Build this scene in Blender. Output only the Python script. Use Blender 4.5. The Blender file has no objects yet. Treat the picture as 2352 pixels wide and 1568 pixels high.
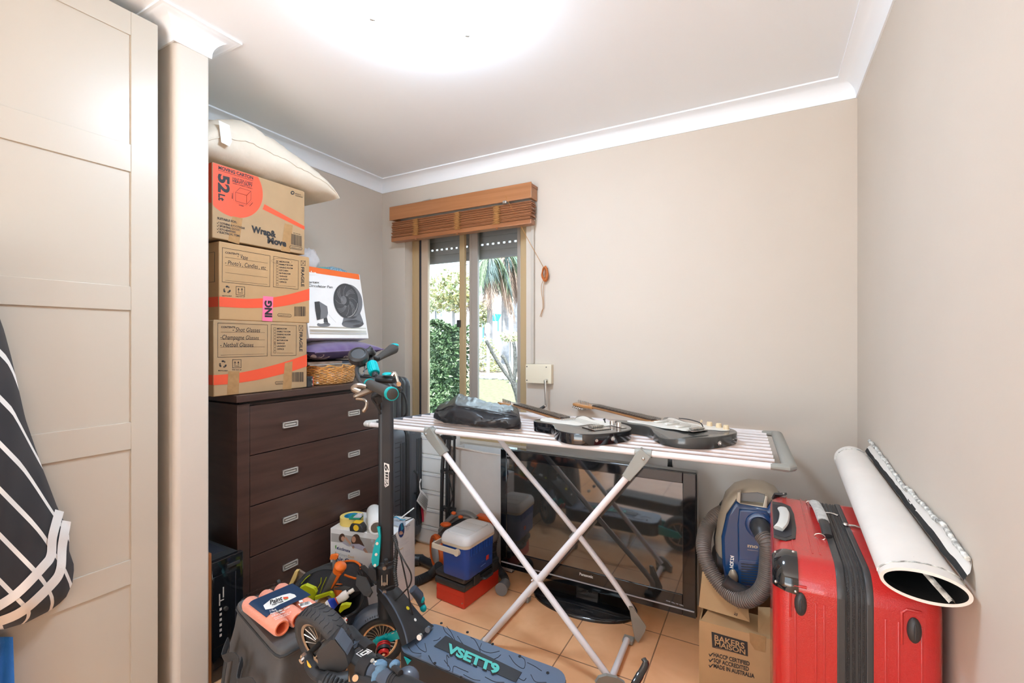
import bpy, bmesh, math, random
from mathutils import Vector, Matrix, noise
rnd = random.Random(7)
SC = bpy.context.scene
COL = SC.collection

# ---------------------------------------------------------------- camera, world, exposure
FPX = 1065.0                       # focal length in pixels of the 2352 px wide frame
YAW = math.atan(579 / FPX)         # the room axes are turned 28.5 degrees against the view
CH, SH = math.cos(YAW), math.sin(YAW)
EYE = 1.30
HZ = 780.0
cam_d = bpy.data.cameras.new('camera')
cam_d.sensor_fit = 'HORIZONTAL'
cam_d.sensor_width = 36.0
cam_d.lens = 36.0 * FPX / 2352.0
cam_d.shift_y = -4.0 / 2352.0
cam_d.clip_start = 0.02
cam = bpy.data.objects.new('camera', cam_d)
COL.objects.link(cam)
cam.location = (0, 0, EYE)
cam.rotation_euler = (math.pi / 2, 0, YAW)
SC.camera = cam

SC.view_settings.view_transform = 'Standard'
SC.view_settings.look = 'None'
SC.view_settings.gamma = 1.0
SC.view_settings.exposure = 0.47
SC.view_settings.use_curve_mapping = False
SC.cycles.use_denoising = True
SC.cycles.max_bounces = 14
SC.cycles.diffuse_bounces = 8
SC.cycles.glossy_bounces = 5
SC.cycles.transparent_max_bounces = 16
SC.cycles.sample_clamp_indirect = 8.0

LAMP = 50.0                        # radiance of the ceiling lamp's diffuser
SKY = 3.0
world = bpy.data.worlds.new('overcast_sky')
SC.world = world
world.use_nodes = True
_b = world.node_tree.nodes['Background']
_b.inputs['Color'].default_value = (0.76, 0.90, 1.0, 1)
_b.inputs['Strength'].default_value = SKY

fill_sun_d = bpy.data.lights.new('fill_sun', 'SUN'); fill_sun_d.energy = 15.0; fill_sun_d.angle = math.radians(3.0); fill_sun_d.color = (1.0, 0.97, 0.93)
fill_sun = bpy.data.objects.new('fill_sun', fill_sun_d); COL.objects.link(fill_sun)
fill_sun.rotation_euler = (math.radians(22), 0, math.radians(8))      # high, from behind the house: added fill light through the opening behind the camera

# ---------------------------------------------------------------- measuring helpers: picture point -> point on a known plane
def _ray(px, py):
    u = (px - 1176) / FPX
    return Vector((u * CH - SH, u * SH + CH, (HZ - py) / FPX))
def PX(px, py, x):
    r = _ray(px, py); r *= x / r.x; return r + Vector((0, 0, EYE))
def PY(px, py, y):
    r = _ray(px, py); r *= y / r.y; return r + Vector((0, 0, EYE))
def PZ(px, py, z):
    r = _ray(px, py); r *= (z - EYE) / r.z; return r + Vector((0, 0, EYE))
def PD(px, py, d):
    return _ray(px, py) * d + Vector((0, 0, EYE))
def PN(px, py, p0, n):
    r = _ray(px, py); e = Vector((0, 0, EYE)); p0 = Vector(p0); n = Vector(n)
    return e + r * ((p0 - e).dot(n) / r.dot(n))
V = Vector

# ---------------------------------------------------------------- materials
def _set(n, k, v):
    if k in n.inputs: n.inputs[k].default_value = v
MATS = {}
def mat(name, col, rough=0.5, metal=0.0, spec=0.5, coat=0.0, var=0.0, vscale=30.0, bump=0.0, bscale=200.0, sheen=0.0, emit=0.0, trans=0.0, alpha=1.0, stretch=None):
    m = bpy.data.materials.new(name); m.use_nodes = True
    nt = m.node_tree; b = nt.nodes['Principled BSDF']
    c = (col[0], col[1], col[2], 1)
    _set(b, 'Base Color', c); _set(b, 'Roughness', rough); _set(b, 'Metallic', metal)
    _set(b, 'Specular IOR Level', spec); _set(b, 'Coat Weight', coat); _set(b, 'Coat Roughness', 0.08)
    _set(b, 'Sheen Weight', sheen); _set(b, 'Transmission Weight', trans); _set(b, 'Alpha', alpha)
    if emit:
        _set(b, 'Emission Color', c); _set(b, 'Emission Strength', emit)
    if var or bump:
        tc = nt.nodes.new('ShaderNodeTexCoord')
        src = tc.outputs['Object']
        if stretch:
            mp = nt.nodes.new('ShaderNodeMapping'); mp.inputs['Scale'].default_value = stretch
            nt.links.new(src, mp.inputs['Vector']); src = mp.outputs['Vector']
    if var:
        nz = nt.nodes.new('ShaderNodeTexNoise'); nz.inputs['Scale'].default_value = vscale; nz.inputs['Detail'].default_value = 5
        nt.links.new(src, nz.inputs['Vector'])
        rp = nt.nodes.new('ShaderNodeValToRGB')
        rp.color_ramp.elements[0].position = 0.3; rp.color_ramp.elements[1].position = 0.7
        rp.color_ramp.elements[0].color = (c[0] * (1 - var), c[1] * (1 - var), c[2] * (1 - var), 1)
        rp.color_ramp.elements[1].color = (min(1, c[0] * (1 + var)), min(1, c[1] * (1 + var)), min(1, c[2] * (1 + var)), 1)
        nt.links.new(nz.outputs['Fac'], rp.inputs['Fac']); nt.links.new(rp.outputs['Color'], b.inputs['Base Color'])
    if bump:
        nb = nt.nodes.new('ShaderNodeTexNoise'); nb.inputs['Scale'].default_value = bscale; nb.inputs['Detail'].default_value = 3
        nt.links.new(src, nb.inputs['Vector'])
        bp = nt.nodes.new('ShaderNodeBump'); bp.inputs['Strength'].default_value = bump; bp.inputs['Distance'].default_value = 0.004
        nt.links.new(nb.outputs['Fac'], bp.inputs['Height']); nt.links.new(bp.outputs['Normal'], b.inputs['Normal'])
    MATS[name] = m
    return m
def thin_glass(name, tint, refl=0.12):
    m = bpy.data.materials.new(name); m.use_nodes = True
    nt = m.node_tree; nt.nodes.clear()
    o = nt.nodes.new('ShaderNodeOutputMaterial'); mx = nt.nodes.new('ShaderNodeMixShader')
    t = nt.nodes.new('ShaderNodeBsdfTransparent'); g = nt.nodes.new('ShaderNodeBsdfGlossy')
    f = nt.nodes.new('ShaderNodeFresnel'); f.inputs['IOR'].default_value = 1.0 + refl * 3
    t.inputs['Color'].default_value = (*tint, 1); g.inputs['Roughness'].default_value = 0.03
    nt.links.new(f.outputs['Fac'], mx.inputs['Fac']); nt.links.new(t.outputs[0], mx.inputs[1]); nt.links.new(g.outputs[0], mx.inputs[2])
    nt.links.new(mx.outputs[0], o.inputs['Surface'])
    return m
def tile_mat():
    m = bpy.data.materials.new('terracotta_tile'); m.use_nodes = True
    nt = m.node_tree; b = nt.nodes['Principled BSDF']; N = nt.nodes.new; L = nt.links.new
    tc = N('ShaderNodeTexCoord'); mp = N('ShaderNodeMapping')
    mp.inputs['Location'].default_value = (0.740, -1.774 + 0.338 * 10, 0)
    L(tc.outputs['Object'], mp.inputs['Vector'])
    br = N('ShaderNodeTexBrick'); br.offset = 0.0; br.squash = 1.0
    br.inputs['Scale'].default_value = 1.0; br.inputs['Brick Width'].default_value = 0.338; br.inputs['Row Height'].default_value = 0.338
    br.inputs['Mortar Size'].default_value = 0.0028; br.inputs['Mortar Smooth'].default_value = 0.2; br.inputs['Bias'].default_value = 0.0
    br.inputs['Color1'].default_value = (0.95, 0.53, 0.27, 1); br.inputs['Color2'].default_value = (0.96, 0.57, 0.31, 1)
    br.inputs['Mortar'].default_value = (0.36, 0.20, 0.11, 1)
    L(mp.outputs[0], br.inputs['Vector'])
    nz = N('ShaderNodeTexNoise'); nz.inputs['Scale'].default_value = 5.5; nz.inputs['Detail'].default_value = 5; nz.inputs['Distortion'].default_value = 0.6
    L(tc.outputs['Object'], nz.inputs['Vector'])
    rp = N('ShaderNodeValToRGB'); rp.color_ramp.elements[0].position = 0.35; rp.color_ramp.elements[1].position = 0.68
    rp.color_ramp.elements[0].color = (0.86, 0.78, 0.72, 1); rp.color_ramp.elements[1].color = (1.0, 1.0, 1.0, 1)
    L(nz.outputs['Fac'], rp.inputs['Fac'])
    mx = N('ShaderNodeMixRGB'); mx.blend_type = 'MULTIPLY'; mx.inputs['Fac'].default_value = 1.0
    L(br.outputs['Color'], mx.inputs[1]); L(rp.outputs['Color'], mx.inputs[2]); L(mx.outputs[0], b.inputs['Base Color'])
    bp = N('ShaderNodeBump'); bp.invert = True; bp.inputs['Strength'].default_value = 0.5; bp.inputs['Distance'].default_value = 0.002
    L(br.outputs['Fac'], bp.inputs['Height']); L(bp.outputs['Normal'], b.inputs['Normal'])
    _set(b, 'Roughness', 0.24); _set(b, 'Specular IOR Level', 0.5)
    return m
def wood_mat(name, c1, c2, scale=(40, 40, 2), rough=0.35, coat=0.0):
    m = bpy.data.materials.new(name); m.use_nodes = True
    nt = m.node_tree; b = nt.nodes['Principled BSDF']; N = nt.nodes.new; L = nt.links.new
    tc = N('ShaderNodeTexCoord'); mp = N('ShaderNodeMapping'); mp.inputs['Scale'].default_value = scale
    L(tc.outputs['Object'], mp.inputs['Vector'])
    nz = N('ShaderNodeTexNoise'); nz.inputs['Scale'].default_value = 1.0; nz.inputs['Detail'].default_value = 6; nz.inputs['Distortion'].default_value = 0.4
    L(mp.outputs[0], nz.inputs['Vector'])
    rp = N('ShaderNodeValToRGB'); rp.color_ramp.elements[0].position = 0.32; rp.color_ramp.elements[1].position = 0.7
    rp.color_ramp.elements[0].color = (*c1, 1); rp.color_ramp.elements[1].color = (*c2, 1)
    L(nz.outputs['Fac'], rp.inputs['Fac']); L(rp.outputs['Color'], b.inputs['Base Color'])
    _set(b, 'Roughness', rough); _set(b, 'Coat Weight', coat)
    return m

M_wall = mat('cream_wall_paint', (0.605, 0.545, 0.475), 0.62, spec=0.3, var=0.015, vscale=3, bump=0.05, bscale=90)
M_ceil = mat('white_ceiling_paint', (0.88, 0.925, 0.97), 0.8, spec=0.2)
M_corn = mat('white_cornice_paint', (0.88, 0.925, 0.97), 0.55, spec=0.3)
M_floor = tile_mat()
M_ward = mat('cream_lacquer', (0.52, 0.47, 0.395), 0.33, spec=0.4)
M_gold = mat('gold_anodised_aluminium', (0.56, 0.42, 0.24), 0.38, metal=0.35)
M_tanframe = mat('tan_sash_aluminium', (0.62, 0.49, 0.37), 0.42, metal=0.25)
M_greyframe = mat('grey_sash_aluminium', (0.42, 0.38, 0.34), 0.42, metal=0.3)
M_gasket = mat('black_gasket', (0.02, 0.022, 0.03), 0.6)
M_pane = thin_glass('window_glass', (0.93, 0.96, 0.97))
M_black = mat('black_plastic', (0.030, 0.030, 0.031), 0.42, bump=0.05, bscale=400)
M_blackmatte = mat('matte_black_metal', (0.026, 0.026, 0.028), 0.48, spec=0.45)
M_rubber = mat('tyre_rubber', (0.042, 0.040, 0.040), 0.72, bump=0.2, bscale=250)
M_chrome = mat('chrome', (0.75, 0.75, 0.74), 0.16, metal=1.0)
M_steel = mat('brushed_steel', (0.62, 0.60, 0.56), 0.32, metal=1.0)
M_teal = mat('teal_anodised', (0.0, 0.40, 0.42), 0.35, metal=0.1)
M_white = mat('white_plastic', (0.84, 0.83, 0.80), 0.4)
M_offwhite = mat('cream_plastic', (0.74, 0.67, 0.52), 0.45)
M_ink = mat('black_print', (0.022, 0.02, 0.02), 0.6)
M_red = mat('red_print', (0.75, 0.085, 0.03), 0.55)

# ---------------------------------------------------------------- mesh builder
def frame(o, u, v):
    """matrix whose x axis is u, y axis is v, z axis is the normal"""
    u = V(u).normalized(); n = u.cross(V(v)).normalized(); v = n.cross(u).normalized()
    m = Matrix((u, v, n)).transposed().to_4x4(); m.translation = V(o)
    return m
def rotz(a, p=(0, 0, 0)):
    return Matrix.Translation(V(p)) @ Matrix.Rotation(a, 4, 'Z')
_TXT = {}
def text_geo(s, bold, shear, space):
    k = (s, bold, shear, space)
    if k not in _TXT:
        cu = bpy.data.curves.new('lettering', 'FONT'); cu.body = s; cu.size = 1.0; cu.offset = bold; cu.shear = shear
        cu.space_character = space; cu.resolution_u = 3
        ob = bpy.data.objects.new('lettering', cu)
        me = bpy.data.meshes.new_from_object(ob)
        vs = [v.co.copy() for v in me.vertices]; fs = [tuple(p.vertices) for p in me.polygons]
        bpy.data.objects.remove(ob); bpy.data.curves.remove(cu); bpy.data.meshes.remove(me)
        x0 = min(v.x for v in vs); x1 = max(v.x for v in vs)
        _TXT[k] = (vs, fs, x0, x1)
    return _TXT[k]

class MB:
    def __init__(s): s.v = []; s.f = []; s.mi = []; s.fl = set(); s.M = Matrix()
    def add(s, vs, fs, m=0):
        b = len(s.v); s.v += [s.M @ V(p) for p in vs]
        s.f += [tuple(b + i for i in f) for f in fs]; s.mi += [m] * len(fs)
        return s
    def bm(s, b, m=0):
        b.verts.ensure_lookup_table(); b.verts.index_update(); b.normal_update()
        for i, f in enumerate(b.faces):
            if max(abs(c) for c in f.normal) > .9995: s.fl.add(len(s.f) + i)
        s.add([v.co.copy() for v in b.verts], [[v.index for v in f.verts] for f in b.faces], m); b.free(); return s
    def box(s, x0, x1, y0, y1, z0, z1, r=0.0, seg=2, m=0):
        if x0 > x1: x0, x1 = x1, x0
        if y0 > y1: y0, y1 = y1, y0
        if z0 > z1: z0, z1 = z1, z0
        b = bmesh.new(); bmesh.ops.create_cube(b, size=1.0)
        for v in b.verts:
            v.co = V((x0 + (v.co.x + .5) * (x1 - x0), y0 + (v.co.y + .5) * (y1 - y0), z0 + (v.co.z + .5) * (z1 - z0)))
        if r: bmesh.ops.bevel(b, geom=b.edges[:], offset=min(r, (x1-x0)*.49, (y1-y0)*.49, (z1-z0)*.49), segments=seg, affect='EDGES', profile=0.5)
        return s.bm(b, m)
    def cyl(s, p0, p1, r0, r1=None, n=18, m=0, cap=True):
        return s.tube([p0, p1], [r0, r0 if r1 is None else r1], n, m, cap)
    def tube(s, pts, r, n=10, m=0, cap=True, closed=False, flat=1.0, up=None):
        pts = [V(p) for p in pts]; k = len(pts)
        if k < 2: return s
        rs = r if isinstance(r, (list, tuple)) else [r] * k
        tang = []
        for i in range(k):
            if closed: t = pts[(i + 1) % k] - pts[i - 1]
            elif i == 0: t = pts[1] - pts[0]
            elif i == k - 1: t = pts[-1] - pts[-2]
            else: t = (pts[i + 1] - pts[i]).normalized() + (pts[i] - pts[i - 1]).normalized()
            if t.length < 1e-9: t = V((0, 0, 1))
            tang.append(t.normalized())
        if up is not None: a = V(up)
        else: a = V((0, 0, 1)) if abs(tang[0].z) < 0.9 else V((1, 0, 0))
        a = (a - tang[0] * a.dot(tang[0])).normalized()
        vs = []; fs = []
        for i in range(k):
            t = tang[i]
            a = (a - t * a.dot(t))
            if a.length < 1e-6: a = t.orthogonal()
            a.normalize(); c = t.cross(a)
            for j in range(n):
                th = 2 * math.pi * (j + .5) / n
                vs.append(pts[i] + (a * math.cos(th) * flat + c * math.sin(th)) * rs[i])
        for i in range(k if closed else k - 1):
            i2 = (i + 1) % k
            for j in range(n):
                j2 = (j + 1) % n
                fs.append((i * n + j, i2 * n + j, i2 * n + j2, i * n + j2)[::-1])
        if cap and not closed:
            fs.append(tuple(range(n))); fs.append(tuple((k - 1) * n + j for j in range(n))[::-1])
        return s.add(vs, fs, m)
    def lathe(s, prof, o=(0, 0, 0), ax=(0, 0, 1), n=24, m=0, a0=0.0, a1=None):
        ax = V(ax).normalized(); e = ax.orthogonal().normalized(); g = ax.cross(e); o = V(o)
        full = a1 is None; nn = n if full else n + 1; vs = []; fs = []
        for (r, z) in prof:
            for j in range(nn):
                th = a0 + (2 * math.pi if full else (a1 - a0)) * j / n
                vs.append(o + ax * z + (e * math.cos(th) + g * math.sin(th)) * max(r, 1e-5))
        for i in range(len(prof) - 1):
            for j in range(n):
                j2 = (j + 1) % nn
                fs.append((i * nn + j, i * nn + j2, (i + 1) * nn + j2, (i + 1) * nn + j))
        return s.add(vs, fs, m)
    def prism(s, poly, F, d, r=0.0, m=0, seg=2):
        """2-D outline extruded along the frame's normal by d (from the frame's plane)"""
        b = bmesh.new()
        vs = [b.verts.new((p[0], p[1], 0)) for p in poly]
        f = b.faces.new(vs)
        f.normal_update()
        if (f.normal.z > 0) == (d > 0): f.normal_flip()
        ex = bmesh.ops.extrude_face_region(b, geom=[f])
        nv = [e for e in ex['geom'] if isinstance(e, bmesh.types.BMVert)]
        for v in nv: v.co.z += d
        bmesh.ops.recalc_face_normals(b, faces=b.faces[:])
        if r:
            caps = set()
            ed = [e for e in b.edges if abs(e.verts[0].co.z - e.verts[1].co.z) < 1e-6]
            bmesh.ops.bevel(b, geom=ed, offset=r, segments=seg, affect='EDGES', profile=0.5, clamp_overlap=True)
        M0 = s.M; s.M = M0 @ F; s.bm(b, m); s.M = M0
        return s
    def ell(s, c, r, nu=16, nv=10, m=0, R=None, pw=1.0):
        vs = []; fs = []; c = V(c); R = R or Matrix.Identity(3)
        sp = lambda x: math.copysign(abs(x) ** pw, x)
        for i in range(nv + 1):
            ph = math.pi * i / nv - math.pi / 2
            for j in range(nu):
                th = 2 * math.pi * j / nu
                vs.append(c + R @ V((r[0] * sp(math.cos(ph)) * sp(math.cos(th)), r[1] * sp(math.cos(ph)) * sp(math.sin(th)), r[2] * sp(math.sin(ph)))))
        for i in range(nv):
            for j in range(nu):
                j2 = (j + 1) % nu
                fs.append((i * nu + j, i * nu + j2, (i + 1) * nu + j2, (i + 1) * nu + j))
        return s.add(vs, fs, m)
    def grid(s, fn, nu, nv, m=0, wrapu=False):
        vs = []; fs = []; cu = nu if wrapu else nu + 1
        for j in range(nv + 1):
            for i in range(cu): vs.append(V(fn(i / nu, j / nv)))
        for j in range(nv):
            for i in range(nu):
                i2 = (i + 1) % cu if wrapu else i + 1
                fs.append((j * cu + i, j * cu + i2, (j + 1) * cu + i2, (j + 1) * cu + i))
        return s.add(vs, fs, m)
    def quad(s, a, b, c, d, m=0): return s.add([a, b, c, d], [(0, 1, 2, 3)], m)
    def sheet(s, pts, d, m=0):
        """flat outline given in 3-D, thickened by d along its normal"""
        pts = [V(p) for p in pts]; n = V((0, 0, 0)); k = len(pts)
        for i in range(k): n += pts[i].cross(pts[(i + 1) % k])
        n.normalize()
        vs = pts + [p - n * d for p in pts]
        fs = [tuple(range(k)), tuple(range(2 * k - 1, k - 1, -1))] + [(i, k + i, k + (i + 1) % k, (i + 1) % k) for i in range(k)]
        return s.add(vs, fs, m)
    # ----- print on a flat face: fn maps a picture point to the face
    def poly(s, fn, pts, m=0): return s.add([fn(*p) for p in pts], [tuple(range(len(pts)))[::-1]], m)
    def line(s, fn, pts, w, m=0, closed=False):
        P = [fn(*p) for p in pts]
        nrm = (fn(100, 0) - fn(0, 0)).cross(fn(0, -100) - fn(0, 0)).normalized()
        if closed: P.append(P[0])
        for a, b in zip(P, P[1:]):
            t = (b - a)
            if t.length < 1e-6: continue
            t.normalize(); c = nrm.cross(t) * (w / 2); e = t * (w / 2)
            s.add([a - c - e, b - c + e, b + c + e, a + c - e], [(0, 1, 2, 3)], m)
        return s
    def text(s, st, fn, pl, pr, pu, m=0, bold=0.0, shear=0.0, space=1.0):
        vs, fs, x0, x1 = text_geo(st, bold, shear, space)
        o = fn(*pl); u = fn(*pr) - o; w = fn(pl[0] + pu[0], pl[1] + pu[1]) - o
        k = 1.0 / 0.70
        return s.add([o + u * ((p.x - x0) / (x1 - x0)) + w * (p.y * k) for p in vs], fs, m)
    def build(s, name, mats, parent=None, loc=None, smooth=35, label=None, cat=None, group=None, kind=None):
        me = bpy.data.meshes.new(name)
        base = V((0, 0, 0))
        if parent is not None: base = V(parent['_base'])
        elif loc is not None: base = V(loc)
        me.from_pydata([tuple(p - base) for p in s.v], [], s.f)
        if not isinstance(mats, (list, tuple)): mats = [mats]
        for mm in mats: me.materials.append(mm)
        me.polygons.foreach_set('material_index', s.mi)
        if smooth:
            me.set_sharp_from_angle(angle=math.radians(smooth))
            me.polygons.foreach_set('use_smooth', [i not in s.fl for i in range(len(s.f))])
        me.update()
        o = bpy.data.objects.new(name, me); COL.objects.link(o)
        if parent is not None: o.parent = parent
        else: o.location = base
        o['_base'] = tuple(base)
        BUILT.append(o)
        if label: o['label'] = label
        if cat: o['category'] = cat
        if group: o['group'] = group
        if kind: o['kind'] = kind
        return o
BUILT = []
def thing(name, label, cat, loc, group=None):
    o = bpy.data.objects.new(name, None); COL.objects.link(o)
    o.location = V(loc); o['_base'] = tuple(V(loc)); o['label'] = label; o['category'] = cat
    o.empty_display_size = 0.05
    BUILT.append(o)
    if group: o['group'] = group
    return o
def arc(c, u, v, r, a0, a1, n):
    c = V(c); u = V(u); v = V(v)
    return [c + u * (r * math.cos(a0 + (a1 - a0) * i / n)) + v * (r * math.sin(a0 + (a1 - a0) * i / n)) for i in range(n + 1)]
def smooth_path(pts, n=6):
    """Catmull-Rom through the points"""
    P = [V(p) for p in pts]; P = [P[0] * 2 - P[1]] + P + [P[-1] * 2 - P[-2]]; out = []
    for i in range(1, len(P) - 2):
        for j in range(n):
            t = j / n; a, b, c, d = P[i - 1], P[i], P[i + 1], P[i + 2]
            out.append(0.5 * ((2 * b) + (c - a) * t + (2 * a - 5 * b + 4 * c - d) * t * t + (3 * b - a - 3 * c + d) * t ** 3))
    out.append(P[-2]); return out
def rrect(w, h, r, n=5):
    """rounded rectangle outline centred on the origin"""
    o = []
    for cx, cy, a in ((w/2-r, h/2-r, 0), (-w/2+r, h/2-r, 90), (-w/2+r, -h/2+r, 180), (w/2-r, -h/2+r, 270)):
        for i in range(n + 1):
            t = math.radians(a + 90 * i / n); o.append((cx + r * math.cos(t), cy + r * math.sin(t)))
    return o
# ================================================================ THE ROOM
XL, XR, YB, YF, ZC = -2.36, 0.348, 2.43, -2.3, 2.402
XN, YN0, YN1 = -1.78, 0.847, 0.959
MB().box(XL - .12, XR + .12, YF - .12, YB + .22, -0.10, 0.0).build('floor', M_floor, kind='structure', smooth=0)
MB().box(XL - .12, XR + .12, YF - .12, YB + .22, ZC, ZC + .1).build('ceiling', M_ceil, kind='structure', smooth=0)
MB().box(XL - .12, XL, YF - .12, YB + .22, 0, ZC).build('wall_left', M_wall, kind='structure', smooth=0)
MB().box(XR, XR + .12, YF - .12, YB + .22, 0, ZC).build('wall_right', M_wall, kind='structure', smooth=0)
DX0, DX1, DZ1 = -2.2, .22, 2.12           # unseen wide opening behind the camera, added to let in more light
w = MB(); w.box(XL, DX0, YF - .12, YF, 0, ZC); w.box(DX1, XR, YF - .12, YF, 0, ZC); w.box(DX0, DX1, YF - .12, YF, DZ1, ZC)
w.build('wall_front', M_wall, kind='structure', smooth=0)
dr = MB(); dr.box(DX0, DX0 + .05, YF - .10, YF - .03, 0, DZ1); dr.box(DX1 - .05, DX1, YF - .10, YF - .03, 0, DZ1); dr.box(DX0, DX1, YF - .10, YF - .03, DZ1 - .05, DZ1)
dr.build('fill_light_door', M_gold, kind='structure', smooth=0)  # unseen door frame, added with the opening that brightens the room
MB().box(-9, 7, YF - 9, YF - .13, -.16, -.04).build('added_bounce_patio', mat('bounce_patio_concrete', (.84, .84, .83), .85, var=.06, vscale=4), kind='structure', smooth=0)  # unseen pale slab, added to bounce daylight up to the ceiling
WX0, WX1, WZ0, WZ1 = -2.153, -1.226, 0.655, 2.10
w = MB()
w.box(XL, WX0, YB, YB + .22, 0, ZC); w.box(WX1, XR, YB, YB + .22, 0, ZC)
w.box(WX0, WX1, YB, YB + .22, 0, WZ0); w.box(WX0, WX1, YB, YB + .22, WZ1, ZC)
w.build('wall_back', M_wall, kind='structure', smooth=0)
# short nib wall between the two recesses, its corners rounded
w = MB()
pts = [(XL, YN0), (XL, YN1)] + [(XN - .006 + .006 * math.sin(t), YN1 - .006 + .006 * math.cos(t)) for t in (0, .5, 1.05, 1.57)]
pts += [(XN - .018 + .018 * math.cos(t), YN0 + .018 - .018 * math.sin(t)) for t in (0, .4, .8, 1.2, 1.57)]
w.prism(pts, Matrix.Identity(4), ZC); w.build('wall_nib', M_wall, kind='structure', smooth=40)
# coved cornice round the whole room
path = [(XR, YF), (XR, YB), (XL, YB), (XL, YN1), (XN, YN1), (XN, YN0), (XL, YN0), (XL, YF)]
prof = [(0.0, -.076), (.006, -.076), (.007, -.068)]
for i in range(9):
    t = math.pi / 2 * i / 8
    prof.append((.007 + .058 * (1 - math.cos(t)), -.066 + .058 * math.sin(t)))
prof += [(.067, -.007), (.076, -.007), (.076, 0.0)]
w = MB(); vs = []; fs = []; n = len(path); k = len(prof)
for i in range(n):
    a, b, c = V(path[i - 1]), V(path[i]), V(path[(i + 1) % n])
    d1 = (b - a).normalized(); d2 = (c - b).normalized()
    n1 = V((-d1.y, d1.x)); n2 = V((-d2.y, d2.x))
    mit = (n1 + n2) / (1 + n1.dot(n2))
    for (o, z) in prof: vs.append((b.x + mit.x * o, b.y + mit.y * o, ZC + z))
for i in range(n):
    i2 = (i + 1) % n
    for j in range(k - 1): fs.append((i * k + j, i2 * k + j, i2 * k + j + 1, i * k + j + 1))
w.add(vs, fs).build('trim_1', M_corn, kind='structure', smooth=30)

# ---------------------------------------------------------------- window
win = thing('window_1', 'sliding window with gold aluminium frame in the back wall', 'window', ((WX0 + WX1) / 2, 2.53, WZ0))
win['kind'] = 'structure'; del win['label']; del win['category']
def wx(px, y): return PY(px, 780, y).x
fr = MB(); YO0, YO1 = 2.505, 2.585
fr.box(WX0, wx(963, 2.51), YO0, YO1, WZ0, WZ1, .002); fr.box(wx(1196, 2.51), WX1, YO0, YO1, WZ0, WZ1, .002)
fr.box(wx(963, 2.51), wx(1196, 2.51), YO0, YO1, WZ0, WZ0 + .05, .002); fr.box(wx(963, 2.51), wx(1196, 2.51), YO0, YO1, WZ1 - .05, WZ1, .002)
fr.box(WX0 + .01, WX0 + .018, YO0 - .004, YO0 + .01, WZ0, WZ1)
fr.build('window_frame', M_gold, win)
MB().box(wx(963, 2.51), wx(963, 2.51) + .014, YO0 + .006, YO1, WZ0 + .05, WZ1 - .05).build('gasket', M_gasket, win)
# sliding sash (left, inner track)
ys = 2.527; a, b_ = wx(968, ys), wx(1069, ys); zb, zt = WZ0 + .05, WZ1 - .05
sa = MB(); sa.box(a, wx(985, ys), ys - .012, ys + .012, zb, zt, .0015); sa.box(a, b_, ys - .012, ys + .012, zb, zb + .045, .0015); sa.box(a, b_, ys - .012, ys + .012, zt - .045, zt, .0015)
sash = sa.build('sliding_sash', M_tanframe, win)
MB().box(wx(1058, ys), b_, ys - .014, ys + .012, zb, zt, .002).build('meeting_stile', M_gold, sash)
MB().box(wx(985, ys), wx(1058, ys), ys - .002, ys + .002, zb + .045, zt - .045).build('pane', M_pane, sash)
l = PY(1054, 743, ys - .02); MB().box(l.x - .012, l.x + .012, ys - .03, ys - .012, l.z - .024, l.z + .024, .003).build('sash_latch', M_black, sash)
# fixed light (right, outer track)
yf = 2.56; a = wx(1080, yf); b_ = wx(1197, yf)
sa = MB(); sa.box(a, wx(1099, yf), yf - .012, yf + .012, zb, zt, .002); sa.box(a + .012, a + .02, yf - .016, yf + .01, zb, zt)
sa.box(wx(1190, yf), b_, yf - .012, yf + .012, zb, zt, .0015); sa.box(a, b_, yf - .012, yf + .012, zb, zb + .04); sa.box(a, b_, yf - .012, yf + .012, zt - .04, zt)
fx = sa.build('fixed_sash', M_greyframe, win)
MB().box(wx(1099, yf), wx(1190, yf), yf - .002, yf + .002, zb + .04, zt - .04).build('pane', M_pane, fx)
# roller shutter half way down outside
M_shut = mat('grey_shutter_slat', (0.33, 0.31, 0.31), 0.5, var=.05, vscale=6)
sh = MB(); z = PY(1150, 592, 2.64).z
sh.box(WX0, WX1, 2.63, 2.645, z, z + .012, .002)
for k in range(7):
    z0 = z + .012 + k * .046
    if k == 1:
        xx = WX0
        while xx < WX1:
            sh.box(xx, xx + .022, 2.632, 2.642, z0 + .034, z0 + .046); xx += .042
        sh.box(WX0, WX1, 2.632, 2.642, z0, z0 + .034, .002)
    else:
        sh.box(WX0, WX1, 2.632, 2.642, z0, z0 + .0455, .003)
sh.build('roller_shutter', M_shut, loc=((WX0 + WX1) / 2, 2.637, z), label='grey roller shutter half lowered outside the window glass', cat='shutter')
gd = MB()
gd.box(WX0 - .03, WX0 + .012, 2.62, 2.66, WZ0 - .02, WZ1 + .02); gd.box(WX1 - .012, WX1 + .03, 2.62, 2.66, WZ0 - .02, WZ1 + .02)
gd.box(WX0 - .03, WX1 + .03, 2.60, 2.80, z + .32, z + .50)
gd.build('trim_2', M_shut, kind='structure')

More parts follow.
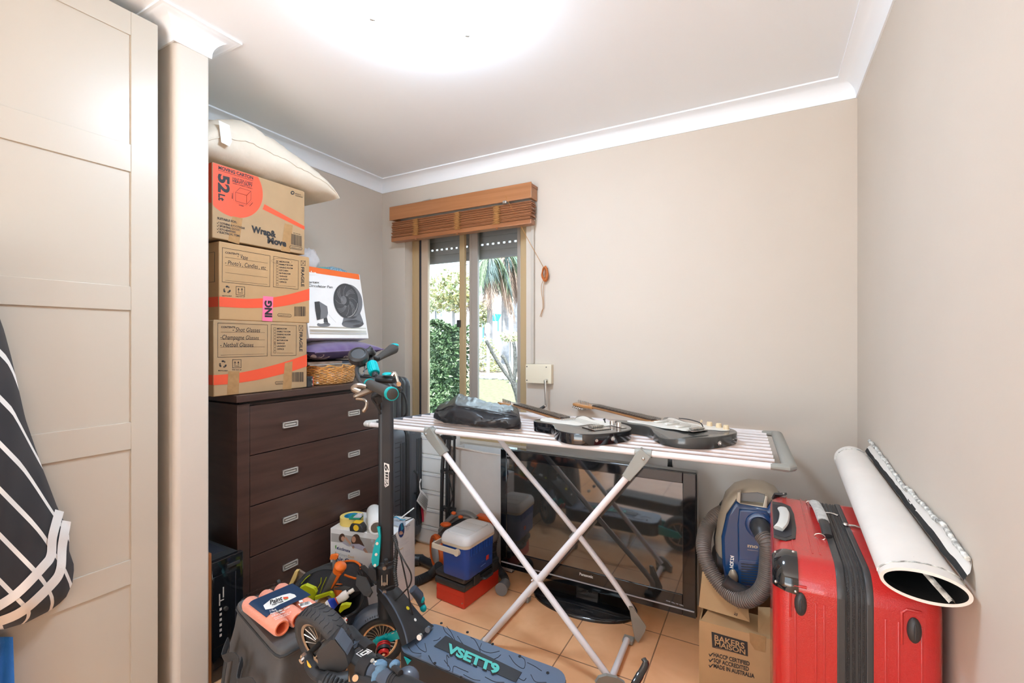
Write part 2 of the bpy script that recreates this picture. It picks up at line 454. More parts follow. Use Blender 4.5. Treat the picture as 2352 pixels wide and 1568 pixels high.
# ---------------------------------------------------------------- ceiling lamp
M_dome = bpy.data.materials.new('lit_opal_glass'); M_dome.use_nodes = True
_p = M_dome.node_tree.nodes['Principled BSDF']; _set(_p, 'Base Color', (.9, .9, .88, 1)); _set(_p, 'Emission Color', (0.76, 0.97, 1.20, 1)); _set(_p, 'Emission Strength', LAMP)
def ceiling_lamp(lc, label):
    lc = V(lc)
    lamp = thing('ceiling_light', label, 'ceiling light', lc)
    MB().lathe([(0, -.0), (.15, -.0), (.15, -.03), (0, -.03)], lc, n=40).build('base_plate', M_white, lamp)
    pr = [(.150, -.03)] + [(.17 * math.cos(t), -.045 - .065 * math.sin(t)) for t in [i * math.pi / 24 for i in range(13)]]
    MB().lathe(pr, lc, n=48).build('diffuser', M_dome, lamp)
    for k in range(3):
        an = math.atan2(1.30 - 1.164, -.916 + .956) + k * 2 * math.pi / 3
        e = V((math.cos(an), math.sin(an), 0))
        MB().tube([lc + e * .145 + V((0, 0, -.018)), lc + e * .178 + V((0, 0, -.020)), lc + e * .190 + V((0, 0, -.034)), lc + e * .186 + V((0, 0, -.046)), lc + e * .169 + V((0, 0, -.054))], [.004, .004, .005, .006, .003], 8).build('clip', M_steel, lamp)
ceiling_lamp((-.956, 1.164, ZC), 'round opal glass oyster light switched on under the ceiling')
# ================================================================ OUTSIDE THE WINDOW
GZ = -0.22
M_lawn = mat('winter_lawn', (0.105, 0.105, 0.052), 0.9, var=.45, vscale=9, bump=.6, bscale=60)
M_verge = mat('bare_verge', (0.19, 0.145, 0.115), 0.9, var=.2, vscale=2)
M_road = mat('wet_road', (0.13, 0.155, 0.20), 0.25, var=.15, vscale=.6)
M_path = mat('pale_concrete', (0.40, 0.39, 0.37), 0.8, var=.1, vscale=2)
MB().box(-40, 6, 2.70, 17, GZ - .2, GZ).build('lawn', M_lawn, kind='structure', smooth=0)
MB().box(-70, 6, 17.01, 24, GZ - .2, GZ).build('ground_verge', M_verge, kind='structure', smooth=0)
MB().box(-90, 6, 24.01, 38, GZ - .25, GZ - .03).build('road', M_road, kind='structure', smooth=0)
MB().box(-200, 20, 38.01, 140, GZ - .2, GZ).build('ground_far', M_verge, kind='structure', smooth=0)
kb = MB(); kb.box(-90, 6, 23.7, 24.0, GZ, GZ + .06); kb.box(-90, 6, 38.1, 38.5, GZ, GZ + .08); kb.build('kerb', M_path, kind='structure', smooth=0)
M_pebble = mat('grey_pebble', (0.55, 0.55, 0.56), 0.8, var=.3, vscale=8)
pb = MB()
for i in range(260):
    x = rnd.uniform(-16, -6); y = 15.6 + rnd.uniform(-.4, .4)
    r = rnd.uniform(.05, .13); pb.ell((x, y, GZ + r * .4), (r, r * .8, r * .6), 6, 4)
pb.build('pebbles', M_pebble, loc=(-11, 15.6, GZ), label='strip of grey edging stones across the lawn outside', cat='pebbles', kind='stuff')

def leaf_cloud(m, n, fn, size, seed, mats=3, droop=0.0):
    r = random.Random(seed)
    for i in range(n):
        p, nrm = fn(r)
        a = V((r.gauss(0, 1), r.gauss(0, 1), r.gauss(0, .7))).normalized(); a.z -= droop; a.normalize()
        b = a.cross(V(nrm) + V((r.gauss(0, .5), r.gauss(0, .5), r.gauss(0, .5))))
        if b.length < .05: b = a.orthogonal()
        b.normalize(); s = size * r.uniform(.6, 1.3)
        n2 = a.cross(b) * s * .12
        m.add([p - a * s, p + b * s * .42 + n2, p + a * s, p - b * s * .42 + n2], [(0, 1, 2, 3)], r.randrange(mats))
HG = [mat('hedge_leaf_' + n, c, 0.55, spec=.4) for n, c in (('dark', (.030, .062, .026)), ('mid', (.065, .125, .045)), ('pale', (.19, .26, .14)))]
hx0, hx1 = PY(925, 780, 3.9).x, PY(1066, 780, 4.0).x
h = thing('hedge', 'dense green clipped hedge growing outside the window on the left', 'hedge', V((hx0 * .5 + hx1 * .5, 3.95, GZ)))
hz1 = PY(1030, 745, 3.7).z
def hed(r):
    k = r.random()
    if k < .62:
        x = r.uniform(hx0, hx1); z = r.uniform(GZ, hz1); return V((x, 3.75 + .10 * noise.noise(V((x * 4, 0, z * 4))), z)), V((0, -1, 0))
    if k < .8:
        x = r.uniform(hx0, hx1); y = r.uniform(3.7, 4.15); return V((x, y, hz1 + .10 * noise.noise(V((x * 3, y * 3, 0))))), V((0, 0, 1))
    y = r.uniform(3.7, 4.15); z = r.uniform(GZ, hz1); return V((hx1 + .10 * noise.noise(V((y * 4, 3, z * 4))), y, z)), V((1, 0, 0))
m = MB(); leaf_cloud(m, 9000, hed, .028, 3); m.build('foliage', HG, h, smooth=0)
MB().box(hx0 + .1, hx1 - .08, 3.83, 4.08, GZ, hz1 - .06, .06).build('inner_twigs', HG[0], h)

def dash(label, name, cat, px, py0, py1, d, w):
    pass
# palms across the road
M_trunk = mat('grey_palm_trunk', (0.30, 0.29, 0.30), 0.9, var=.25, vscale=4)
M_frond = [mat('palm_frond_' + n, c, .6) for n, c in (('green', (.17, .23, .14)), ('blue', (.17, .23, .22)), ('dry', (.42, .31, .25)))]
def palm(px, d, wd, top_py, label, seed, skirt):
    b = PD(px, 790, d); base = V((b.x, b.y, GZ)); top = PD(px, top_py, d)
    t = thing('palm_tree', label, 'palm', base, 'palms across the road')
    MB().tube([base, base + (top - base) * .5, top], [wd * 1.15, wd, wd * .9], 12).build('trunk', M_trunk, t)
    r = random.Random(seed); m = MB()
    for i in range(90):
        az = r.uniform(0, 6.283); e = V((math.cos(az), math.sin(az), 0)); L = r.uniform(1.4, 2.6); old = r.random() < skirt
        lift = r.uniform(.2, 1.0) if not old else r.uniform(-.3, .2)
        P = [top + e * (L * .55 * s ** .7) + V((0, 0, lift * s * 1.2 - (2.4 if old else 2.0) * s * s * (L / 2))) for s in [k / 7 for k in range(8)]]
        mi = 2 if old else r.randrange(2)
        m.tube(P, [.03, .03, .025, .022, .02, .015, .012, .01], 4, mi, cap=False)
        side = e.cross(V((0, 0, 1)))
        for k in range(1, 8):
            for q in range(5):
                p = P[k - 1] + (P[k] - P[k - 1]) * (q / 5)
                for sg in (-1, 1):
                    w2 = side * sg * r.uniform(.1, .3) + V((0, 0, -.62)) + e * r.uniform(0, .2)
                    m.add([p, p + w2 * .5 + e * .018 + side * .016, p + w2 * 1.2, p + w2 * .5 - e * .018 - side * .016], [(0, 1, 2, 3)], mi)
    m.build('fronds', M_frond, t, smooth=0)
palm(1125, 27, .17, 600, 'slender palm across the road, left of the two seen through the right pane', 1, .35)
palm(1160, 30, .24, 590, 'stouter palm across the road with long dry hanging fronds', 2, .6)
palm(1186, 36, .22, 575, 'furthest palm half behind the right window jamb', 5, .75)
# shade tree and street lamp
M_olive = [mat('olive_leaf_' + n, c, .7) for n, c in (('yellow', (.48, .44, .20)), ('pale', (.50, .50, .34)), ('green', (.30, .36, .18)))]
def crown_tree(px, py, d, rx, rz, n, label, size, seed):
    c = PD(px, py, d); base = V((c.x, c.y, GZ)); t = thing('street_tree', label, 'tree', base)
    MB().tube([base, base + V((.1, 0, 1.2)), c], [.16, .12, .05], 8).build('trunk', M_trunk, t)
    m = MB()
    def f(r):
        v = V((r.gauss(0, 1), r.gauss(0, 1), r.gauss(0, 1))).normalized(); q = r.uniform(.45, 1)
        return c + V((v.x * rx * q, v.y * rx * q, v.z * rz * q)), v
    leaf_cloud(m, n, f, size, seed); m.build('crown', M_olive, t, smooth=0)
crown_tree(1040, 668, 26, 1.45, 1.25, 1500, 'yellowish loose tree beyond the hedge in the left pane', .16, 11)
crown_tree(1000, 690, 40, 1.3, 1.2, 600, 'pale grey green tree behind the white house', .22, 12)
crown_tree(1112, 722, 33, .65, 1.0, 500, 'small dark green tree beside the slender palm', .18, 13)
M_lampgrey = mat('galvanised_pole', (.42, .44, .46), .5, metal=.4)
b = PD(1018, 780, 34)
P = [V((b.x, b.y, GZ)), PD(1016, 690, 34), PD(1018, 650, 34), PD(1026, 625, 34), PD(1040, 612, 34), PD(1062, 607, 34)]
sl = thing('street_lamp', 'thin curved street lamp pole rising above the yellowish tree', 'street lamp', P[0])
MB().tube(smooth_path(P, 5), .045, 8).build('pole', M_lampgrey, sl)
MB().ell(P[-1] + V((.2, 0, -.02)), (.4, .15, .08), 10, 6).build('lamp_head', M_lampgrey, sl)
# houses
M_hw = mat('white_house_wall', (.86, .87, .90), .8); M_roof = mat('pale_roof', (.72, .73, .76), .6); M_blue = mat('blue_shade_cloth', (.02, .28, .48), .6); M_fence = mat('white_fence', (.80, .84, .90), .6)
def house(px0, px1, py_e, d, label, dz=.5):
    a, b = PD(px0, py_e, d), PD(px1, py_e, d); u = (b - a); u.z = 0; L = u.length; u.normalize()
    t = thing('house', label, 'house', V((a.x, a.y, GZ)))
    F = frame(V((a.x, a.y, GZ)), u, V((-u.y, u.x, 0))); F.translation = V((a.x, a.y, GZ))
    m = MB(); m.M = F; m.box(0, L, 0, 6, 0, a.z - GZ); m.build('wall', M_hw, t, smooth=0)
    m = MB(); m.M = F; hgt = a.z - GZ
    m.add([(-.4, -.5, hgt), (L + .4, -.5, hgt), (L + .4, 3, hgt + dz), (-.4, 3, hgt + dz), (-.4, 6.5, hgt), (L + .4, 6.5, hgt)], [(0, 1, 2, 3), (3, 2, 5, 4), (0, 3, 4), (1, 5, 2), (0, 4, 5, 1)])
    m.build('roof', M_roof, t, smooth=0)
    m = MB(); m.M = F
    m.box(L * .72, L * .80, -.03, .02, hgt * .15, hgt * .8); m.build('downpipe', M_lampgrey, t)
house(965, 1030, 697, 44, 'white house with a flat fascia above the hedge in the left pane')
house(1098, 1215, 700, 60, 'far white house with a low roof behind the palms', 1.6)
a, b = PD(1106, 728, 50), PD(1152, 728, 50); u = b - a; u.z = 0
t = MB(); t.M = frame(V((a.x, a.y, a.z - .45)), u, V((0, 0, 1))); t.prism([(0, 0), (u.length * .85, 0), (u.length, .75), (0, .9)], Matrix.Identity(4), -.1); t.box(.1, .3, 0, -a.z + .45 + GZ, -.1, 0); t.box(u.length * .8, u.length * .86, 0, -a.z + .45 + GZ, -.1, 0)
t.build('shade_sail', M_blue, loc=(a.x, a.y, GZ), label='blue shade cloth on posts between the palms', cat='shade')
a, b = PD(1135, 760, 42), PD(1215, 760, 42); u = b - a; u.z = 0
t = thing('picket_fence', 'white slatted fence behind the stouter palm', 'fence', V((a.x, a.y, GZ)))
m = MB(); m.M = frame(V((a.x, a.y, GZ)), u, V((0, 0, 1))); L = u.length; x = 0
while x < L: m.box(x, x + .16, 0, 2.0 + min(1.6, x * 1.3), -.03, 0); x += .22
m.build('slats', M_fence, t, smooth=0)
a = PD(1121, 775, 19)
t = thing('letterbox_post', 'white post with a small sign plate beside the verge', 'post', V((a.x, a.y, GZ)))
MB().cyl((a.x, a.y, GZ), (a.x, a.y, PD(1121, 742, 19).z), .06, n=8).build('post', M_white, t)
MB().box(a.x - .12, a.x + .12, a.y - .05, a.y - .01, PD(1121, 765, 19).z, PD(1121, 745, 19).z).build('sign_plate', M_white, t)
# pink flowering bush
M_fl = [mat('blossom_' + n, c, .7) for n, c in (('pink', (.85, .62, .62)), ('white', (.88, .80, .78)), ('leaf', (.25, .33, .16)))]
c = PD(1172, 772, 16); t = thing('flowering_bush', 'round bush of pale pink blossom in front of the white fence', 'bush', V((c.x, c.y, GZ)))
m = MB()
def fb(r):
    v = V((r.gauss(0, 1), r.gauss(0, 1), r.gauss(0, 1))).normalized(); q = r.uniform(.6, 1)
    return c + V((v.x * .40 * q, v.y * .40 * q, v.z * .20 * q)), v
leaf_cloud(m, 900, fb, .055, 21); m.build('blossom', M_fl, t, smooth=0)
MB().tube([V((c.x, c.y, GZ)), c], [.04, .02], 6).build('stem', M_trunk, t)
c2 = PD(1118, 765, 22); t = thing('shrub', 'low yellow green shrub beside the white post', 'shrub', V((c2.x, c2.y, GZ)))
m = MB()
def fs_(r):
    v = V((r.gauss(0, 1), r.gauss(0, 1), abs(r.gauss(0, 1)))).normalized(); q = r.uniform(.6, 1)
    return V((c2.x, c2.y, GZ)) + V((v.x * .8 * q, v.y * .6 * q, v.z * 1.7 * q)), v
leaf_cloud(m, 600, fs_, .10, 22); m.build('foliage', M_olive, t, smooth=0)
# bare frangipani close to the window
M_bark = mat('speckled_bark', (.085, .085, .08), .9, var=.6, vscale=60)
dd = 5.0; g = PD(1196, 935, dd); base = V((g.x, g.y, GZ))
t = thing('bare_tree', 'bare grey branching frangipani close outside the right pane', 'tree', base)
fk = PD(1180, 880, dd)
MB().tube([base, PD(1194, 925, dd), PD(1188, 900, dd), fk], [.05, .042, .038, .034], 10).build('trunk', M_bark, t)
for Pp in ([(1180, 882), (1160, 855), (1140, 825), (1117, 782)], [(1178, 876), (1170, 850), (1160, 825), (1152, 816)], [(1180, 880), (1183, 840), (1182, 800), (1179, 786)], [(1181, 872), (1186, 840), (1194, 812), (1202, 795)]):
    MB().tube(smooth_path([PD(x, y, dd + .02 * i) for i, (x, y) in enumerate(Pp)], 4), .019, 8).build('branch', M_bark, t)
for k in range(3):
    p = PD(1181, 784, dd); a = p + V((.10 - .08 * k, -.02, .05)); b = p + V((.20 - .14 * k, -.02, -.03))
    MB().add([p, a + V((0, 0, .03)), b, a - V((0, 0, .02))], [(0, 1, 2, 3)]).build('leaf', M_olive[2], t)
# ================================================================ WARDROBE AND THE CLOTHES HUNG BESIDE IT
XW = -1.795
wd = thing('wardrobe', 'tall cream wardrobe with panelled door filling the left of the room', 'wardrobe', (-2.07, .30, 0))
MB().box(-2.35, -1.818, -.215, .803, 0.0, 2.36, .001).build('carcass', M_ward, wd)
def ward_door(y0, y1):
    d = MB(); F0 = -1.814
    st = .075; rails = [(2.283, 2.359), (1.842, 1.930), (1.395, 1.472), (.947, 1.034), (.511, .590), (.06, .14)]
    d.box(F0, XW, y0, y0 + st, .06, 2.359, .0012); d.box(F0, XW, y1 - st, y1, .06, 2.359, .0012)
    for a, b in rails: d.box(F0, XW - .0012, y0 + st, y1 - st, a, b, .0012)
    dr = d.build('door', M_ward, wd)
    MB().box(F0, XW - .0065, y0 + st - .002, y1 - st + .002, .08, 2.33).build('panel', M_ward, dr, smooth=0)
ward_door(.300, .803); ward_door(-.212, .296)
hk = thing('clothes_hook', 'steel double hook on the wardrobe door, out of frame at left', 'hook', (XW, .20, 1.78))
MB().box(XW, XW + .004, .185, .215, 1.74, 1.82, .002).build('back_plate', M_steel, hk)
MB().tube(smooth_path([(XW + .002, .2, 1.80), (XW + .03, .2, 1.795), (XW + .055, .2, 1.80), (XW + .062, .2, 1.825)], 4), .005, 8).build('prong', M_steel, hk)

M_stripe = bpy.data.materials.new('navy_cloth_white_stripes'); M_stripe.use_nodes = True
nt = M_stripe.node_tree; _p = nt.nodes['Principled BSDF']; _set(_p, 'Roughness', .9); _set(_p, 'Sheen Weight', .08)
uv = nt.nodes.new('ShaderNodeUVMap'); uv.uv_map = 'weave'
sx = nt.nodes.new('ShaderNodeSeparateXYZ'); nt.links.new(uv.outputs[0], sx.inputs[0])
fr_ = nt.nodes.new('ShaderNodeMath'); fr_.operation = 'FRACT'; nt.links.new(sx.outputs[0], fr_.inputs[0])
gt = nt.nodes.new('ShaderNodeMath'); gt.operation = 'LESS_THAN'; gt.inputs[1].default_value = .155; nt.links.new(fr_.outputs[0], gt.inputs[0])
mx = nt.nodes.new('ShaderNodeMixRGB'); mx.inputs[1].default_value = (.022, .021, .024, 1); mx.inputs[2].default_value = (.80, .76, .72, 1)
nt.links.new(gt.outputs[0], mx.inputs['Fac']); nt.links.new(mx.outputs[0], _p.inputs['Base Color'])
M_band = mat('white_knit_band', (.82, .78, .74), .9, bump=.2, bscale=300)
M_bluecloth = mat('blue_towelling', (.012, .13, .42), .95, bump=.35, bscale=350, sheen=.1)
RB = [(560, -90), (640, -30), (735, 1), (760, 10), (820, 26), (880, 40), (960, 58), (1060, 92), (1165, 132), (1225, 160), (1262, 158), (1300, 171), (1340, 166), (1375, 150), (1400, 118), (1440, 40), (1447, -5), (1456, -120)]
def rb(y):
    for (a, b), (c, d) in zip(RB, RB[1:]):
        if y <= c: return b + (d - b) * (y - a) / (c - a)
    return RB[-1][1]
LFT = -210
def gx(px, py):
    s = min(1, max(0, (px - LFT) / max(20, (rb(py) - LFT))))
    return -1.775 + .105 * math.sin(math.pi * s) ** .6 + .006 * math.sin(px * .06 + py * .012)
m = MB(); nu, nv = 40, 60
uvs = []
def gp(i, j):
    py = 560 + 900 * j; xr = rb(py); px = LFT + (xr - LFT) * i
    return px, py, xr
m.grid(lambda i, j: PX(gp(i, j)[0], gp(i, j)[1], gx(*gp(i, j)[:2])), nu, nv)
m.grid(lambda i, j: PX(gp(i, j)[0], gp(i, j)[1], -1.789 + .012 * math.sin(math.pi * i)), nu, nv)
for _ in range(2):
    for j in range(nv + 1):
        for i in range(nu + 1):
            px, py, xr = gp(i / nu, j / nv)
            e = max(0, (px - .45 * xr) / max(30, .55 * xr)) if xr > 0 else 0
            uvs.append(((py - 1.02 * px - 55 * e * e - 66) / 105.0, 0))
t = thing('striped_top', 'dark top with thin white diagonal stripes hanging against the cream wardrobe', 'clothing', PX(-120, 1000, -1.76))
o = m.build('cloth', M_stripe, t, smooth=80)
ul = o.data.uv_layers.new(name='weave')
for lp in o.data.loops: ul.data[lp.index].uv = uvs[lp.vertex_index]
for pts in ([(-20, 1402), (40, 1362), (100, 1300), (117, 1275), (121, 1232), (137, 1172)], [(-20, 1434), (50, 1404), (118, 1342), (139, 1308), (143, 1255), (153, 1196)]):
    P = smooth_path([V((x, y, 0)) for x, y in pts], 6); b = MB(); vs = []; fs = []
    for i, p in enumerate(P):
        q = P[min(i + 1, len(P) - 1)] - P[max(i - 1, 0)]; q.normalize(); nn = V((-q.y, q.x, 0)) * 10.5
        for sg in (-1, -.33, .33, 1):
            x, y = p.x + nn.x * sg, p.y + nn.y * sg
            vs.append(PX(x, y, gx(x, y) + .0035))
    for i in range(len(P) - 1):
        for k in range(3): fs.append((i * 4 + k, i * 4 + k + 1, (i + 1) * 4 + k + 1, (i + 1) * 4 + k))
    b.add(vs, fs); b.build('white_band', M_band, t, smooth=80)
MB().tube(smooth_path([PX(-150, 575, -1.77), (XW + .05, .19, 1.70), (XW + .045, .2, 1.808), (XW + .04, .215, 1.72), PX(-120, 575, -1.77)], 5), .004, 6).build('hanging_loop', M_band, t)
t = thing('blue_towel', 'bright blue towel hanging below the striped top', 'towel', PX(-60, 1520, -1.785))
m = MB(); 
def bl(i, j, f):
    px = -160 + 190 * i + 8 * i * j; py = 1462 + 250 * j
    x = (-1.742 + .012 * math.sin(i * 19 + j * 2)) if f else -1.790
    return PX(px, py, x)
m.grid(lambda i, j: bl(i, j, 1), 26, 16); m.grid(lambda i, j: bl(i, j, 0), 26, 16)
m.grid(lambda i, j: bl(1, j, 0).lerp(bl(1, j, 1), i), 3, 16)
m.build('cloth', M_bluecloth, t, smooth=80)
# ================================================================ CHEST OF DRAWERS AND WHAT STANDS ON IT
M_choc = wood_mat('chocolate_veneer', (.050, .026, .020), (.078, .042, .032), (6, 3, 30), .36, .15)
M_chocd = mat('dark_recess', (.012, .008, .007), .7)
XD = -1.90
ds = thing('chest_of_drawers', 'dark brown four drawer chest in the recess, boxes piled on it', 'chest of drawers', (-2.12, 1.56, 0))
MB().box(-2.345, -1.925, 1.140, 1.985, .05, 1.032, .002).build('carcass', M_choc, ds)
for y in (1.134, 1.938):
    MB().box(-1.93, XD, y, y + .052, .0, 1.032, .002).build('front_post', M_choc, ds)
    MB().box(-2.345, -2.30, y, y + .052, 0, .05).build('back_foot', M_choc, ds)
MB().box(-2.335, -1.915, 1.150, 1.98, 1.030, 1.042).build('shadow_gap', M_chocd, ds)
MB().box(-2.352, -1.885, 1.122, 2.0, 1.042, 1.072, .003).build('top', M_choc, ds)
MB().box(-1.93, -1.906, 1.186, 1.938, .05, .166, .002).build('plinth', M_choc, ds)
M_satin = mat('satin_nickel', (.74, .72, .68), .35, metal=.6); M_hdark = mat('handle_recess', (.16, .14, .12), .5)
ky0, ky1 = PX(666, 980, XD).y, PX(812, 950, XD).y
for z0, z1, hz in ((.813, 1.020, PX(666, 974, XD).z), (.598, .809, PX(666, 1082, XD).z), (.384, .594, PX(666, 1190, XD).z), (.170, .380, PX(666, 1297, XD).z)):
    d = MB().box(-1.928, XD - .001, 1.188, 1.936, z0, z1, .0015).build('drawer', M_choc, ds)
    for y in (ky0, ky1):
        hd = MB(); a, b, c = .038, .0135, .005
        hd.box(XD - .001, XD + .007, y - a, y + a, hz - b, hz - b + c, .001); hd.box(XD - .001, XD + .007, y - a, y + a, hz + b - c, hz + b, .001)
        hd.box(XD - .001, XD + .007, y - a, y - a + c, hz - b, hz + b, .001); hd.box(XD - .001, XD + .007, y + a - c, y + a, hz - b, hz + b, .001)
        hd.box(XD - .001, XD + .006, y - a + .011, y + a - .011, hz - .004, hz + .0035, .001)
        hd.box(XD - .001, XD + .0015, y - a, y + a, hz - b, hz + b, m=1)
        hd.build('handle', [M_satin, M_hdark], d)

M_card = mat('kraft_cardboard', (.40, .26, .135), .75, var=.05, vscale=12, bump=.05, bscale=60)
M_card2 = mat('yellow_kraft_cardboard', (.45, .275, .128), .75, var=.05, vscale=12, bump=.05, bscale=60)
M_tape = mat('brown_parcel_tape', (.38, .215, .09), .22, var=.12, vscale=40)
M_pink = mat('pink_tape', (.80, .16, .30), .35)
XB = -1.913
fb_ = lambda x, y: PX(x, y, XB + .0006)
fb2 = lambda x, y: PX(x, y, XB + .0011)
def z3(x, y): return (450 + x / 3.92, 250 + y / 3.92)
def z4(x, y): return (450 + x / 3.92, 550 + y / 3.92)
def carton(label, y0, y1, z0, z1, mt):
    t = thing('moving_carton', label, 'carton', ((XB - .2), (y0 + y1) / 2, z0), 'moving cartons stacked on the chest of drawers')
    m = MB(); m.box(XB - .40, XB, y0, y1, z0, z1, .004); m.build('box', mt, t)
    m = MB(); ym = XB - .2
    m.box(XB - .398, ym - .0008, y0 + .003, y1 - .003, z1 - .003, z1 + .0015); m.box(ym + .0008, XB - .003, y0 + .003, y1 - .003, z1 - .003, z1 + .0015)
    m.build('top_flap', mt, t, smooth=0)
    return t
def barcode(m, fn, x0, y0, x1, y1, sl, mi=0):
    r = random.Random(int(x0 * 7)); x = x0
    while x < x1:
        w = r.choice((1, 1, 2, 3)) * .42; dy = (x - x0) * sl
        m.poly(fn, [(x, y0 + dy), (x + w, y0 + dy), (x + w, y1 + dy), (x, y1 + dy)], mi); x += w + r.choice((1, 1, 2)) * .5
def recycle(m, fn, c, r):
    for k in range(3):
        a = math.radians(-90 + 120 * k)
        pts = []
        for rr, da in ((1.0, -.42), (1.08, 0), (1.0, .42), (.62, .40), (.62, -.40)):
            pts.append((c[0] + r * rr * math.cos(a + da), c[1] + r * rr * math.sin(a + da)))
        m.poly(fn, pts)
        q = a + .62
        m.poly(fn, [(c[0] + r * 1.12 * math.cos(q - .12), c[1] + r * 1.12 * math.sin(q - .12)), (c[0] + r * .8 * math.cos(q + .36), c[1] + r * .8 * math.sin(q + .36)), (c[0] + r * .48 * math.cos(q - .12), c[1] + r * .48 * math.sin(q - .12))])
def pill(m, fn, a, b, h):
    pts = []; (ax, ay), (bx, by) = a, b
    for i in range(9):
        t = math.pi / 2 + math.pi * i / 8; pts.append((ax + h * math.cos(t), ay - h * math.sin(t)))
    for i in range(9):
        t = -math.pi / 2 + math.pi * i / 8; pts.append((bx + h * math.cos(t), by - h * math.sin(t)))
    m.line(fn, pts, .0016, 0, True)
# --- topmost carton
t = carton('topmost moving carton with a large red disc and black lettering', 1.042, 1.462, 1.703, 2.001, M_card)
m = MB()
cy, cz, rr = 1.125, 1.930, .127
pts = [(cy + rr * math.cos(a), cz + rr * math.sin(a)) for a in [2 * math.pi * i / 96 for i in range(96)]]
pts = [(max(y, 1.0445), min(z, 1.9995)) for y, z in pts]
q = []
for p in pts:
    if not q or (abs(p[0] - q[-1][0]) + abs(p[1] - q[-1][1])) > 1e-5: q.append(p)
m.add([(XB + .0005, y, z) for y, z in q], [tuple(range(len(q)))], 1)
dep = 1.042 - .0005
m.add([(XB - .003, dep, 1.9995), (XB - .06, dep, 1.9995), (XB - .06, dep, 1.85), (XB - .003, dep, 1.84)], [(0, 1, 2, 3)], 1)
m.poly(fb_, [z3(617, 857), z3(978, 1057), z3(978, 1088), z3(600, 902)], 1)
T = lambda st, a, b, h, bold=.02, fn=fb2, shear=0, sp=1.0: m.text(st, fn, a, b, (0, -h), 0, bold, shear, sp)
T('MOVING CARTON', z3(203, 540), z3(515, 636), 29 / 3.92, .035)
m.line(fb2, [z3(203, 550), z3(515, 648)], .0015)
m.text('52', fb2, z3(205, 582), z3(205, 748), (95 / 3.92, 24 / 3.92), 0, .045)
m.text('Lt', fb2, z3(205, 760), z3(205, 822), (56 / 3.92, 14 / 3.92), 0, .04)
T('HALF TEA CHEST', z3(330, 630), z3(512, 682), 18 / 3.92); T('HEAVY DUTY', z3(330, 656), z3(510, 707), 24 / 3.92, .03); T('430MM L X 405MM W X 298MM H', z3(330, 671), z3(510, 722), 8 / 3.92)
for pp in ([(357, 750), (458, 778), (458, 858), (357, 828)], [(357, 750), (397, 710), (495, 740), (458, 778)], [(495, 740), (495, 818), (458, 858), (458, 778)]): m.line(fb2, [z3(*p) for p in pp], .0012, 0, True)
m.line(fb2, [z3(340, 742), z3(340, 826)], .0006); m.line(fb2, [z3(357, 842), z3(458, 872)], .0006); m.line(fb2, [z3(468, 870), z3(505, 832)], .0006)
T('430MM', z3(385, 868), z3(430, 880), 9 / 3.92); T('405MM', z3(482, 880), z3(512, 848), 9 / 3.92)
m.text('298MM', fb2, z3(324, 755), z3(324, 808), (9 / 3.92, 2 / 3.92), 0, .02)
T('SUITABLE FOR:', z3(193, 990), z3(368, 1030), 19 / 3.92, .03)
for i, (st, x0, y0, x1, y1) in enumerate((('COTHING & FOOTWEAR', 215, 1035, 442, 1084), ('SPORTING GOODS', 215, 1062, 392, 1099), ('KITCHENWARE', 215, 1090, 358, 1119), ('ELECTRICAL ITEMS', 213, 1117, 397, 1153))):
    T(st, z3(x0, y0), z3(x1, y1), 18 / 3.92, .025)
    m.line(fb2, [z3(190, y0 - 11), z3(196, y0 - 3), z3(208, y0 - 20)], .0014)
T('Wrap&', z3(500, 1105), z3(722, 1156), 56 / 3.92, .05); T('Move', z3(645, 1205), z3(815, 1240), 56 / 3.92, .05)
c0 = z3(870, 755); ring = [(c0[0] + 4.4 * math.cos(a), c0[1] + 4.4 * math.sin(a)) for a in [2 * math.pi * i / 24 for i in range(24)]]
m.poly(fb2, ring[::-1]); m.poly(lambda x, y: PX(x, y, XB + .0016), [(c0[0] + 2.1 * math.cos(a) + .3, c0[1] + 1.9 * math.sin(a)) for a in [2 * math.pi * i / 14 for i in range(14)]][::-1], 2)
T('MADE IN', z3(895, 766), z3(945, 779), 9 / 3.92); T('AUSTRALIA', z3(895, 783), z3(962, 800), 9 / 3.92)
a, b = z3(858, 1122), z3(957, 1218); barcode(m, fb2, a[0], a[1], b[0], b[1] + 0, .25)
T('Max Code: 2000', z3(878, 1118), z3(940, 1133), 7 / 3.92); pill(m, fb2, z3(856, 1243), z3(942, 1258), 3.2); T('wrapandmove.com.au', z3(856, 1248), z3(944, 1263), 7 / 3.92)
m.build('printing', [M_ink, M_red, M_card], t, smooth=0)
fb0 = lambda x, y: PX(x, y, XB + .0009)
for q in ([z3(327, 965), z3(420, 985), z3(390, 1218), z3(290, 1188)], [z3(800, 1030), z3(872, 1048), z3(848, 1292), z3(765, 1278)]): MB().poly(fb0, q).build('tape', M_tape, t, smooth=0)

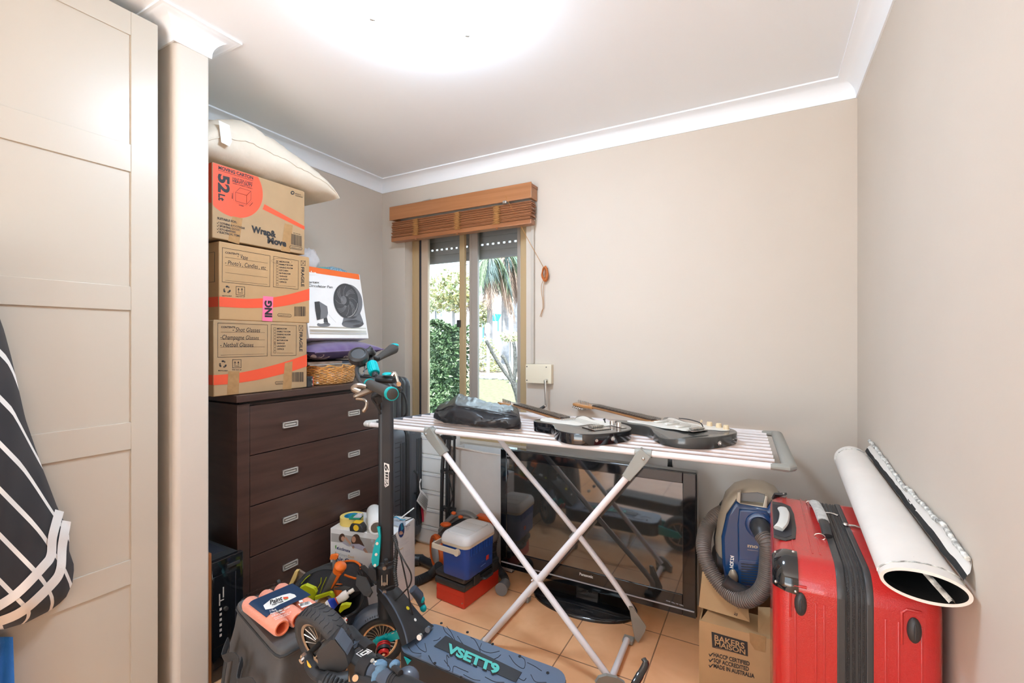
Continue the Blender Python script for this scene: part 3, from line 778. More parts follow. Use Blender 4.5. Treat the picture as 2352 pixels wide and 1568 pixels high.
ROOMS = ('BEDROOM', 'FAMILY ROOM', 'DINING ROOM', 'KITCHEN', 'BATHROOM', 'GARAGE', 'LAUNDRY', 'OFFICE')
RW = (88, 120, 120, 78, 98, 70, 80, 63)
def fragile_box(label, y0, y1, z0, z1, mt, P):
    t = carton(label, y0, y1, z0, z1, mt); m = MB()
    W = .0015
    m.line(fb_, [z4(*p) for p in P['f1']], W, 0, True); m.line(fb_, [z4(*p) for p in P['f2']], W, 0, True)
    m.text('CONTENTS:', fb_, z4(*P['c'][0]), z4(*P['c'][1]), (0, -16 / 3.92), 0, .03)
    for a, b in P['lines']: m.line(fb_, [z4(*a), z4(*b)], .0009)
    for st, a, b, h in P['hand']: m.text(st, fb_, z4(*a), z4(*b), (.6, -h / 3.92), 0, .004, .12, 1.02)
    bx, by, sl, stp = P['rows']
    for i, st in enumerate(ROOMS):
        y = by + stp * i; m.text(st, fb_, z4(bx, y), z4(bx + RW[i], y + RW[i] * sl), (0, -13 / 3.92), 0, .03)
        m.line(fb_, [z4(bx - 29, y - 16), z4(bx - 11, y - 15), z4(bx - 11, y + 4), z4(bx - 29, y + 3)], .0010, 0, True)
        if i == P['tick']:
            m.line(fb_, [z4(bx - 29, y - 16), z4(bx - 11, y + 4)], .0012); m.line(fb_, [z4(bx - 11, y - 15), z4(bx - 29, y + 3)], .0012)
    y = by + stp * 8; m.line(fb_, [z4(bx - 29, y - 16), z4(bx - 11, y - 15), z4(bx - 11, y + 4), z4(bx - 29, y + 3)], .0010, 0, True); m.line(fb_, [z4(bx, y + 2), z4(bx + 146, y + 2 + 146 * sl)], .0008)
    (x0, ya), (x1, yb) = P['x']
    m.line(fb_, [z4(x0, ya), z4(x1, ya + 4), z4(x1, yb), z4(x0, yb - 4)], W, 0, True); m.line(fb_, [z4(x0, ya), z4(x1, yb)], W); m.line(fb_, [z4(x1, ya), z4(x0, yb)], W)
    m.text('FRAGILE', fb_, z4(*P['fr'][0]), z4(*P['fr'][1]), (27 / 3.92, .4), 0, .03)
    cx, cy_ = z4(*P['rec']); recycle(m, fb_, (cx, cy_), 8.6)
    m.text('RECYCLABLE', fb_, z4(P['rec'][0] - 43, P['rec'][1] + 61), z4(P['rec'][0] + 42, P['rec'][1] + 62), (0, -9 / 3.92), 0, .03)
    ux, uy = P['up']
    m.line(fb_, [z4(ux, uy), z4(ux + 77, uy + P['us']), z4(ux + 77, uy + 74 + P['us']), z4(ux, uy + 74)], .0018, 0, True)
    for k in (22, 52):
        m.line(fb_, [z4(ux + k, uy + 48), z4(ux + k, uy + 26)], .002); m.poly(fb_, [z4(ux + k - 9, uy + 30), z4(ux + k, uy + 14), z4(ux + k + 9, uy + 30)])
    m.line(fb_, [z4(ux + 16, uy + 58), z4(ux + 60, uy + 60)], .002)
    m.text('THIS WAY UP', fb_, z4(ux - 5, uy + 95), z4(ux + 80, uy + 97), (0, -9 / 3.92), 0, .03)
    top, bot = P['band']; A = smooth_path([V((*z4(*p), 0)) for p in top], 6); B = smooth_path([V((*z4(*p), 0)) for p in bot], 6)
    for i in range(len(A) - 1): m.poly(fb_, [(A[i].x, A[i].y), (A[i + 1].x, A[i + 1].y), (B[i + 1].x, B[i + 1].y), (B[i].x, B[i].y)], 1)
    zt, zb_ = PX(*z4(*top[0]), XB).z, PX(*z4(*bot[0]), XB).z
    yy = y0 - .0005; m.add([(XB - .004, yy, zt), (XB - .2, yy, zt), (XB - .2, yy, zb_), (XB - .004, yy, zb_)], [(0, 1, 2, 3)], 1)
    fl = [(XB - .03, yy, z1 - .04), (XB - .2, yy, z1 - .04), (XB - .2, yy, z1 - .16), (XB - .03, yy, z1 - .16)]
    for i in range(4):
        p, q2 = V(fl[i]), V(fl[(i + 1) % 4]); m.tube([p, q2], .0008, 4)
    (a, b) = P['bar']; A = z4(*a); B = z4(*b); barcode(m, fb2, A[0], A[1], B[0], B[1], 0.0)
    p0, p1 = P['pill']; pill(m, fb_, z4(*p0), z4(*p1), 3.2); m.text('wrapandmove.com.au', fb_, z4(p0[0] - 2, p0[1] + 4), z4(p1[0] + 2, p1[1] + 4), (0, -2), 0, .02)
    m.build('printing', [M_ink, M_red], t, smooth=0)
    return t
t = fragile_box('middle moving carton marked vase and photos, strip of pink tape on it', 1.068, 1.488, 1.380, 1.693, M_card2, dict(
    f1=[(238, 72), (668, 146), (665, 425), (236, 380)], f2=[(700, 150), (922, 190), (920, 448), (697, 425)], c=((265, 124), (393, 141)),
    lines=[((265, 158), (645, 212)), ((265, 232), (645, 277)), ((265, 296), (643, 342)), ((265, 367), (643, 405))],
    hand=[('-', (372, 160), (386, 162), 26), ('Vase', (400, 170), (466, 184), 40), ("- Photo's , Candles , etc", (262, 222), (630, 272), 40)],
    rows=(752, 204, .08, 26), tick=0, x=((946, 190), (985, 235)), fr=((948, 248), (948, 424)), rec=(280, 450), up=(362, 421), us=6,
    band=([(211, 513), (420, 533), (560, 530), (700, 520), (860, 487), (1022, 441)], [(211, 604), (420, 615), (560, 615), (700, 610), (860, 585), (1022, 545)]), bar=((888, 602), (992, 690)), pill=((750, 678), (846, 686))))
tp = MB(); tp.poly(fb2, [z4(605, 508), z4(697, 516), z4(687, 738), z4(597, 730)], 0)
tp.text('ING', lambda x, y: PX(x, y, XB + .0016), z4(683, 700), z4(680, 552), (-60 / 3.92, -.6), 1, .05)
tp.build('pink_tape', [M_pink, M_ink], t, smooth=0)
m = MB(); R = [(845 + 0, 0)]
el = [z4(773 + 92 * math.cos(a), 196 + 26 * math.sin(a) + 5 * math.cos(a)) for a in [2 * math.pi * i / 40 for i in range(40)]]
m.line(fb_, el, .0007, 0, True); m.build('pen_ring', M_ink, t, smooth=0)
t = fragile_box('lowest moving carton, marked shot glasses and champagne glasses', 1.047, 1.474, 1.074, 1.3785, M_card, dict(
    f1=[(198, 750), (645, 768), (643, 1048), (197, 1060)], f2=[(678, 765), (905, 775), (902, 1042), (677, 1045)], c=((227, 795), (357, 797)),
    lines=[((226, 832), (620, 837)), ((222, 899), (620, 902)), ((222, 968), (618, 966)), ((225, 1040), (618, 1029))],
    hand=[('- Shot Glasses', (330, 828), (578, 834), 40), ('-Champagne Glasses', (220, 896), (565, 903), 40), ('- Netball Glasses', (218, 966), (517, 966), 40)],
    rows=(730, 808, .01, 26.2), tick=5, x=((928, 772), (964, 822)), fr=((932, 832), (932, 1008)), rec=(243, 1122), up=(330, 1080), us=0,
    band=([(158, 1220), (280, 1212), (400, 1197), (560, 1165), (700, 1130), (850, 1085), (1000, 1033)], [(158, 1310), (280, 1302), (400, 1288), (560, 1262), (700, 1230), (850, 1190), (1000, 1140)]), bar=((866, 1192), (968, 1280)), pill=((727, 1290), (823, 1286))))
for q in ([z4(292, 1185), z4(393, 1185), z4(385, 1388), z4(280, 1398)], [z4(800, 1112), z4(870, 1095), z4(860, 1345), z4(780, 1352)]): MB().poly(fb0, q).build('tape', M_tape, t, smooth=0)

# --- pillow on the cartons
M_pillow = mat('cream_cotton', (.66, .585, .48), .9, var=.03, vscale=6, bump=.25, bscale=35)
t = thing('bed_pillow', 'plump cream pillow squashed on the topmost moving carton', 'pillow', (-2.08, 1.30, 2.003))
def pil(i, ph):
    u = i * 2 - 1; y = 1.296 + .328 * u
    k = max(0, 1 - abs(u) ** 3.2) ** .5
    h = (.118 - .050 * max(0, u + .2)) * k + .004
    w = .205 + .012 * abs(u)
    c, s_ = math.cos(ph), math.sin(ph)
    x = -2.082 + w * math.copysign(abs(c) ** .62, c)
    zc = 2.0036 + h * .92
    z = zc + h * math.copysign(abs(s_) ** .85, s_) * (1 if s_ > 0 else .92)
    wr = (.009 * noise.noise(V((u * 4, x * 16, z * 9))) + .004 * noise.noise(V((u * 16, x * 8, z * 22)))) * k
    return V((x + wr, y, max(z + wr, 2.0036)))
m = MB(); m.grid(lambda i, j: pil(i, j * 2 * math.pi - math.pi), 48, 44)
pl = m.build('cover', M_pillow, t, smooth=80)
m = MB(); m.tube([pil(i / 40, 0) + V((.001, 0, 0)) for i in range(41)], .0028, 6); m.build('seam', M_pillow, t)
a = pil(.14, .25)
MB().sheet([a + V((.004, -.018, .03)), a + V((.006, .022, .026)), a + V((.020, .024, -.04)), a + V((.018, .016, -.062)), a + V((.018, -.016, -.058))], .001).build('label_tag', M_white, t)
# --- fan carton, cushion, basket and the rest of the chest top
M_wcard = mat('white_printed_card', (.80, .79, .78), .38, var=.02, vscale=20)
M_orange = mat('orange_print', (.80, .15, .03), .4)
M_g1 = mat('charcoal_print', (.045, .045, .048), .5); M_g2 = mat('grey_print', (.16, .16, .17), .5); M_g3 = mat('pale_grey_print', (.52, .52, .55), .3)
pb0 = V((-1.93, 1.70, 1.312)); tl = math.atan2(.07, .355)
fn_n = V((math.cos(tl), 0, math.sin(tl)))
FF = lambda x, y: PN(x, y, pb0 + fn_n * .0006, fn_n)
FF2 = lambda x, y: PN(x, y, pb0 + fn_n * .0011, fn_n)
FF3 = lambda x, y: PN(x, y, pb0 + fn_n * .0016, fn_n)
A0 = PN(847.5, 777, pb0, fn_n); A1 = PN(830, 632, pb0, fn_n); y1f = A0.y; y0f = y1f - .385
Hf = (A1 - A0).length + .004
fanb = thing('fan_carton', 'white fan carton with orange top strip leaning back on the purple cushion', 'carton', (-2.05, 1.70, 1.31))
m = MB(); m.M = frame((pb0.x, y0f, A0.z), (0, 1, 0), (-math.sin(tl), 0, math.cos(tl)))
m.box(0, y1f - y0f, 0, Hf, -.24, 0, .003); m.build('box', M_wcard, fanb)
m = MB()
def fq(y0, y1, v0, v1, fnum=.0006, mi=0, M=None):
    up = V((-math.sin(tl), 0, math.cos(tl))); o = V((pb0.x, 0, A0.z)) + fn_n * fnum
    m.add([o + up * v0 + V((0, y0, 0)), o + up * v0 + V((0, y1, 0)), o + up * v1 + V((0, y1, 0)), o + up * v1 + V((0, y0, 0))], [(0, 1, 2, 3)], mi)
fq(y0f + .001, y1f - .006, Hf - .032, Hf - .001, .0006, 0)
m.text('anko', FF2, z4(985, 314), z4(1085, 318), (0, -34 / 3.92), 1, .03)
m.text('Vortex', FF2, z4(985, 391), z4(1112, 394), (0, -21 / 3.92), 2, .01)
m.text('Circulator Fan', FF2, z4(1012, 422), z4(1231, 438), (0, -22 / 3.92), 2, .01)
fq(y0f + .008, y1f - .012, .020, .060, .0006, 5); fq(y0f + .008, y1f - .012, .044, .052, .0011, 1); fq(y0f + .008, y1f - .012, .026, .030, .0011, 4)
def el(cx, cy, rx, ry, rot=0, n=40):
    o = []
    for i in range(n):
        a = 2 * math.pi * i / n; x, y = rx * math.cos(a), ry * math.sin(a)
        o.append(z4(cx + x * math.cos(rot) - y * math.sin(rot), cy + x * math.sin(rot) + y * math.cos(rot)))
    return o[::-1]
m.poly(FF, el(1412, 755, 98, 42)[::-1] and [z4(*p) for p in [(1330, 700), (1470, 640), (1500, 720), (1512, 760), (1470, 790), (1400, 797), (1330, 780), (1316, 755)]], 3)
m.poly(FF, el(1412, 758, 98, 38), 3); m.poly(FF, el(1380, 560, 118, 158, -.18), 3)
m.poly(FF2, el(1352, 552, 112, 158, -.16), 2)
for k in range(52):
    a = 2 * math.pi * k / 52; pts = []
    for r_ in (.30, .5, .7, .93):
        b = a + 1.1 * (r_ - .3); x, y = 104 * r_ * math.cos(b), 148 * r_ * math.sin(b)
        pts.append(z4(1352 + x * math.cos(-.16) - y * math.sin(-.16), 552 + x * math.sin(-.16) + y * math.cos(-.16)))
    m.line(FF3, pts, .0008, 4 if k % 13 in (1, 2, 3, 4, 9) else 3)
m.poly(FF3, el(1330, 545, 27, 38, -.1), 3)
m.line(FF3, [z4(1352 + 110 * math.cos(a), 552 + 156 * math.sin(a)) for a in [-.9 + 2.6 * i / 20 for i in range(21)]], .003, 3)
m.line(FF3, [z4(1360 + 96 * math.cos(a), 560 + 138 * math.sin(a)) for a in [.1 + 1.4 * i / 14 for i in range(15)]], .0012, 1)
m.poly(FF, el(1150, 765, 60, 22), 3); m.poly(FF2, el(1128, 748, 26, 9), 1)
m.poly(FF, [z4(*p) for p in [(1150, 700), (1180, 700), (1195, 765), (1150, 760)]], 2)
m.poly(FF2, [z4(*p) for p in [(1068, 560), (1110, 556), (1182, 600), (1190, 660), (1180, 700), (1092, 726), (1075, 640)][::-1]], 3)
m.poly(FF3, [z4(*p) for p in [(1068, 562), (1110, 556), (1125, 640), (1120, 716), (1092, 726), (1076, 640)][::-1]], 2)
m.line(FF, [z4(1190, 670), z4(1260, 745)], .0008, 3)
m.build('printing', [M_orange, M_white, M_g1, M_g2, M_g3, M_steel], fanb, smooth=0)
# clear bag and blue mesh bag on the fan carton
M_clear = thin_glass('clear_plastic_film', (.90, .88, .90), .25)
M_film = mat('milky_plastic_film', (.78, .75, .76), .25, alpha=.55, bump=.8, bscale=40)
M_mesh = mat('blue_white_mesh', (.22, .36, .44), .6, var=.75, vscale=160)
M_green = mat('sea_green_fabric', (.12, .35, .32), .7, bump=.4, bscale=60)
top_n = V((-math.sin(tl), 0, math.cos(tl)))
ft = lambda u, v: V((pb0.x, y0f + u, A0.z)) + top_n * (Hf + .001) - fn_n * v
def blob(name, mt, c, r, label, cat, seed, amp=.18, flat=None, R=None):
    c = V(c); m = MB(); m.ell((0, 0, 0), r, 28, 18, R=R)
    for i, p in enumerate(m.v):
        k = 1 + amp * noise.noise(p * (3.2 / max(r)) + V((seed, 0, 0))) + amp * .6 * noise.noise(p * (8 / max(r)) + V((0, seed, 0)))
        p = p * k
        m.v[i] = p + c
    if flat is not None: m.v = [flat(p) for p in m.v]
    return m.build(name, mt, loc=c, label=label, cat=cat, smooth=80)
def keep_above(p):
    d = (p - ft(0, 0)).dot(top_n)
    return p - top_n * (d - .0015) if d < .0015 else p
blob('plastic_bag', M_film, ft(.120, .09) + top_n * .055, (.07, .058, .070), 'crumpled clear plastic bag against the topmost cartons, on the fan carton', 'bag', 3, flat=keep_above)
blob('mesh_bag', M_mesh, ft(.275, .10) + top_n * .022, (.085, .075, .028), 'blue and white mesh bag lying on the fan carton', 'bag', 5, .2, flat=keep_above)
blob('green_cloth', M_green, ft(.170, .045) + top_n * .010, (.04, .034, .011), 'small bundle of sea green fabric at the front of the fan carton top', 'cloth', 8, .25, flat=keep_above)
# purple cushion
M_purple = mat('purple_satin', (.115, .07, .20), .55, sheen=.5, bump=.25, bscale=25)
M_purp2 = mat('dark_purple_print', (.045, .03, .10), .75); M_petal = mat('pale_petal_print', (.50, .42, .44), .8)
cu = thing('cushion', 'purple cushion with pale flowers on its side, under the fan carton', 'cushion', (-2.10, 1.68, 1.19))
def cpt(i, ph):
    u = i * 2 - 1; y = 1.715 + .225 * u; k = max(0, 1 - abs(u) ** 2.8) ** .5; h = .0555 * k + .003
    c, s_ = math.cos(ph), math.sin(ph)
    x = -2.10 + (.205 + .02 * abs(u) ** 3) * math.copysign(abs(c) ** .8, c)
    zc = 1.243 + .004 * u
    z = zc + h * math.copysign(abs(s_) ** .9, s_) * (1 if s_ > 0 else .87)
    x += .004 * noise.noise(V((y * 30, 0, z * 20)))
    return V((x, y, z))
cl_ = lambda p: V((p.x, p.y, min(p.z, 1.306 - max(0, (-1.93 - p.x)) * .19))) if p.x < -1.90 else p
m = MB(); m.grid(lambda i, j: cl_(cpt(i, j * math.pi)), 36, 20, 0); m.grid(lambda i, j: cpt(i, -math.pi + j * math.pi), 36, 20, 1)
cv = m.build('cover', [M_purple, M_purp2], cu, smooth=80)
m = MB(); m.tube([cpt(i / 36, 0) for i in range(37)], .004, 6); m.build('piping', M_purple, cu)
m = MB()
def petal(u0, a0, L, W, dy):
    pts = []
    for q in range(13):
        t_ = q / 12 * 2 * math.pi
        lx, ly = (L / 2) * (1 - math.cos(t_)), W * math.sin(t_)
        du = (lx * math.sin(a0) + ly * math.cos(a0)) * .9; dv = (lx * math.cos(a0) - ly * math.sin(a0)) * 4.2
        ph = min(-.12, -1.05 + dv)
        p = cpt(u0 + du, ph); n_ = V((math.cos(ph), 0, math.sin(ph)))
        pts.append(p + n_ * .0015)
    c = sum(pts, V((0, 0, 0))) / 13; k = len(m.v)
    m.add(pts[:-1] + [c + V((.0005, 0, -.0005))], [(i, (i + 1) % 12, 12) for i in range(12)])
for u0 in (.14, .60, .96):
    for a0 in (-1.35, -.8, 0, .8, 1.35): petal(u0, a0, .19, .034, 0)
m.build('flower_print', M_petal, cv, smooth=80)
# books and flat things in the wicker basket
M_cane = mat('golden_cane', (.62, .31, .09), .38, var=.3, vscale=30)
bk = thing('wicker_basket', 'oval golden cane basket beside the cartons on the chest', 'basket', (-2.07, 1.655, 1.075))
bc = V((-2.075, 1.678, 1.0745)); RX, RY = .155, .170
def bpt(a, z): s_ = 1 + .16 * z / .085; return bc + V((RX * s_ * math.cos(a), RY * s_ * math.sin(a), z))
NS = 30; m = MB()
for r_ in range(13):
    z = .006 + r_ * .0063
    m.tube([bpt(2 * math.pi * i / (NS * 4), z) + (bpt(2 * math.pi * i / (NS * 4), z) - bc).normalized() * (.0035 * math.sin(math.pi * i / 2 + (0 if r_ % 2 else math.pi) * 1.0 + math.pi / 4) ) + V((0, 0, .0015 * math.sin(i * 1.7 + r_))) for i in range(NS * 4)], .0030, 6, closed=True)
m.build('weave', M_cane, bk)
m = MB()
for i in range(NS): m.tube([bpt(2 * math.pi * i / NS, 0), bpt(2 * math.pi * i / NS, .086)], .0022, 6)
m.build('stakes', M_cane, bk)
m = MB(); P = []
for i in range(160):
    a = 2 * math.pi * i / 160; P.append(bpt(a, .090 + .004 * math.sin(a * 14)) + (bpt(a, .09) - bc).normalized() * .005 * math.cos(a * 14))
m.tube(P, .0034, 6, closed=True)
for i in range(NS // 2):
    a = 2 * math.pi * i / (NS // 2); q = bpt(a, .088); e = (q - bc); e.z = 0; e.normalize(); tt = V((-e.y, e.x, 0))
    m.tube([q + tt * (.011 * math.cos(s)) + V((0, 0, .011 * math.sin(s))) for s in [math.pi * k / 6 for k in range(7)]], .0028, 6)
m.build('rim', M_cane, bk); MB().lathe([(0, 0), (1, 0), (1, .006), (0, .006)], n=32).build('base', M_cane, bk)
o = BUILT[-1]
for v in o.data.vertices: v.co = V((v.co.x + bk.location.x, v.co.y + bk.location.y, v.co.z + bk.location.z)) if False else v.co
for v in o.data.vertices:
    q = V(o['_base']) + v.co; v.co = V((bc.x + q.x * RX, bc.y + q.y * RY, bc.z + q.z)) - V(o['_base'])
MB().box(-2.20, -1.95, 1.56, 1.78, 1.081, 1.172, .003).build('folded_papers', M_white, loc=(-2.07, 1.66, 1.081), label='white stack of papers filling the wicker basket', cat='papers')
MB().box(-2.24, -1.915, 1.50, 1.83, 1.1755, 1.177, .0005).build('paper_sheet', M_white, loc=(-2.07, 1.66, 1.1735), label='white sheet lying over the basket under the wooden board', cat='paper')
M_slate = mat('dark_blue_cover', (.03, .035, .05), .4)
a = PX(765, 830, -1.93); m = MB(); m.M = rotz(-.12, (-2.05, a.y + .07, 1.1775)); m.box(-.12, .125, -.075, .11, 0, .0125, .001); m.build('dark_folder', M_slate, loc=(-2.05, a.y + .07, 1.1775), label='dark blue folder sticking out between the white sheet and the cushion', cat='folder')
M_board = wood_mat('grey_brown_board', (.17, .115, .08), (.30, .22, .17), (4, 30, 30), .6)
MB().box(-2.22, -1.925, 1.49, 1.695, 1.1778, 1.1905, .001).build('wooden_board', M_board, loc=(-2.08, 1.6, 1.1778), label='grey brown wooden board under the left half of the cushion', cat='board')
# small black and red case beside the lowest carton
t = thing('small_case', 'small black case with red trim between the lowest carton and basket', 'case', (-1.95, 1.50, 1.0725))
MB().box(-2.02, -1.918, 1.479, 1.512, 1.0727, 1.124, .003).build('body', M_black, t)
MB().box(-2.018, -1.919, 1.512, 1.5155, 1.076, 1.120, .001).build('red_side', M_red, t)
for z in (1.085, 1.108): MB().cyl((-1.9185, 1.505, z), (-1.913, 1.505, z), .004, n=10).build('screw', M_steel, t)
# white picture frame leaning behind the basket
t = thing('white_photo_frame', 'white framed panel with a black edge standing behind the basket', 'frame', (-2.27, 1.88, 1.0725))
m = MB(); m.M = frame((-2.275, 1.74, 1.0730), (0, 1, 0), (-.16, 0, 1)); m.box(0, .245, 0, .11, -.012, 0, .001); m.build('panel', M_white, t)
m = MB(); m.M = frame((-2.275, 1.74, 1.0730), (0, 1, 0), (-.16, 0, 1)); m.box(.0, .245, .0, .006, .0003, .002); m.build('black_edge', M_ink, t)

# ================================================================ BETWEEN THE CHEST AND THE WINDOW
M_graph = mat('graphite_shell', (.085, .092, .105), .38, spec=.5, bump=.06, bscale=500)
M_graph2 = mat('black_soft_case', (.045, .047, .054), .42, bump=.06, bscale=300)
sc = thing('grey_suitcase', 'graphite hard shell suitcase standing between the chest and window', 'suitcase', (-2.08, 2.2, 0))
def shell_case(t, x0, x1, y0, y1, z0, z1, mt, groove, zipm, r=.06):
    ym = (y0 + y1) / 2
    for nm, a, b, sg in (('front_shell', y0, ym - .012, -1), ('back_shell', ym + .012, y1, 1)):
        m = MB(); F = frame(((x0 + x1) / 2, (b if sg < 0 else a), (z0 + z1) / 2), (1, 0, 0), (0, 0, 1))
        m.prism(rrect(x1 - x0, z1 - z0, r, 6), F, (b - a) * (1 if sg < 0 else -1), .02, seg=3)
        sh_ = m.build(nm, mt, t, smooth=50)
        m = MB()
        k = 0; z = z0 + .10
        while z < z1 - .08:
            if sg < 0: m.box(x1 - .004, x1 + .0015, a + .02, a + .075, z, z + .004); m.box(x1 - .004, x1 + .0015, a + .02, a + .075, z + .028, z + .032)
            z += .085
        for i in range(3):
            yy = a + (b - a) * (.52 + .16 * i); m.box(x1 - .003, x1 + .003, yy, yy + .009, z0 + .09, z1 - .09, .0014)
            m.box(x0 + .06, x1 - .06, yy, yy + .009, z1 - .003, z1 + .003, .0014)
        m.build('ribs', groove, sh_)
    m = MB(); F = frame(((x0 + x1) / 2, ym + .014, (z0 + z1) / 2), (1, 0, 0), (0, 0, 1)); m.prism(rrect(x1 - x0 + .003, z1 - z0 + .003, r, 6), F, .028, .004); m.build('zip_band', zipm, t, smooth=50)
shell_case(sc, -2.335, -1.905, 2.045, 2.315, .05, .772, M_graph, M_black, M_black)
for x in (-2.28, -1.955):
    for y in (2.10, 2.265):
        w_ = MB(); w_.cyl((x, y - .014, .026), (x, y + .014, .026), .026, n=16); w_.build('wheel', M_rubber, sc); MB().cyl((x, y, .02), (x, y, .056), .02, n=12).build('caster_fork', M_black, sc)
MB().tube(smooth_path([(-1.903, 2.235, .49), (-1.88, 2.235, .47), (-1.874, 2.237, .40), (-1.885, 2.238, .355), (-1.904, 2.24, .35)], 5), .009, 8, flat=.5).build('side_handle', M_black, sc)
tg = thing('luggage_tag', 'crumpled white airline tag looped on the graphite suitcase handle', 'tag', (-1.86, 2.25, .36))
TG = [(962, 1128), (975, 1122), (985, 1140), (990, 1165), (983, 1180), (968, 1158), (956, 1146)]
m = MB()
def tgp(i, j):
    a = V((957, 1150, 0)).lerp(V((982, 1180, 0)), i); b = V((968, 1124, 0)).lerp(V((990, 1150, 0)), i)
    p = a.lerp(b, j); q = PX(p.x, p.y, -1.868 + .012 * math.sin(i * 4)); return q
m.grid(tgp, 8, 3); m.v += [p + V((-.0008, 0, 0)) for p in m.v]; n_ = len(m.f); m.f += [tuple(x + 36 for x in f[::-1]) for f in m.f]; m.mi += [0] * n_
m.build('paper', M_white, tg, smooth=80)
m = MB()
for i in range(14):
    u = .06 + .055 * i; m.add([tgp(u, .12) + V((.0012, 0, 0)), tgp(u + .022, .12) + V((.0012, 0, 0)), tgp(u + .022, .85) + V((.0012, 0, 0)), tgp(u, .85) + V((.0012, 0, 0))], [(0, 1, 2, 3)])
m.build('barcode', M_ink, tg, smooth=0)
MB().tube([PX(966, 1128, -1.868), PX(963, 1110, -1.874), PX(967, 1100, -1.880)], .006, 6, flat=.3).build('loop', M_white, tg)
t = thing('red_strap_tag', 'narrow red tag on the lower end of the graphite suitcase', 'tag', PX(970, 1178, -1.9))
m = MB(); q = [PX(966, 1158, -1.899), PX(971, 1158, -1.899), PX(974, 1198, -1.899), PX(969, 1198, -1.899)]; m.sheet(q, .002); m.build('strip', mat('magenta_red', (.60, .03, .08), .5), t)
# black soft case standing on it
bs = thing('black_suitcase', 'black ribbed cabin case standing on top of the graphite suitcase', 'suitcase', (-2.10, 2.16, .777))
for k, (a, b, dz) in enumerate(((2.055, 2.098, -.010), (2.101, 2.140, 0), (2.143, 2.180, .004), (2.183, 2.222, -.004))):
    m = MB(); F = frame((-2.12, b, .777 + (.298 + dz) / 2), (1, 0, 0), (0, 0, 1)); m.prism(rrect(.40, .296 + dz, .055, 6), F, b - a, .010, seg=3)
    m.build('shell_rib', M_graph2 if k % 2 else M_black, bs, smooth=50)
MB().tube(smooth_path([(-1.921, 2.09, .99), (-1.895, 2.12, .985), (-1.885, 2.14, .93), (-1.89, 2.15, .86), (-1.921, 2.155, .83)], 5), .007, 8).build('side_handle', M_black, bs)
# white drawer tower
tw = thing('drawer_tower', 'white plastic drawer tower under the window beside the graphite suitcase', 'drawer unit', (-1.78, 2.36, 0))
xa, xb = PY(975, 1100, 2.325).x, PY(1036, 1100, 2.325).x
MB().box(xa - .08, xb, 2.33, 2.425, 0, .70, .004).build('body', M_white, tw)
ztop = .70
for k in range(6):
    z1_ = ztop - .012 - k * .113; d = MB().box(xa - .076, xb - .003, 2.318, 2.331, z1_ - .108, z1_, .003).build('drawer', M_white, tw)
    MB().box(xa - .06, xb - .01, 2.3155, 2.3185, z1_ - .020, z1_ - .016).build('pull_lip', M_g3, d)
# folded black stand
st = thing('folding_stand', 'black folded metal stand leaning before the white drawer tower', 'stand', PZ(1022, 1215, 0))
bx = PY(1022, 1220, 2.19)
for i, (dx, dy, r_) in enumerate(((-.022, 0, .011), (0.0, .018, .011), (.022, 0, .009))):
    m = MB(); m.tube([(bx.x + dx * 1.5, 2.19 + dy, .012), (bx.x + dx, 2.195 + dy, .55), (bx.x + dx * .8, 2.22 + dy * .4, .83)], r_, 10); m.build('leg', M_blackmatte, st)
    MB().ell((bx.x + dx * 1.5, 2.19 + dy, .012), (.014, .014, .012), 10, 6).build('rubber_foot', M_rubber, st)
m = MB(); m.tube([(bx.x + .055, 2.195, .22), (bx.x + .055, 2.21, .80)], .007, 8); m.build('brace', M_blackmatte, st)
MB().tube([(bx.x + .03, 2.18, .53), (bx.x + .062, 2.182, .40), (bx.x + .03, 2.18, .30)], .004, 6).build('strut', M_blackmatte, st)
for z in (.30, .52, .72): MB().box(bx.x - .03, bx.x + .06, 2.182, 2.222, z, z + .022, .004).build('bracket', M_black, st)
for z in (.31, .53): MB().cyl((bx.x + .005, 2.179, z), (bx.x + .005, 2.184, z), .005, n=10).build('rivet', M_steel, st)
# plain white carton with a flap open
wc = thing('white_carton', 'plain white carton with one flap hanging open, left of the television', 'carton', (-1.42, 2.35, 0))
xa, xb = PY(1034, 1100, 2.27).x, -1.235
zt = PY(1034, 1030, 2.27).z
m = MB(); m.box(xa, xb, 2.27, 2.275, 0, zt); m.box(xa, xb, 2.415, 2.42, 0, zt); m.box(xa, xa + .005, 2.275, 2.415, 0, zt); m.box(xb - .005, xb, 2.275, 2.415, 0, zt); m.box(xa, xb, 2.27, 2.42, 0, .005)
m.build('box', M_wcard, wc, smooth=0)
M_flap = mat('tan_white_card', (.74, .62, .54), .7)
m = MB(); a, b, c, d = PY(1037, 1018, 2.272), PY(1147, 1028, 2.272), PY(1108, 1042, 2.10), PY(1040, 1032, 2.12)
m.sheet([V((xa, 2.272, zt + .001)), V((-1.30, 2.272, zt + .001)), V((-1.37, 2.20, zt + .018)), V((xa + .005, 2.225, zt + .03))], .003); m.build('flap', M_flap, wc)

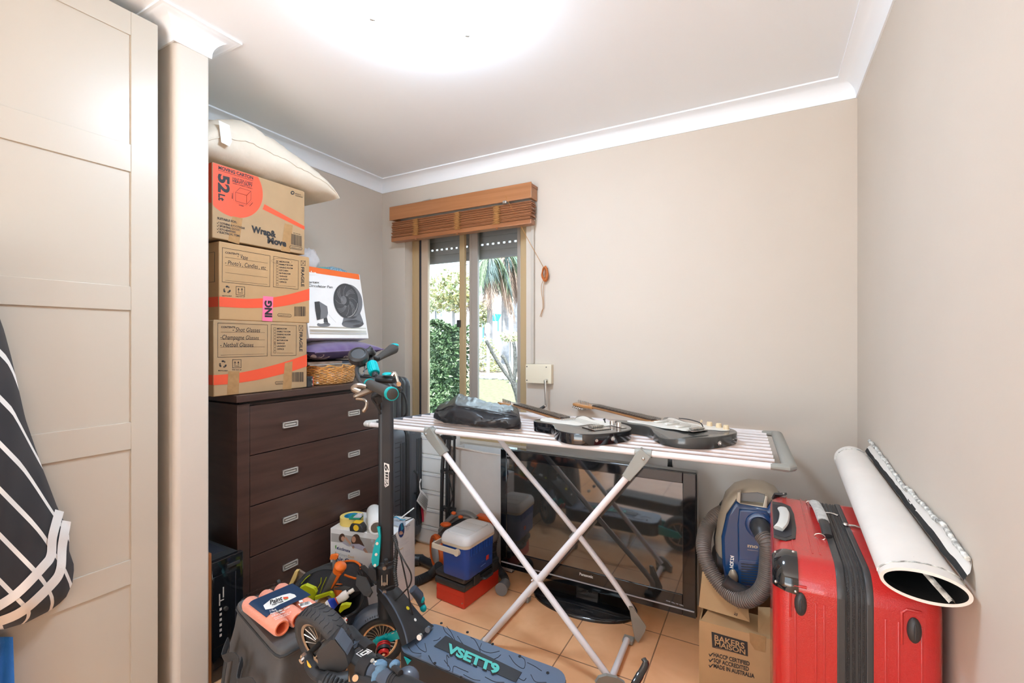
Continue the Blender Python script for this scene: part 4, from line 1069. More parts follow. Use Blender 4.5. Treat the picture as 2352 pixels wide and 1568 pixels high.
# ---------------------------------------------------------------- television
tv = thing('television', 'large black flat television on the floor under the window wall', 'television', (-.77, 2.22, 0))
yt = 2.205; x0, x1, z0, z1 = -1.270, -.262, .058, .706
M_gloss = mat('piano_black', (.008, .009, .011), .06, spec=.6, coat=.5)
M_screen = bpy.data.materials.new('plasma_screen'); M_screen.use_nodes = True
_p = M_screen.node_tree.nodes['Principled BSDF']; _set(_p, 'Base Color', (.035, .036, .034, 1)); _set(_p, 'Roughness', .045); _set(_p, 'Specular IOR Level', 1.0); _set(_p, 'IOR', 1.9)
m = MB(); m.box(x0, x1, yt, yt + .06, z0, z1, .008, 3); m.build('housing', M_gloss, tv)
bz = MB(); B = .042
sx0, sx1, sz0, sz1 = x0 + .042, x1 - .060, z0 + .096, z1 - .052
bz.box(x0 + .004, sx0, yt - .008, yt + .002, z0 + .003, z1 - .003, .003); bz.box(sx1, x1 - .004, yt - .008, yt + .002, z0 + .003, z1 - .003, .003)
bz.box(sx0, sx1, yt - .008, yt + .002, sz1, z1 - .003, .003); bz.box(sx0, sx1, yt - .008, yt + .002, z0 + .003, sz0, .003)
bez = bz.build('bezel', M_gloss, tv)
MB().box(sx0, sx1, yt - .004, yt - .001, sz0, sz1).build('screen', M_screen, tv, smooth=0)
MB().box(x0 + .01, x1 - .01, yt - .011, yt - .007, z0 + .030, z0 + .036, .001).build('silver_trim', M_g3, bez)
fT = lambda x, y: PY(x, y, yt - .0087)
m = MB(); m.text('Panasonic', fT, (1331, 1320), (1362, 1328), (0, -6), 0, .03); m.build('lettering', M_white, bez, smooth=0)
m = MB(); m.text('VIERA', fT, (1163, 1048), (1170, 1049), (0, -3), 0, .02); m.build('model_lettering', M_g3, bez, smooth=0)
m = MB(); m.text('HDMI  FULL HD 1080p', fT, (1530, 1380), (1570, 1392), (0, -2.5), 0, .02); m.build('small_lettering', M_g3, bez, smooth=0)
m = MB(); m.lathe([(0, 0), (1.0, 0), (1.0, .009), (.985, .013), (.9, .018), (0, .020)], n=56)
m.v = [V((-.79 + p.x * .265, yt - .01 + p.y * .155, p.z)) for p in m.v]; m.build('stand_base', M_gloss, tv, smooth=40)
MB().box(-.84, -.72, yt + .015, yt + .045, .012, z0 + .03, .005).build('stand_neck', M_gloss, tv)
cp = PY(1540, 1062, 2.36); m = MB(); 
t = thing('chrome_rail', 'short chrome post rising behind the right half of the television', 'post', (cp.x, 2.36, 0))
m.box(cp.x - .014, cp.x + .014, 2.35, 2.372, .014, cp.z + .022, .003); m.build('post', M_chrome, t); MB().box(cp.x - .05, cp.x + .05, 2.32, 2.40, 0, .014, .003).build('foot', M_chrome, t)

# ---------------------------------------------------------------- timber venetian blind, drawn up
M_cedar = wood_mat('cedar_slat', (.25, .088, .030), (.37, .145, .056), (2, 30, 50), .38, .15)
M_cedar2 = wood_mat('pale_cedar_fascia', (.34, .135, .048), (.43, .185, .072), (2, 30, 50), .35, .2)
bx0, bx1 = -2.205, -1.150
bl = thing('timber_blind', 'cedar venetian blind drawn up above the window', 'blind', ((bx0 + bx1) / 2, 2.39, 1.95))
MB().box(bx0, bx1, 2.345, 2.428, 2.165, 2.183, .002).build('head_board', M_cedar, bl)
MB().box(bx0 - .002, bx1 + .002, 2.338, 2.345, 2.098, 2.188, .002).build('fascia', M_cedar2, bl)
for x in (bx0, bx1 - .02): MB().box(x, x + .018, 2.345, 2.425, 2.10, 2.165, .002).build('end_cap', M_cedar2, bl)
r = random.Random(4)
for k in range(22):
    z = 1.985 + k * .0047
    dx, dy = r.uniform(-.007, .007), r.uniform(-.004, .004)
    m = MB(); m.M = Matrix.Translation((0, 0, z)) @ Matrix.Rotation(r.uniform(-.02, .02), 4, 'Y') if False else Matrix.Translation((0, 0, z))
    m.box(bx0 + .006 + dx, bx1 - .006 + dx, 2.352 + dy, 2.402 + dy, 0, .0030); m.build('slat', M_cedar, bl)
MB().box(bx0 + .004, bx1 - .004, 2.348, 2.404, 1.956, 1.983, .004).build('bottom_rail', M_cedar, bl)
M_cord = mat('tan_cord', (.42, .20, .06), .8)
for px in (955, 1050, 1141):
    x = PY(px, 500, 2.345).x; m = MB()
    for q in range(3):
        P = [(x + .028 * math.sin(i * 2.3 + q * 1.1 + px), 2.346 - .006 * abs(math.sin(i * 1.3 + q)), 2.085 - .0043 * i) for i in range(26)]
        m.tube(smooth_path(P, 3), .0013, 5)
    m.build('ladder_cord', M_cord, bl)
    MB().ell((x, 2.344, 1.952), (.009, .009, .007), 10, 6).build('cord_knob', M_cedar, bl)
MB().box(PY(985, 460, 2.38).x - .03, PY(985, 460, 2.38).x + .03, 2.35, 2.40, 2.184, 2.198, .002).build('bracket', M_steel, bl)
MB().box(PY(1159, 448, 2.335).x - .012, PY(1159, 448, 2.335).x + .012, 2.330, 2.340, 2.088, 2.104, .002).build('cord_lock', M_steel, bl)
kn = PY(1252, 628, 2.405)
m = MB(); a = PY(1161, 450, 2.334)
m.tube([a, a.lerp(kn, .5) + V((0, .02, -.012)), kn + V((0, 0, .02))], .0016, 5)
m.tube(smooth_path([kn + V((-.004, 0, -.02)), PY(1243, 660, 2.41), PY(1247, 700, 2.415), PY(1243, 728, 2.42)], 5), .0014, 5)
m.tube(smooth_path([kn + V((.002, 0, -.02)), PY(1248, 665, 2.41), PY(1249, 705, 2.415), PY(1245, 712, 2.42), PY(1240, 727, 2.42)], 5), .0014, 5)
m.build('pull_cord', M_cord, bl)
ck = thing('cord_cleat', 'orange brown cord wound on a cleat, on the wall right of the window', 'cleat', kn)
MB().box(kn.x - .008, kn.x + .008, 2.412, 2.4295, kn.z - .035, kn.z + .035, .003).build('cleat', M_cedar, ck)
m = MB()
M_rust = mat('rust_cord', (.50, .15, .04), .8)
for q in range(8):
    m.tube([(kn.x + (.019 - .0006 * q) * math.sin(t_) * (1 - .15 * abs(math.cos(t_))), 2.404 + .007 * math.cos(t_ * 2 + q), kn.z + .037 * math.cos(t_) + .002 * (q - 4)) for t_ in [2 * math.pi * i / 20 for i in range(20)]], .0028, 5, closed=True)
m.build('wound_cord', M_rust, ck)
# ---------------------------------------------------------------- shutter winder
wn = thing('shutter_winder', 'cream winder box with a steel crank on the wall right of the window', 'winder', (-1.13, 2.43, 1.1))
MB().box(-1.214, -1.052, 2.396, 2.4295, 1.050, 1.160, .004).build('box', M_offwhite, wn)
for x in (-1.204, -1.082):
    for z in (1.066, 1.145): MB().cyl((x, 2.3955, z), (x, 2.394, z), .0035, n=10).build('screw', M_g1, wn)
cx = PY(1255, 872, 2.39)
m = MB(); e0, e1, e2 = V((cx.x, 2.396, cx.z)), V((cx.x, 2.372, cx.z - .004)), PY(1254, 931, 2.372)
m.tube([e0, e1, e2], [.007, .007, .006], 10); m.build('crank', M_steel, wn)
e3 = PY(1238, 941, 2.34); MB().tube([e2, e2.lerp(e3, .25)], .006, 10).build('crank_elbow', M_steel, wn); MB().tube([e2.lerp(e3, .22), e3], .0085, 12).build('grip', M_black, wn)
cd = thing('strap_conduit', 'slim grey shutter strap channel running up from the winder box', 'conduit', (-1.185, 2.42, 1.16))
xs = PY(1224, 650, 2.42).x; MB().box(xs - .009, xs + .009, 2.412, 2.4295, 1.162, PY(1224, 513, 2.42).z, .002).build('channel', mat('grey_beige_channel', (.50, .46, .40), .5), cd)
MB().box(xs - .012, xs + .012, 2.408, 2.4295, PY(1224, 518, 2.42).z, PY(1224, 505, 2.42).z, .003).build('guide_cap', M_offwhite, cd)
# ================================================================ CLOTHES AIRER AND WHAT LIES ON IT
M_rail = mat('white_powder_coat', (.80, .77, .78), .32, spec=.5)
M_grey = mat('warm_grey_plastic', (.30, .30, .27), .5)
M_greyl = mat('light_grey_plastic', (.60, .60, .57), .5)
ar = thing('clothes_airer', 'white folding clothes airer with grey joints standing open across the room', 'clothes airer', (-.82, 1.97, 0))
ang = math.radians(2.6); e = V((math.cos(ang), math.sin(ang), 0)); nn = V((-math.sin(ang), math.cos(ang), 0))
O = V((-1.718, 1.643, .89)); LA, DA = 1.793, .60
AP = lambda x, y, z=0: O + e * x + nn * y + V((0, 0, z))
MB().tube([AP(.03, 0), AP(LA - .05, 0)], .0112, 12).build('front_rail', M_rail, ar)
MB().tube([AP(.20, DA), AP(LA - .05, DA)], .0112, 12).build('back_rail', M_rail, ar)
for k in range(9):
    y = DA * (k + 1) / 10; x0 = .06 + .13 * (k + 1) / 10
    MB().tube([AP(x0, y, .004), AP(LA - .02 - .02, y, .004)], .0068, 10).build('rail', M_rail, ar)
m = MB(); m.tube([AP(LA - .055, 0), AP(LA - .01, 0), AP(LA, .02), AP(LA + .002, DA - .02), AP(LA - .01, DA), AP(LA - .055, DA)], [.0145, .018, .0225, .0225, .018, .0145], 12, flat=.72); m.build('end_bar', M_grey, ar)
m = MB(); m.tube([AP(.05, 0), AP(.012, .004), AP(.0, .02), AP(.05, .16)], [.0125, .0135, .013, .009], 12); m.build('end_cap', M_greyl, ar)
MB().tube([AP(.03, .06), AP(.20, DA - .01)], .0085, 10).build('end_bar', mat('dark_painted_rail', (.12, .13, .15), .35), ar)
legr = .0128
LG = dict(A=[(-1.318, 1.661, .872), (-.508, 1.698, .035)], C=[(-1.30, 2.12, .885), (-1.179, 2.06, .775), (-.765, 2.067, .378), PD(1448, 1392, 2.04), PD(1459, 1440, 2.005)],
          B=[(-1.04, 1.674, .022), (-.384, 1.704, .872)], D=[(-1.04, 2.06, .022), (-.384, 2.09, .885)])
for k, P in LG.items(): MB().tube(smooth_path(P, 5) if len(P) > 2 else P, legr, 12).build('leg', M_rail, ar)
MB().tube([(-.506, 1.72, .022), (-.513, 1.97, .022)], .0125, 12).build('foot_bar', M_rail, ar)
MB().tube([(-1.04, 1.674, .022), (-1.04, 2.06, .022)], .0125, 12).build('foot_bar', M_rail, ar)
def gusset(P0, P1, w0, w1, th, side, nm='joint'):
    """flat tapering grey bracket hugging a tube end"""
    P0, P1 = V(P0), V(P1); t = (P1 - P0); L = t.length; t.normalize(); s_ = V(side); s_ = (s_ - t * s_.dot(t)).normalized()
    F = frame(P0, t, s_); m = MB(); mid = F @ V((0, 0, -th / 2)); F2 = F.copy(); F2.translation = mid
    m.prism([(0, -w0), (L * .25, -w0 * 1.05), (L, -w1), (L, w1), (L * .25, w0 * 1.05), (0, w0)], F2, th, .003); m.build(nm, M_grey, ar)
for x in (.40, 1.335):
    m = MB(); m.tube([AP(x - .03, 0), AP(x + .03, 0)], .0148, 14); m.build('joint_collar', M_grey, ar)
a, b = V(LG['A'][0]), V(LG['A'][1]); gusset(AP(.385, 0, .005), a.lerp(b, .092), .023, .017, .034, nn.cross(V((0, 0, 1))))
a, b = V(LG['B'][1]), V(LG['B'][0]); gusset(AP(1.345, 0, .005), a.lerp(b, .092), .023, .017, .034, nn.cross(V((0, 0, 1))))
for p in (AP(.385, -.019, -.012), AP(1.338, -.019, -.016)): MB().ell(p, (.006, .005, .006), 10, 6).build('bolt', M_chrome, ar)
for p in ((-.815, 1.668, .338), (-.80, 2.05, .340)): MB().ell(p, (.0055, .006, .0055), 10, 6).build('bolt', M_chrome, ar)
c = V((-.785, 2.062, .372)); m = MB(); t_ = (V(LG['D'][1]) - V(LG['D'][0])).normalized(); m.lathe([(.0165, -.018), (.0195, -.018), (.0195, .018), (.0165, .018), (.0165, -.018)], c, t_, 18); m.build('joint_collar', M_grey, ar)
for pts, dd_, sl in (([(1444, 1391), (1452, 1391), (1482, 1434), (1479, 1446), (1464, 1471), (1457, 1463), (1450, 1425)], 2.0, ((1450, 1406), (1455, 1422), (1459, 1437))), ([(1366, 1562), (1374, 1550), (1392, 1545), (1416, 1551), (1434, 1563), (1431, 1592), (1372, 1592)], 1.72, ((1389, 1562), (1401, 1563), (1412, 1566)))):
    m = MB(); m.sheet([PD(x, y, dd_) for x, y in pts], .014); o = m.build('foot_gusset', M_grey, ar, smooth=0)
    m = MB()
    for x, y in sl: m.sheet([PD(x - 2, y - 6, dd_ - .001), PD(x + 3, y - 3, dd_ - .001), PD(x + 5, y + 5, dd_ - .001), PD(x - 1, y + 4, dd_ - .001)], .001)
    m.build('slots', M_greyl, o, smooth=0)
MB().box(-.535, -.49, 1.68, 1.72, .002, .02, .004).build('rubber_foot', M_grey, ar)
MB().box(-.535, -.49, 1.97, 2.01, .002, .02, .004).build('rubber_foot', M_grey, ar)
for y in (1.674, 2.06): MB().box(-1.06, -1.02, y - .018, y + .018, .002, .026, .004).build('rubber_foot', M_grey, ar)

# crumpled black nylon bag
M_nylon = mat('black_nylon', (.020, .021, .024), .30, spec=.5, bump=.35, bscale=28)
jb = thing('nylon_bag', 'crumpled shiny black nylon bag lying on the left of the airer', 'bag', (-1.20, 1.92, .905))
c00, c10, c11, c01 = V((-1.33, 1.672, 0)), V((-.880, 1.705, 0)), V((-1.06, 2.02, 0)), V((-1.62, 2.12, 0))
def jp(i, ph):
    k = math.sin(math.pi * min(1, max(0, i))) ** .28 if 0 < i < 1 else 0
    c, s_ = math.cos(ph), math.sin(ph)
    v = .5 + .5 * math.copysign(abs(c) ** .65, c) * (.35 + .65 * k)
    p = c01.lerp(c11, i).lerp(c00.lerp(c10, i), v)
    hh = .050 * (.25 + .75 * k) * (1.0 + .18 * math.sin(i * 7) )
    hh *= min(1, .28 + i * 2.6)
    z = .899 + .0075 + hh + hh * math.copysign(abs(s_) ** .7, s_)
    q = V((p.x, p.y, z)) 
    w_ = .013 * noise.noise(V((i * 5 + v * 3, v * 13, s_ * 2))) + .007 * noise.noise(V((i * 22, v * 6, s_ * 6)))
    q.z += w_ * (1 if s_ > -.3 else .2); q.y += w_ * .8
    if i < .16: q.z += (.16 - i) * .16
    q.z = max(q.z, .9010)
    return q
m = MB(); m.grid(lambda i, j: jp(i, j * 2 * math.pi), 60, 48); m.build('fabric', M_nylon, jb, smooth=80)
MB().tube(smooth_path([jp(.02, 1.2), jp(.1, 1.0) + V((0, 0, .004)), jp(.25, .75) + V((0, 0, .004)), jp(.5, .6) + V((0, 0, .004)), jp(.8, .55) + V((0, 0, .004)), jp(.95, .6)], 5), .0035, 6).build('zip', M_black, jb)
for k in range(3):
    P = [AP(.30 + .05 * k, .30 + .05 * k, .012), AP(.22 + .03 * k, .38, .014), AP(.18, .46 + .03 * k, .014), AP(.30, .54 - .04 * k, .014)]
    MB().tube(smooth_path(P, 5), .0022, 6).build('drawstring', M_black, jb)

# two electric guitars
M_lacq = mat('black_lacquer', (.010, .010, .012), .07, spec=.6, coat=.6)
M_greylacq = mat('charcoal_lacquer', (.055, .054, .050), .22, spec=.5, coat=.4)
M_guard = mat('white_pickguard', (.80, .78, .72), .25)
M_maple = wood_mat('maple_neck', (.52, .235, .075), (.62, .31, .12), (3, 40, 40), .3, .3)
M_rose = wood_mat('dark_fretboard', (.045, .025, .018), (.085, .05, .035), (3, 60, 60), .45)
M_creamk = mat('cream_knob', (.78, .62, .40), .35)
def closed_smooth(P, n=5):
    k = len(P); out = []
    for i in range(k):
        a, b, c, d = [V((*P[(i + q) % k], 0)) for q in (-1, 0, 1, 2)]
        for j in range(n):
            t = j / n; p = .5 * ((2 * b) + (c - a) * t + (2 * a - 5 * b + 4 * c - d) * t * t + (3 * b - a - 3 * c + d) * t ** 3); out.append((p.x, p.y))
    return out
TELE = [(0, 0), (.012, .085), (.055, .140), (.115, .160), (.175, .150), (.225, .124), (.262, .113), (.300, .125), (.345, .140), (.385, .125), (.402, .085), (.402, .035), (.398, -.03), (.345, -.036), (.335, -.060), (.365, -.085), (.388, -.115), (.372, -.142), (.325, -.143), (.280, -.125), (.240, -.117), (.195, -.137), (.125, -.160), (.055, -.140), (.012, -.085)]
STRAT = [(0, .02), (.015, .09), (.060, .145), (.125, .162), (.190, .145), (.235, .120), (.275, .110), (.320, .120), (.370, .140), (.425, .147), (.445, .130), (.425, .100), (.385, .065), (.365, .035), (.355, -.03), (.358, -.055), (.385, -.085), (.405, -.115), (.395, -.138), (.355, -.143), (.300, -.125), (.255, -.112), (.205, -.125), (.135, -.160), (.065, -.150), (.015, -.095)]
def guitar(label, cen, ang, zb, outline, tele, bm_):
    d = V((math.cos(ang), math.sin(ang), 0)); base = V(cen) - d * .20
    t = thing('electric_guitar', label, 'guitar', V((base.x, base.y, zb)), 'electric guitars lying on the airer')
    F = frame(V((base.x, base.y, zb)), d, V((-d.y, d.x, 0)))
    T_ = .044; C = closed_smooth(outline)
    m = MB(); m.prism(C, F, T_, .004, seg=3); body = m.build('body', bm_, t, smooth=50)
    if not tele:   # forearm contour falling away on the bass side
        me = body.data; Fi = F.inverted()
        for v in me.vertices:
            q = Fi @ (v.co + V(body['_base']))
            if q.z > .02 and q.y > .085 and .02 < q.x < .27:
                q.z -= .017 * min(1, (q.y - .085) / .07) * math.sin(math.pi * (q.x - .02) / .25) ; v.co = F @ q - V(body['_base'])
    m = MB(); m.M = F; Z = T_ + .0003
    if tele: G = [(.135, -.125), (.20, -.120), (.26, -.100), (.32, -.120), (.355, -.118), (.340, -.080), (.322, -.048), (.325, .028), (.39, .035), (.385, .085), (.345, .112), (.290, .098), (.22, .060), (.175, .035), (.175, -.035), (.12, -.06)]
    else: G = [(.065, -.125), (.115, -.138), (.20, -.108), (.27, -.095), (.345, -.122), (.375, -.112), (.350, -.065), (.345, .030), (.375, .055), (.395, .105), (.370, .118), (.300, .090), (.215, .085), (.165, .060), (.120, .045), (.110, -.045), (.06, -.085)]
    m.prism(closed_smooth(G, 4), Matrix.Translation((0, 0, Z)), .0024, .0006); m.build('pickguard', M_guard, t)
    Z2 = Z + .0024
    for x in ((.30,) if tele else (.305, .245, .185)):
        m = MB(); m.M = F; m.box(x - .009, x + .009, -.036, .036, Z2, Z2 + .007, .003); m.build('pickup', M_chrome if tele else M_guard, t)
    m = MB(); m.M = F; bx_ = .105 if tele else .115
    m.box(bx_ - .045 if tele else bx_ - .018, bx_ + .038 if tele else bx_ + .014, -.042, .042, Z, Z + .0035, .001); br = m.build('bridge', M_chrome, t)
    for k in range(6):
        m = MB(); m.M = F; y = -.026 + .0104 * k; m.box(bx_ - .012, bx_ + .012, y - .0042, y + .0042, Z + .0045, Z + .0115, .0012); m.build('saddle', M_steel, br)
    if tele:
        m = MB(); m.M = F; m.box(.05, .20, -.112, -.088, Z, Z + .0022, .001); m.build('control_plate', M_chrome, t)
        kn_ = [(.085, -.10), (.125, -.10)]; km = M_chrome
        m = MB(); m.M = F; m.tube([(.17, -.10, Z), (.175, -.10, Z + .012), (.178, -.10, Z + .018)], [.002, .003, .006], 10); m.build('selector_switch', M_black, t)
    else:
        kn_ = [(.075, -.115), (.115, -.122), (.155, -.116)]; km = M_creamk
        m = MB(); m.M = F; m.tube([(.19, -.10, Z2), (.186, -.102, Z2 + .012), (.183, -.104, Z2 + .019)], [.002, .003, .005], 8); m.build('selector_switch', M_creamk, t)
        m = MB(); m.M = F; m.tube(smooth_path([(.118, -.040, Z + .005), (.14, -.046, Z + .022), (.20, -.05, Z + .026), (.25, -.045, Z + .024)], 5), .0022, 6); m.build('tremolo_arm', M_black, t)
    for x, y in kn_:
        m = MB(); m.M = F; m.lathe([(0, 0), (.0115, 0), (.010, .014), (.009, .016), (0, .016)], (x, y, Z2), n=20); m.build('knob', km, t)
    # neck, fretboard, head
    xn0, xn1 = .325 if tele else .335, .775; zt = T_ + .012
    Ft = F @ Matrix.Translation((xn0, 0, 0)) @ Matrix.Rotation(-.012, 4, 'Y')
    L = xn1 - xn0
    m = MB(); m.M = Ft
    def nk(i, j):
        x = L * i; w = .027 - .0055 * i; th = j * math.pi
        return V((x, -w * math.cos(th), zt - .006 - (.017 - .002 * i) * math.sin(th) ** .7))
    m.grid(nk, 12, 14); m.add([nk(0, j / 14) for j in range(15)], [tuple(range(15))]); m.add([nk(1, j / 14) for j in range(15)], [tuple(range(14, -1, -1))]); m.build('neck', M_maple, t, smooth=60)
    m = MB(); m.M = Ft; m.add([(0, -.0275, zt - .006), (L, -.0215, zt - .006), (L, .0215, zt - .006), (0, .0275, zt - .006), (0, -.0272, zt), (L, -.0212, zt), (L, .0212, zt), (0, .0272, zt)], [(0, 3, 2, 1), (4, 5, 6, 7), (0, 1, 5, 4), (1, 2, 6, 5), (2, 3, 7, 6), (3, 0, 4, 7)]); fbd = m.build('fretboard', M_rose, t, smooth=0)
    m = MB(); m.M = Ft; sl = .63
    for k in range(1, 22):
        x = L - (sl - sl / 2 ** (k / 12)); 
        if x < 0: break
        w = .0270 - .006 * x / L; m.box(x - .0008, x + .0008, -w, w, zt, zt + .0011)
    m.build('frets', M_steel, fbd)
    m = MB(); m.M = Ft; m.box(L, L + .004, -.021, .021, zt - .006, zt + .002, .0005); m.build('nut', M_guard, t)
    m = MB(); m.M = Ft
    H = [(L + .002, -.0205), (L + .03, -.026), (L + .10, -.030), (L + .150, -.020), (L + .163, .010), (L + .150, .040), (L + .05, .036), (L + .03, .026), (L + .002, .0205)]
    m.prism(H, Matrix.Translation((0, 0, zt - .022)), .014, .003); hd = m.build('headstock', M_maple, t, smooth=50)
    for k in range(6):
        x = L + .045 + .019 * k
        m = MB(); m.M = Ft; y = .028 - .001 * k; m.tube([(x, y - .012, zt - .010), (x, y - .012, zt + .009)], .0032, 8); m.tube([(x, y - .012, zt - .028), (x, y - .012, zt - .022)], .006, 8); m.tube([(x, y, zt - .026), (x, y + .020, zt - .026)], .0025, 6); m.ell((x, y + .024, zt - .026), (.006, .007, .005), 8, 6); m.build('tuner', M_steel, hd)
    for k in range(6):
        y0 = -.026 + .0104 * k; p0 = F @ V((bx_ + .01, y0, Z + .0125)); p1 = Ft @ V((L + .004, -.0175 + .007 * k, zt + .0032)); p2 = Ft @ V((L + .045 + .019 * k, .016, zt + .0035))
        MB().tube([p0, p1, p2], .0006, 4).build('string', M_steel, t)
    m = MB(); m.M = F
    q = V((.0, .004, .022)) if tele else V((-.001, .016, .020))
    m.lathe([(0, .0), (.009, 0), (.009, .004), (.006, .006), (.0045, .006), (.0045, .002), (0, .002)], q, (-1, 0, 0), 16); m.build('jack_plate', M_chrome, t)
    yb_ = .075 if tele else -.075
    xb_ = .010 if tele else .006
    m = MB(); m.M = F; m.tube([(xb_ + .004, yb_, .022), (xb_ - .004, yb_ * 1.02, .022), (xb_ - .010, yb_ * 1.05, .022)], [.004, .003, .006], 10); m.build('strap_button', M_chrome, t)
guitar('gloss black electric guitar with chrome knobs, the left one beside the nylon bag', (-.672, 1.850, 0), math.radians(146.3), .9013, TELE, True, M_lacq)
guitar('charcoal electric guitar with cream knobs, nearer the right end of the airer', (-.300, 1.985, 0), math.radians(144.6), .9013, STRAT, False, M_greylacq)

# ================================================================ ESKY, TOOL CASES AND THE GREY VACUUM
M_redm = mat('red_case_plastic', (.62, .035, .015), .35)
M_bluep = mat('blue_esky_plastic', (.016, .070, .36), .35, bump=.08, bscale=300)
M_lid = mat('white_esky_lid', (.78, .78, .78), .4); M_rimc = mat('cream_esky_rim', (.76, .66, .52), .45)
Rf = rotz(math.radians(-5), (-1.268, 1.850, 0))      # x points left-to-right through the case, y away
rc = thing('red_tool_case', 'red tool case flat on the tiles under the black case', 'case', (-1.35, 2.0, 0))
m = MB(); m.M = Rf; m.box(-.180, 0, 0, .288, .002, .082, .004); m.build('body', M_redm, rc)
m = MB(); m.M = Rf; m.box(-.178, -.002, -.002, .002, .052, .056, .001); m.build('lid_seam', M_redm, rc)
m = MB(); m.M = Rf; m.cyl((-.012, -.002, .028), (-.012, .002, .028), .003, n=10); m.build('rivet', M_steel, rc)
bc_ = thing('black_tool_case', 'black power tool case lying on the red one, below the blue esky', 'case', (-1.35, 2.0, .083))
m = MB(); m.M = Rf; m.box(-.186, .006, -.004, .290, .1185, .149, .012, 3); m.build('lid', M_black, bc_)
m = MB(); m.M = Rf; m.box(-.188, .008, -.006, .292, .083, .1175, .010, 3); m.build('base', M_black, bc_)
for y in (.06, .22):
    m = MB(); m.M = Rf; m.box(.002, .017, y, y + .045, .090, .140, .004); m.build('latch', M_black, bc_)
m = MB(); m.M = Rf; m.tube(smooth_path([(.006, .125, .105), (.028, .130, .105), (.030, .16, .105), (.028, .19, .105), (.006, .195, .105)], 4), .007, 8); m.build('carry_handle', M_black, bc_)
ek = thing('esky', 'small blue esky with white lid and cream handle on the black case', 'cool box', (-1.33, 1.95, .150))
Re = rotz(math.radians(-4), (-1.235, 1.832, .1495))
def esky_ring(s, z, r): return [(-.0875 + x, .118 + y, z) for x, y in rrect(.165 * s, .236 * s, r, 5)]
m = MB(); m.M = Re
rings = [esky_ring(.94, 0, .022), esky_ring(.97, .004, .026), esky_ring(.98, .06, .028), esky_ring(1.0, .105, .03), esky_ring(1.005, .107, .03), esky_ring(1.02, .155, .03)]
vs = [p for r_ in rings for p in r_]; k = len(rings[0])
m.add(vs, [(i * k + j, i * k + (j + 1) % k, (i + 1) * k + (j + 1) % k, (i + 1) * k + j) for i in range(len(rings) - 1) for j in range(k)] + [tuple(range(k - 1, -1, -1)), tuple((len(rings) - 1) * k + j for j in range(k))])
bod = m.build('body', M_bluep, ek, smooth=40)
m = MB(); m.M = Re
for i in range(9): y = .03 + .021 * i; m.box(-.004, -.0005, y, y + .012, .108, .152, .0015)
m.build('ribs', M_bluep, bod)
m = MB(); m.M = Re; m.box(-.0015, .0005, .150, .172, .045, .066); o = m.build('red_badge', M_redm, bod)
m = MB(); m.M = Re; m.box(-.0005, .0003, .105, .145, .030, .034); m.box(-.0005, .0003, .112, .130, .05, .052); m.build('moulded_mark', mat('pale_blue_mark', (.10, .2, .5), .4), bod)
m = MB(); m.M = Re
rings = [esky_ring(1.05, .150, .032), esky_ring(1.07, .153, .034), esky_ring(1.07, .165, .034)]
vs = [p for r_ in rings for p in r_]
m.add(vs, [(i * k + j, i * k + (j + 1) % k, (i + 1) * k + (j + 1) % k, (i + 1) * k + j) for i in range(2) for j in range(k)] + [tuple(range(k - 1, -1, -1)), tuple(2 * k + j for j in range(k))]); m.build('rim', M_rimc, ek, smooth=40)
m = MB(); m.M = Re
rings = [esky_ring(1.07, .1655, .034), esky_ring(1.075, .170, .034), esky_ring(1.04, .186, .034), esky_ring(.94, .200, .03), esky_ring(.84, .203, .026), esky_ring(.82, .199, .024), esky_ring(.78, .199, .022), esky_ring(.76, .206, .02)]
vs = [p for r_ in rings for p in r_]
m.add(vs, [(i * k + j, i * k + (j + 1) % k, (i + 1) * k + (j + 1) % k, (i + 1) * k + j) for i in range(len(rings) - 1) for j in range(k)] + [tuple((len(rings) - 1) * k + j for j in range(k))]); m.build('lid', M_lid, ek, smooth=40)
m = MB(); m.M = Re
for y in (.085, .155): m.box(-.15, -.025, y, y + .002, .2055, .2072)
m.build('lid_groove', M_greyl, ek)
m = MB(); m.M = Re; m.box(-.215, -.055, -.016, -.009, .118, .144, .003); m.cyl((-.058, -.018, .131), (-.058, -.002, .131), .016, n=18); m.box(-.215, -.208, -.016, .250, .118, .144, .003); m.build('handle', M_rimc, ek)

# grey and orange barrel vacuum behind the esky
gv = thing('barrel_vacuum', 'grey and orange barrel vacuum behind the blue esky', 'vacuum cleaner', (-1.55, 2.13, 0))
M_vgrey = mat('mid_grey_plastic', (.20, .20, .20), .42); M_vor = mat('vacuum_orange', (.78, .13, .02), .35); M_vlight = mat('pale_grey_wheel', (.50, .51, .53), .4)
wc_ = PY(1004, 1268, 2.06)
ax = V((-.55, -.83, 0)).normalized()
m = MB(); m.lathe([(0, -.01), (.068, -.01), (.068, .006), (.055, .016), (.03, .020), (0, .020)], wc_, ax, 36); wl = m.build('wheel', M_vlight, gv)
m = MB(); m.lathe([(.069, -.02), (.092, -.014), (.097, .0), (.092, .014), (.080, .017), (.069, .010), (.069, -.02)], wc_, ax, 40); m.build('orange_rim', M_vor, wl)
MB().box(wc_.x + .09, wc_.x + .16, 2.16, 2.19, .0, .02).build('rear_foot', M_black, gv)
bodyc = V((wc_.x + .055, 2.165, .15))
m = MB(); m.ell((-1.41, 2.195, .225), (.13, .05, .06), 20, 12, pw=.8); m.build('rear_housing', M_vgrey, gv, smooth=80)
m = MB(); m.ell(bodyc, (.115, .080, .125), 28, 18, pw=.75); m.v = [V((p.x, p.y, max(p.z, .022) + (.03 * (p.x - bodyc.x) / .16 if p.z > .1 else 0))) for p in m.v]; m.build('body', M_vgrey, gv, smooth=80)
